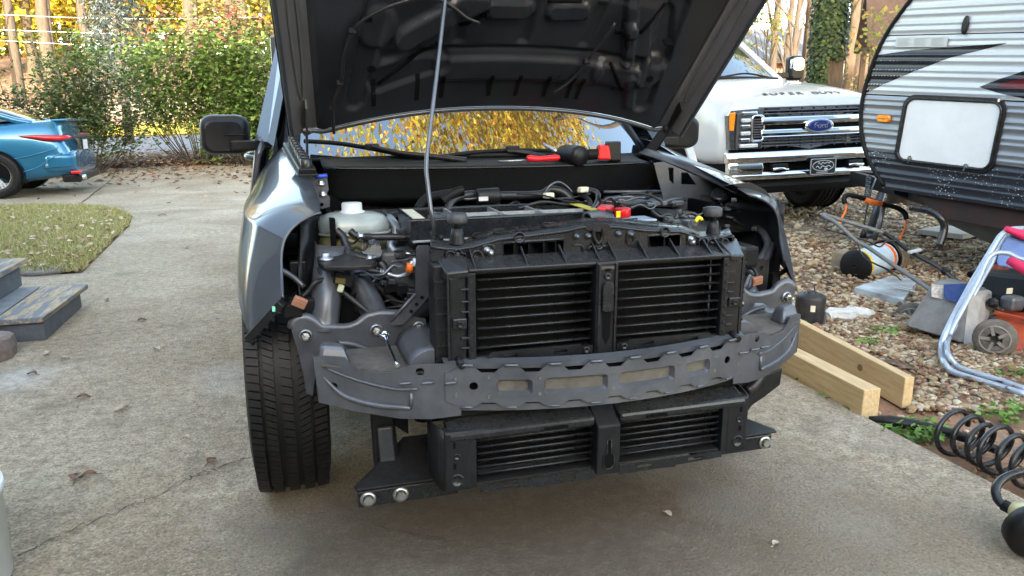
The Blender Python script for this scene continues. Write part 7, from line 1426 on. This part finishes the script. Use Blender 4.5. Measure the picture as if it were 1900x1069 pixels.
def tree(name, xy, h, r0, label, crown=None, lean=(0,0), bark='bark', seed=1, pal=GOLD, n=6000, leaf=.22, group=None, nlimb=10, cat='tree', sg=.55, ncl=40, crown_c=None, forks=()):
    rs_ = np.random.default_rng(seed); z0 = ter(*xy); t_ = empty(name,(xy[0],xy[1],z0),label=label,cat=cat,group=group); g2 = random.Random(seed)
    tp = [Vector((lean[0]*k*k*h+ g2.uniform(-.03,.03)*h*.2, lean[1]*k*k*h, h*k-.2)) for k in np.linspace(0,1,7)]; tp[0] = Vector((0,0,-.3))
    rr = [r0*1.35,r0*1.05,r0*.95,r0*.85,r0*.7,r0*.5,r0*.25]; b = MB(); b.tube(tp,rr,14,sp=3); tr = b.build('trunk',M[bark],t_,local=True)
    if crown:
        cc_ = Vector(crown_c) if crown_c else tp[-1]
        cl,pos = cloud(rs_,n,cc_,crown,ncl,sg); o = leafmesh('crown',pos,leaf,pick(pal,n,rs_,.22),M['leaf'],t_,up=.35,aspect=1.5,seed=seed,curl=.06)
        for k in range(min(nlimb,len(cl))):
            s0 = tp[g2.choice((3,4,5))]; e = Vector(cl[k]); m_ = s0.lerp(e,.5)+Vector((g2.uniform(-.3,.3),g2.uniform(-.3,.3),g2.uniform(0,.6))); MB().tube([s0,m_,e],[r0*.32,r0*.2,r0*.07],7,sp=4).build('limb',M[bark],t_,local=True)
    for (zf,dx,dy,dz,rf) in forks: k = zf/h; s0 = Vector((lean[0]*k*k*h,lean[1]*k*k*h,zf)); MB().tube([s0,s0+Vector((dx*.4,dy*.4,dz*.5)),s0+Vector((dx,dy,dz))],[rf,rf*.7,rf*.35],7,sp=4).build('limb',M[bark],t_,local=True)
    return t_
def at(px,s): q = fwd(px,s); return (q.x,q.y)
# yard trees whose crowns spread above the picture
tA = tree('shade_tree',at(1668,10.5),12,.20,'thick furrowed grey trunk rising behind the trailer nose',(6.6,5.4,2.6),(.0,.0),'bark',11,[(.60,.50,.06),(.66,.58,.10),(.52,.46,.06),(.40,.42,.08),(.5,.36,.05),(.42,.22,.05)],30000,.17,nlimb=14,ncl=110,sg=.6,crown_c=(-5.0,1.2,12.0))
tB = tree('ivy_tree',at(1495,17),12,.29,'thick trunk wrapped in dark ivy behind the white truck',(4.5,4.5,2.6),(.02,0),'barkp',12,RUST+GOLD,15000,.17,nlimb=10,ncl=80,sg=.6,crown_c=(-5,-3,13.5))
rs_ = np.random.default_rng(3); n = 9000; zz = rs_.random(n)**.9*6.5; aa = rs_.uniform(math.pi*.75,math.pi*1.75,n)+rs_.normal(0,.2,n); kp = (zz > 1.9) | (aa < math.pi*1.32); zz,aa = zz[kp],aa[kp]; ang0 = 0
rr_ = .31+rs_.random(len(zz))*.08+.10*np.clip(1-zz/1.2,0,1); pos = np.stack([rr_*np.cos(aa),rr_*np.sin(aa),zz],1); o = leafmesh('ivy',pos,.085,pick([(.035,.06,.025),(.05,.085,.03),(.08,.12,.04),(.03,.045,.03)],len(zz),rs_,.2),M['leafs'],tB,up=.1,aspect=1.2,seed=5,nrm=np.stack([np.cos(aa),np.sin(aa),.3+0*aa],1))
tC = tree('leaning_tree',at(8,17.5),11,.34,'pale leaning trunk behind the blue sedan at the left edge',(4.2,4.2,2.4),(-.05,0),'barkp',13,GOLD,5000,.22,nlimb=9,ncl=45,sg=.6,crown_c=(5.0,-2.0,13))
for i,(px,s,r_,ln,lab) in enumerate(((1404,24,.10,.02,'slim trunk left of the ivy tree, nearest the raised hood'),(1427,26,.09,.0,'second slim trunk left of the ivy tree'),(1438,22,.07,.03,'slim dark trunk third left of the ivy tree'),(1462,27,.22,.0,'reddish trunk just left of the ivy tree'),(1535,24,.14,-.01,'grey trunk right of the ivy tree'),(1553,25,.22,.035,'pinkish leaning trunk above the chimney'),(1569,22,.06,.03,'thin dark trunk right of the pinkish leaning trunk'),(1597,26,.20,.05,'leaning grey trunk above the play tower'))):
    sd = 30+i; rf = random.Random(sd); fk = [(rf.uniform(1.5,5),rf.uniform(-1.2,1.2),rf.uniform(-.5,.5),rf.uniform(1.0,2.4),.04) for _ in range(5)]
    tree('background_tree',at(px,s),10,r_,lab,(2.6,2.6,2.4),(ln,0),'barkp' if r_>.13 else 'bark',sd,GOLD+GRN,900,.22,group='bare trunks behind the white truck',nlimb=5,ncl=18,crown_c=(0,0,9.5),forks=fk)
def fwdpos(px,s,z): q = fwd(px,s); return (q.x,q.y,z)
# sparse low sprays in front of the sky on the right
for i,(px,s,z,rad,n_,lab) in enumerate(((1390,20,3.1,(.7,.7,.5),260,'sparse leafy sapling beside the raised hood'),(1600,15.0,2.3,(.6,.5,.8),260,'thin sapling in front of the play tower'))):
    xy = at(px,s); tree('sapling',xy,z,.025,lab,rad,(0,0),'bark',70+i,[(.2,.25,.06),(.3,.3,.08),(.4,.28,.08)],n_,.10,nlimb=12,ncl=14,sg=.16,crown_c=(0,0,z-ter(*xy)+.1))
# far golden woods: individual trees on the bank, then a mass
for i,(px,s,h,rad,pal) in enumerate(((-60,46,9,4,GOLD),(40,52,11,4.5,GOLD+GRN),(120,48,10,4.2,GOLD),(185,55,12,5,GRN+GOLD),(250,50,10,4.2,GOLD),(330,54,11,4.5,GRN+GOLD),(400,49,10,4.4,GOLD+GRN),(470,53,11,4.4,GOLD),(540,50,10,4.2,GRN+GOLD),(620,56,11,5,GOLD))):
    tree('woodland_tree',at(px,s),h,.26,('leftmost golden crown on the far bank','second golden crown from the left on the far bank','third golden crown from the left, behind the utility wires','greenish crown left of the spruce on the far bank','golden crown directly behind the spruce','greenish crown right of the spruce','golden crown above the middle of the largest bush','golden crown left of the raised hood on the far bank','greenish crown beside the raised hood edge on the far bank','rightmost golden crown, mostly behind the raised hood')[i],(rad,rad*.8,rad*.95),(0,0),'bark',100+i,pal,3200,.34,group='golden trees on the far bank',nlimb=6,ncl=34,sg=.75,crown_c=(0,0,h*.62))
for i,(px,s) in enumerate(((30,40),(88,42),(148,41),(158,44),(215,43),(395,40),(410,42),(470,39),(485,43))):
    tree('bank_trunk',at(px,s),12,.16+.05*(i%3),('leftmost','second from left','third from left','fourth from left','fifth from left','first right of the spruce','second right of the spruce','third right of the spruce','nearest the raised hood')[i]+' of the bare trunks on the far bank',None,(.01*(i%3-1),0),'bark',150+i,group='bare trunks on the far bank',forks=[(4,.8,0,2,.05),(5,-.9,0,2.2,.05)])
n = 36000; rs_ = np.random.default_rng(9); px = np.concatenate([rs_.uniform(-200,700,n*2//3),rs_.uniform(1250,2000,n-n*2//3)]); s = rs_.uniform(62,80,n); pos = np.array([fwdpos(a,d,0) for a,d in zip(px,s)])
left = px < 900; zb = np.array([ter(p[0],p[1]) for p in pos]); hgt = np.where(left,10*rs_.random(n)**.8,4.6*rs_.random(n)**.7*(1+.25*np.sin(px*.021)))
pos[:,2] = np.where(left,zb,np.minimum(zb,3.0))+hgt-.3
o = leafmesh('far_woods',pos,.62,pick([(.34,.28,.04),(.28,.26,.05),(.40,.33,.07),(.20,.22,.05)],n,rs_,.2),M['leaf'],up=.3,aspect=1.4,seed=9); tag(o,'golden far woods closing the view behind everything','trees',kind='stuff')
# shrubs
def shrub(xy, w_, d_, h, nst, n, leaf, pal, paltop, label, seed, spread=1.0, twigs='twig', bare=.25):
    rs_ = np.random.default_rng(seed); g2 = random.Random(seed); z0 = ter(*xy); t_ = empty('shrub',(xy[0],xy[1],z0),label=label,cat='shrub',group='shrubs at the end of the driveway'); rx,ry = FY,-FX
    tips = []; segs = []
    for k in range(nst):
        u,v = g2.uniform(-1,1),g2.uniform(-1,1); top = h*(1-.40*abs(u)**2)*g2.uniform(.55,1.12); e = Vector((rx*u*w_+FX*v*d_,ry*u*w_+FY*v*d_,top)); s0 = Vector((rx*u*.18*w_,ry*u*.18*w_,-.1)); m_ = s0.lerp(e,.5)+Vector((rx*u*w_*.12*spread,ry*u*w_*.12*spread,-.1*h*abs(u)*spread))
        path = spline([s0,m_,e],6); segs.append(path); MB().tube(path,list(np.linspace(.014,.004,len(path))),5).build('stem',M[twigs],t_,local=True)
    pts = []
    for p in segs:
        for q in p[int(len(p)*bare):]: pts.append(q)
    pts = np.array([tuple(q) for q in pts]); k = rs_.integers(0,len(pts),n); pos = pts[k]+rs_.normal(size=(n,3))*np.array([.20,.20,.11])*(w_/1.6)**.5
    tcol = np.clip((pos[:,2]/h-.62)/.3+rs_.normal(0,.22,n),0,1)[:,None]; c_ = pick(pal,n,rs_,.25)*(1-(tcol>.5))+pick(paltop,n,rs_,.25)*(tcol>.5)
    leafmesh('foliage',pos,leaf,c_,M['leafs'],t_,up=.9,aspect=1.7,seed=seed); return t_
BUSH = [(.10,.18,.04),(.13,.22,.055),(.07,.13,.03),(.19,.25,.075)]; TOPR = [(.28,.13,.09),(.24,.22,.08),(.33,.11,.09),(.18,.23,.07),(.28,.27,.12),(.16,.21,.06)]; DARK = [(.06,.095,.035),(.09,.13,.05),(.12,.16,.07),(.05,.07,.03)]
shrub(at(395,18.6),1.8,1.1,3.7,36,10500,.115,BUSH,TOPR,'large burning bush with fanning stems and reddening top left of the dark truck',1,bare=.52)
shrub(at(480,17.8),1.3,1.0,3.6,26,9000,.115,BUSH,TOPR,'reddening bush close behind the door mirror of the dark truck',2)
shrub(at(192,17.4),.9,.8,2.6,24,9000,.085,DARK,BUSH,'dark green bush with bare lower stems right of the blue sedan',3,bare=.5)
shrub(at(95,18.2),1.25,.9,2.2,26,10000,.085,DARK+BUSH[:1],BUSH,'grey green bush behind the blue sedan',4)
shrub(at(-30,18.5),1.0,.9,2.0,20,8000,.085,DARK,TOPR,'dark bush at the left edge behind the blue sedan',5)
shrub(at(560,19.5),1.4,1.0,3.6,30,11000,.11,BUSH,TOPR,'reddening bush mostly hidden behind the dark truck',6)
shrub(at(1592,19),1.2,.8,1.7,26,3500,.09,[(.16,.2,.06),(.28,.28,.10),(.36,.28,.12)],[(.3,.3,.1),(.4,.3,.12)],'thin olive shrub in front of the brick house',7)
shrub(at(1440,23),1.3,.8,1.6,20,2500,.10,[(.12,.18,.05),(.2,.24,.07)],[(.2,.22,.07)],'low green shrub left of the ivy tree',8)
# blue spruce
xy = at(272,26); z0 = ter(*xy); SPR = empty('spruce',(xy[0],xy[1],z0),label='blue grey spruce rising above the bushes across the road',cat='tree'); MB().tube([(0,0,-.2),(0,0,3.5),(0,0,7)],[.14,.1,.02],8).build('trunk',M['bark'],SPR,local=True)
rs_ = np.random.default_rng(21); n = 9000; z = 1.2+rs_.random(n)**.8*5.6; lay = np.floor(z/.45)*.45; rad = (6.9-lay)*.30*(1-.45*((z-lay)/.45)); a = rs_.uniform(0,6.28,n); r = rad*rs_.random(n)**.35*(1+.2*np.sin(a*7+lay*5)); pos = np.stack([r*np.cos(a),r*np.sin(a),z-.12*r],1)
leafmesh('crown',pos,.13,pick([(.07,.10,.10),(.11,.15,.155),(.04,.06,.06),(.16,.20,.21)],n,rs_,.2),M['leafs'],SPR,up=.4,aspect=2.6,seed=22)
# retaining fence line and utility wires across the road
b = MB(); q0,q1 = fwd(-200,36),fwd(520,37); 
wl = MB(); rows = []
for k in np.linspace(0,1,20): x,y = q0.x+(q1.x-q0.x)*k,q0.y+(q1.y-q0.y)*k; rows.append([Vector((x,y,ter(x,y)-.1)),Vector((x,y,ter(x,y)+.75+.1*math.sin(k*9)))])
o = wl.grid(rows).build('bank_wall',mat('pale_stone_wall',(.24,.20,.17),.9,0,.25,4),solid=.3); tag(o,'pale low wall along the bank across the road','wall')
for i,(py0,py1) in enumerate(((25,29),(53,56),(72,84))):
    p0,p1 = P(-60,py0,D=27),P(480,py1+3,D=29); m_ = (p0+p1)/2-Vector((0,0,.12)); o = MB().tube([p0,m_,p1],.012,5,sp=8).build('utility_wire',M['alu']); tag(o,('top','middle','lowest')[i]+' of three utility wires crossing above the road','wire','utility wires')
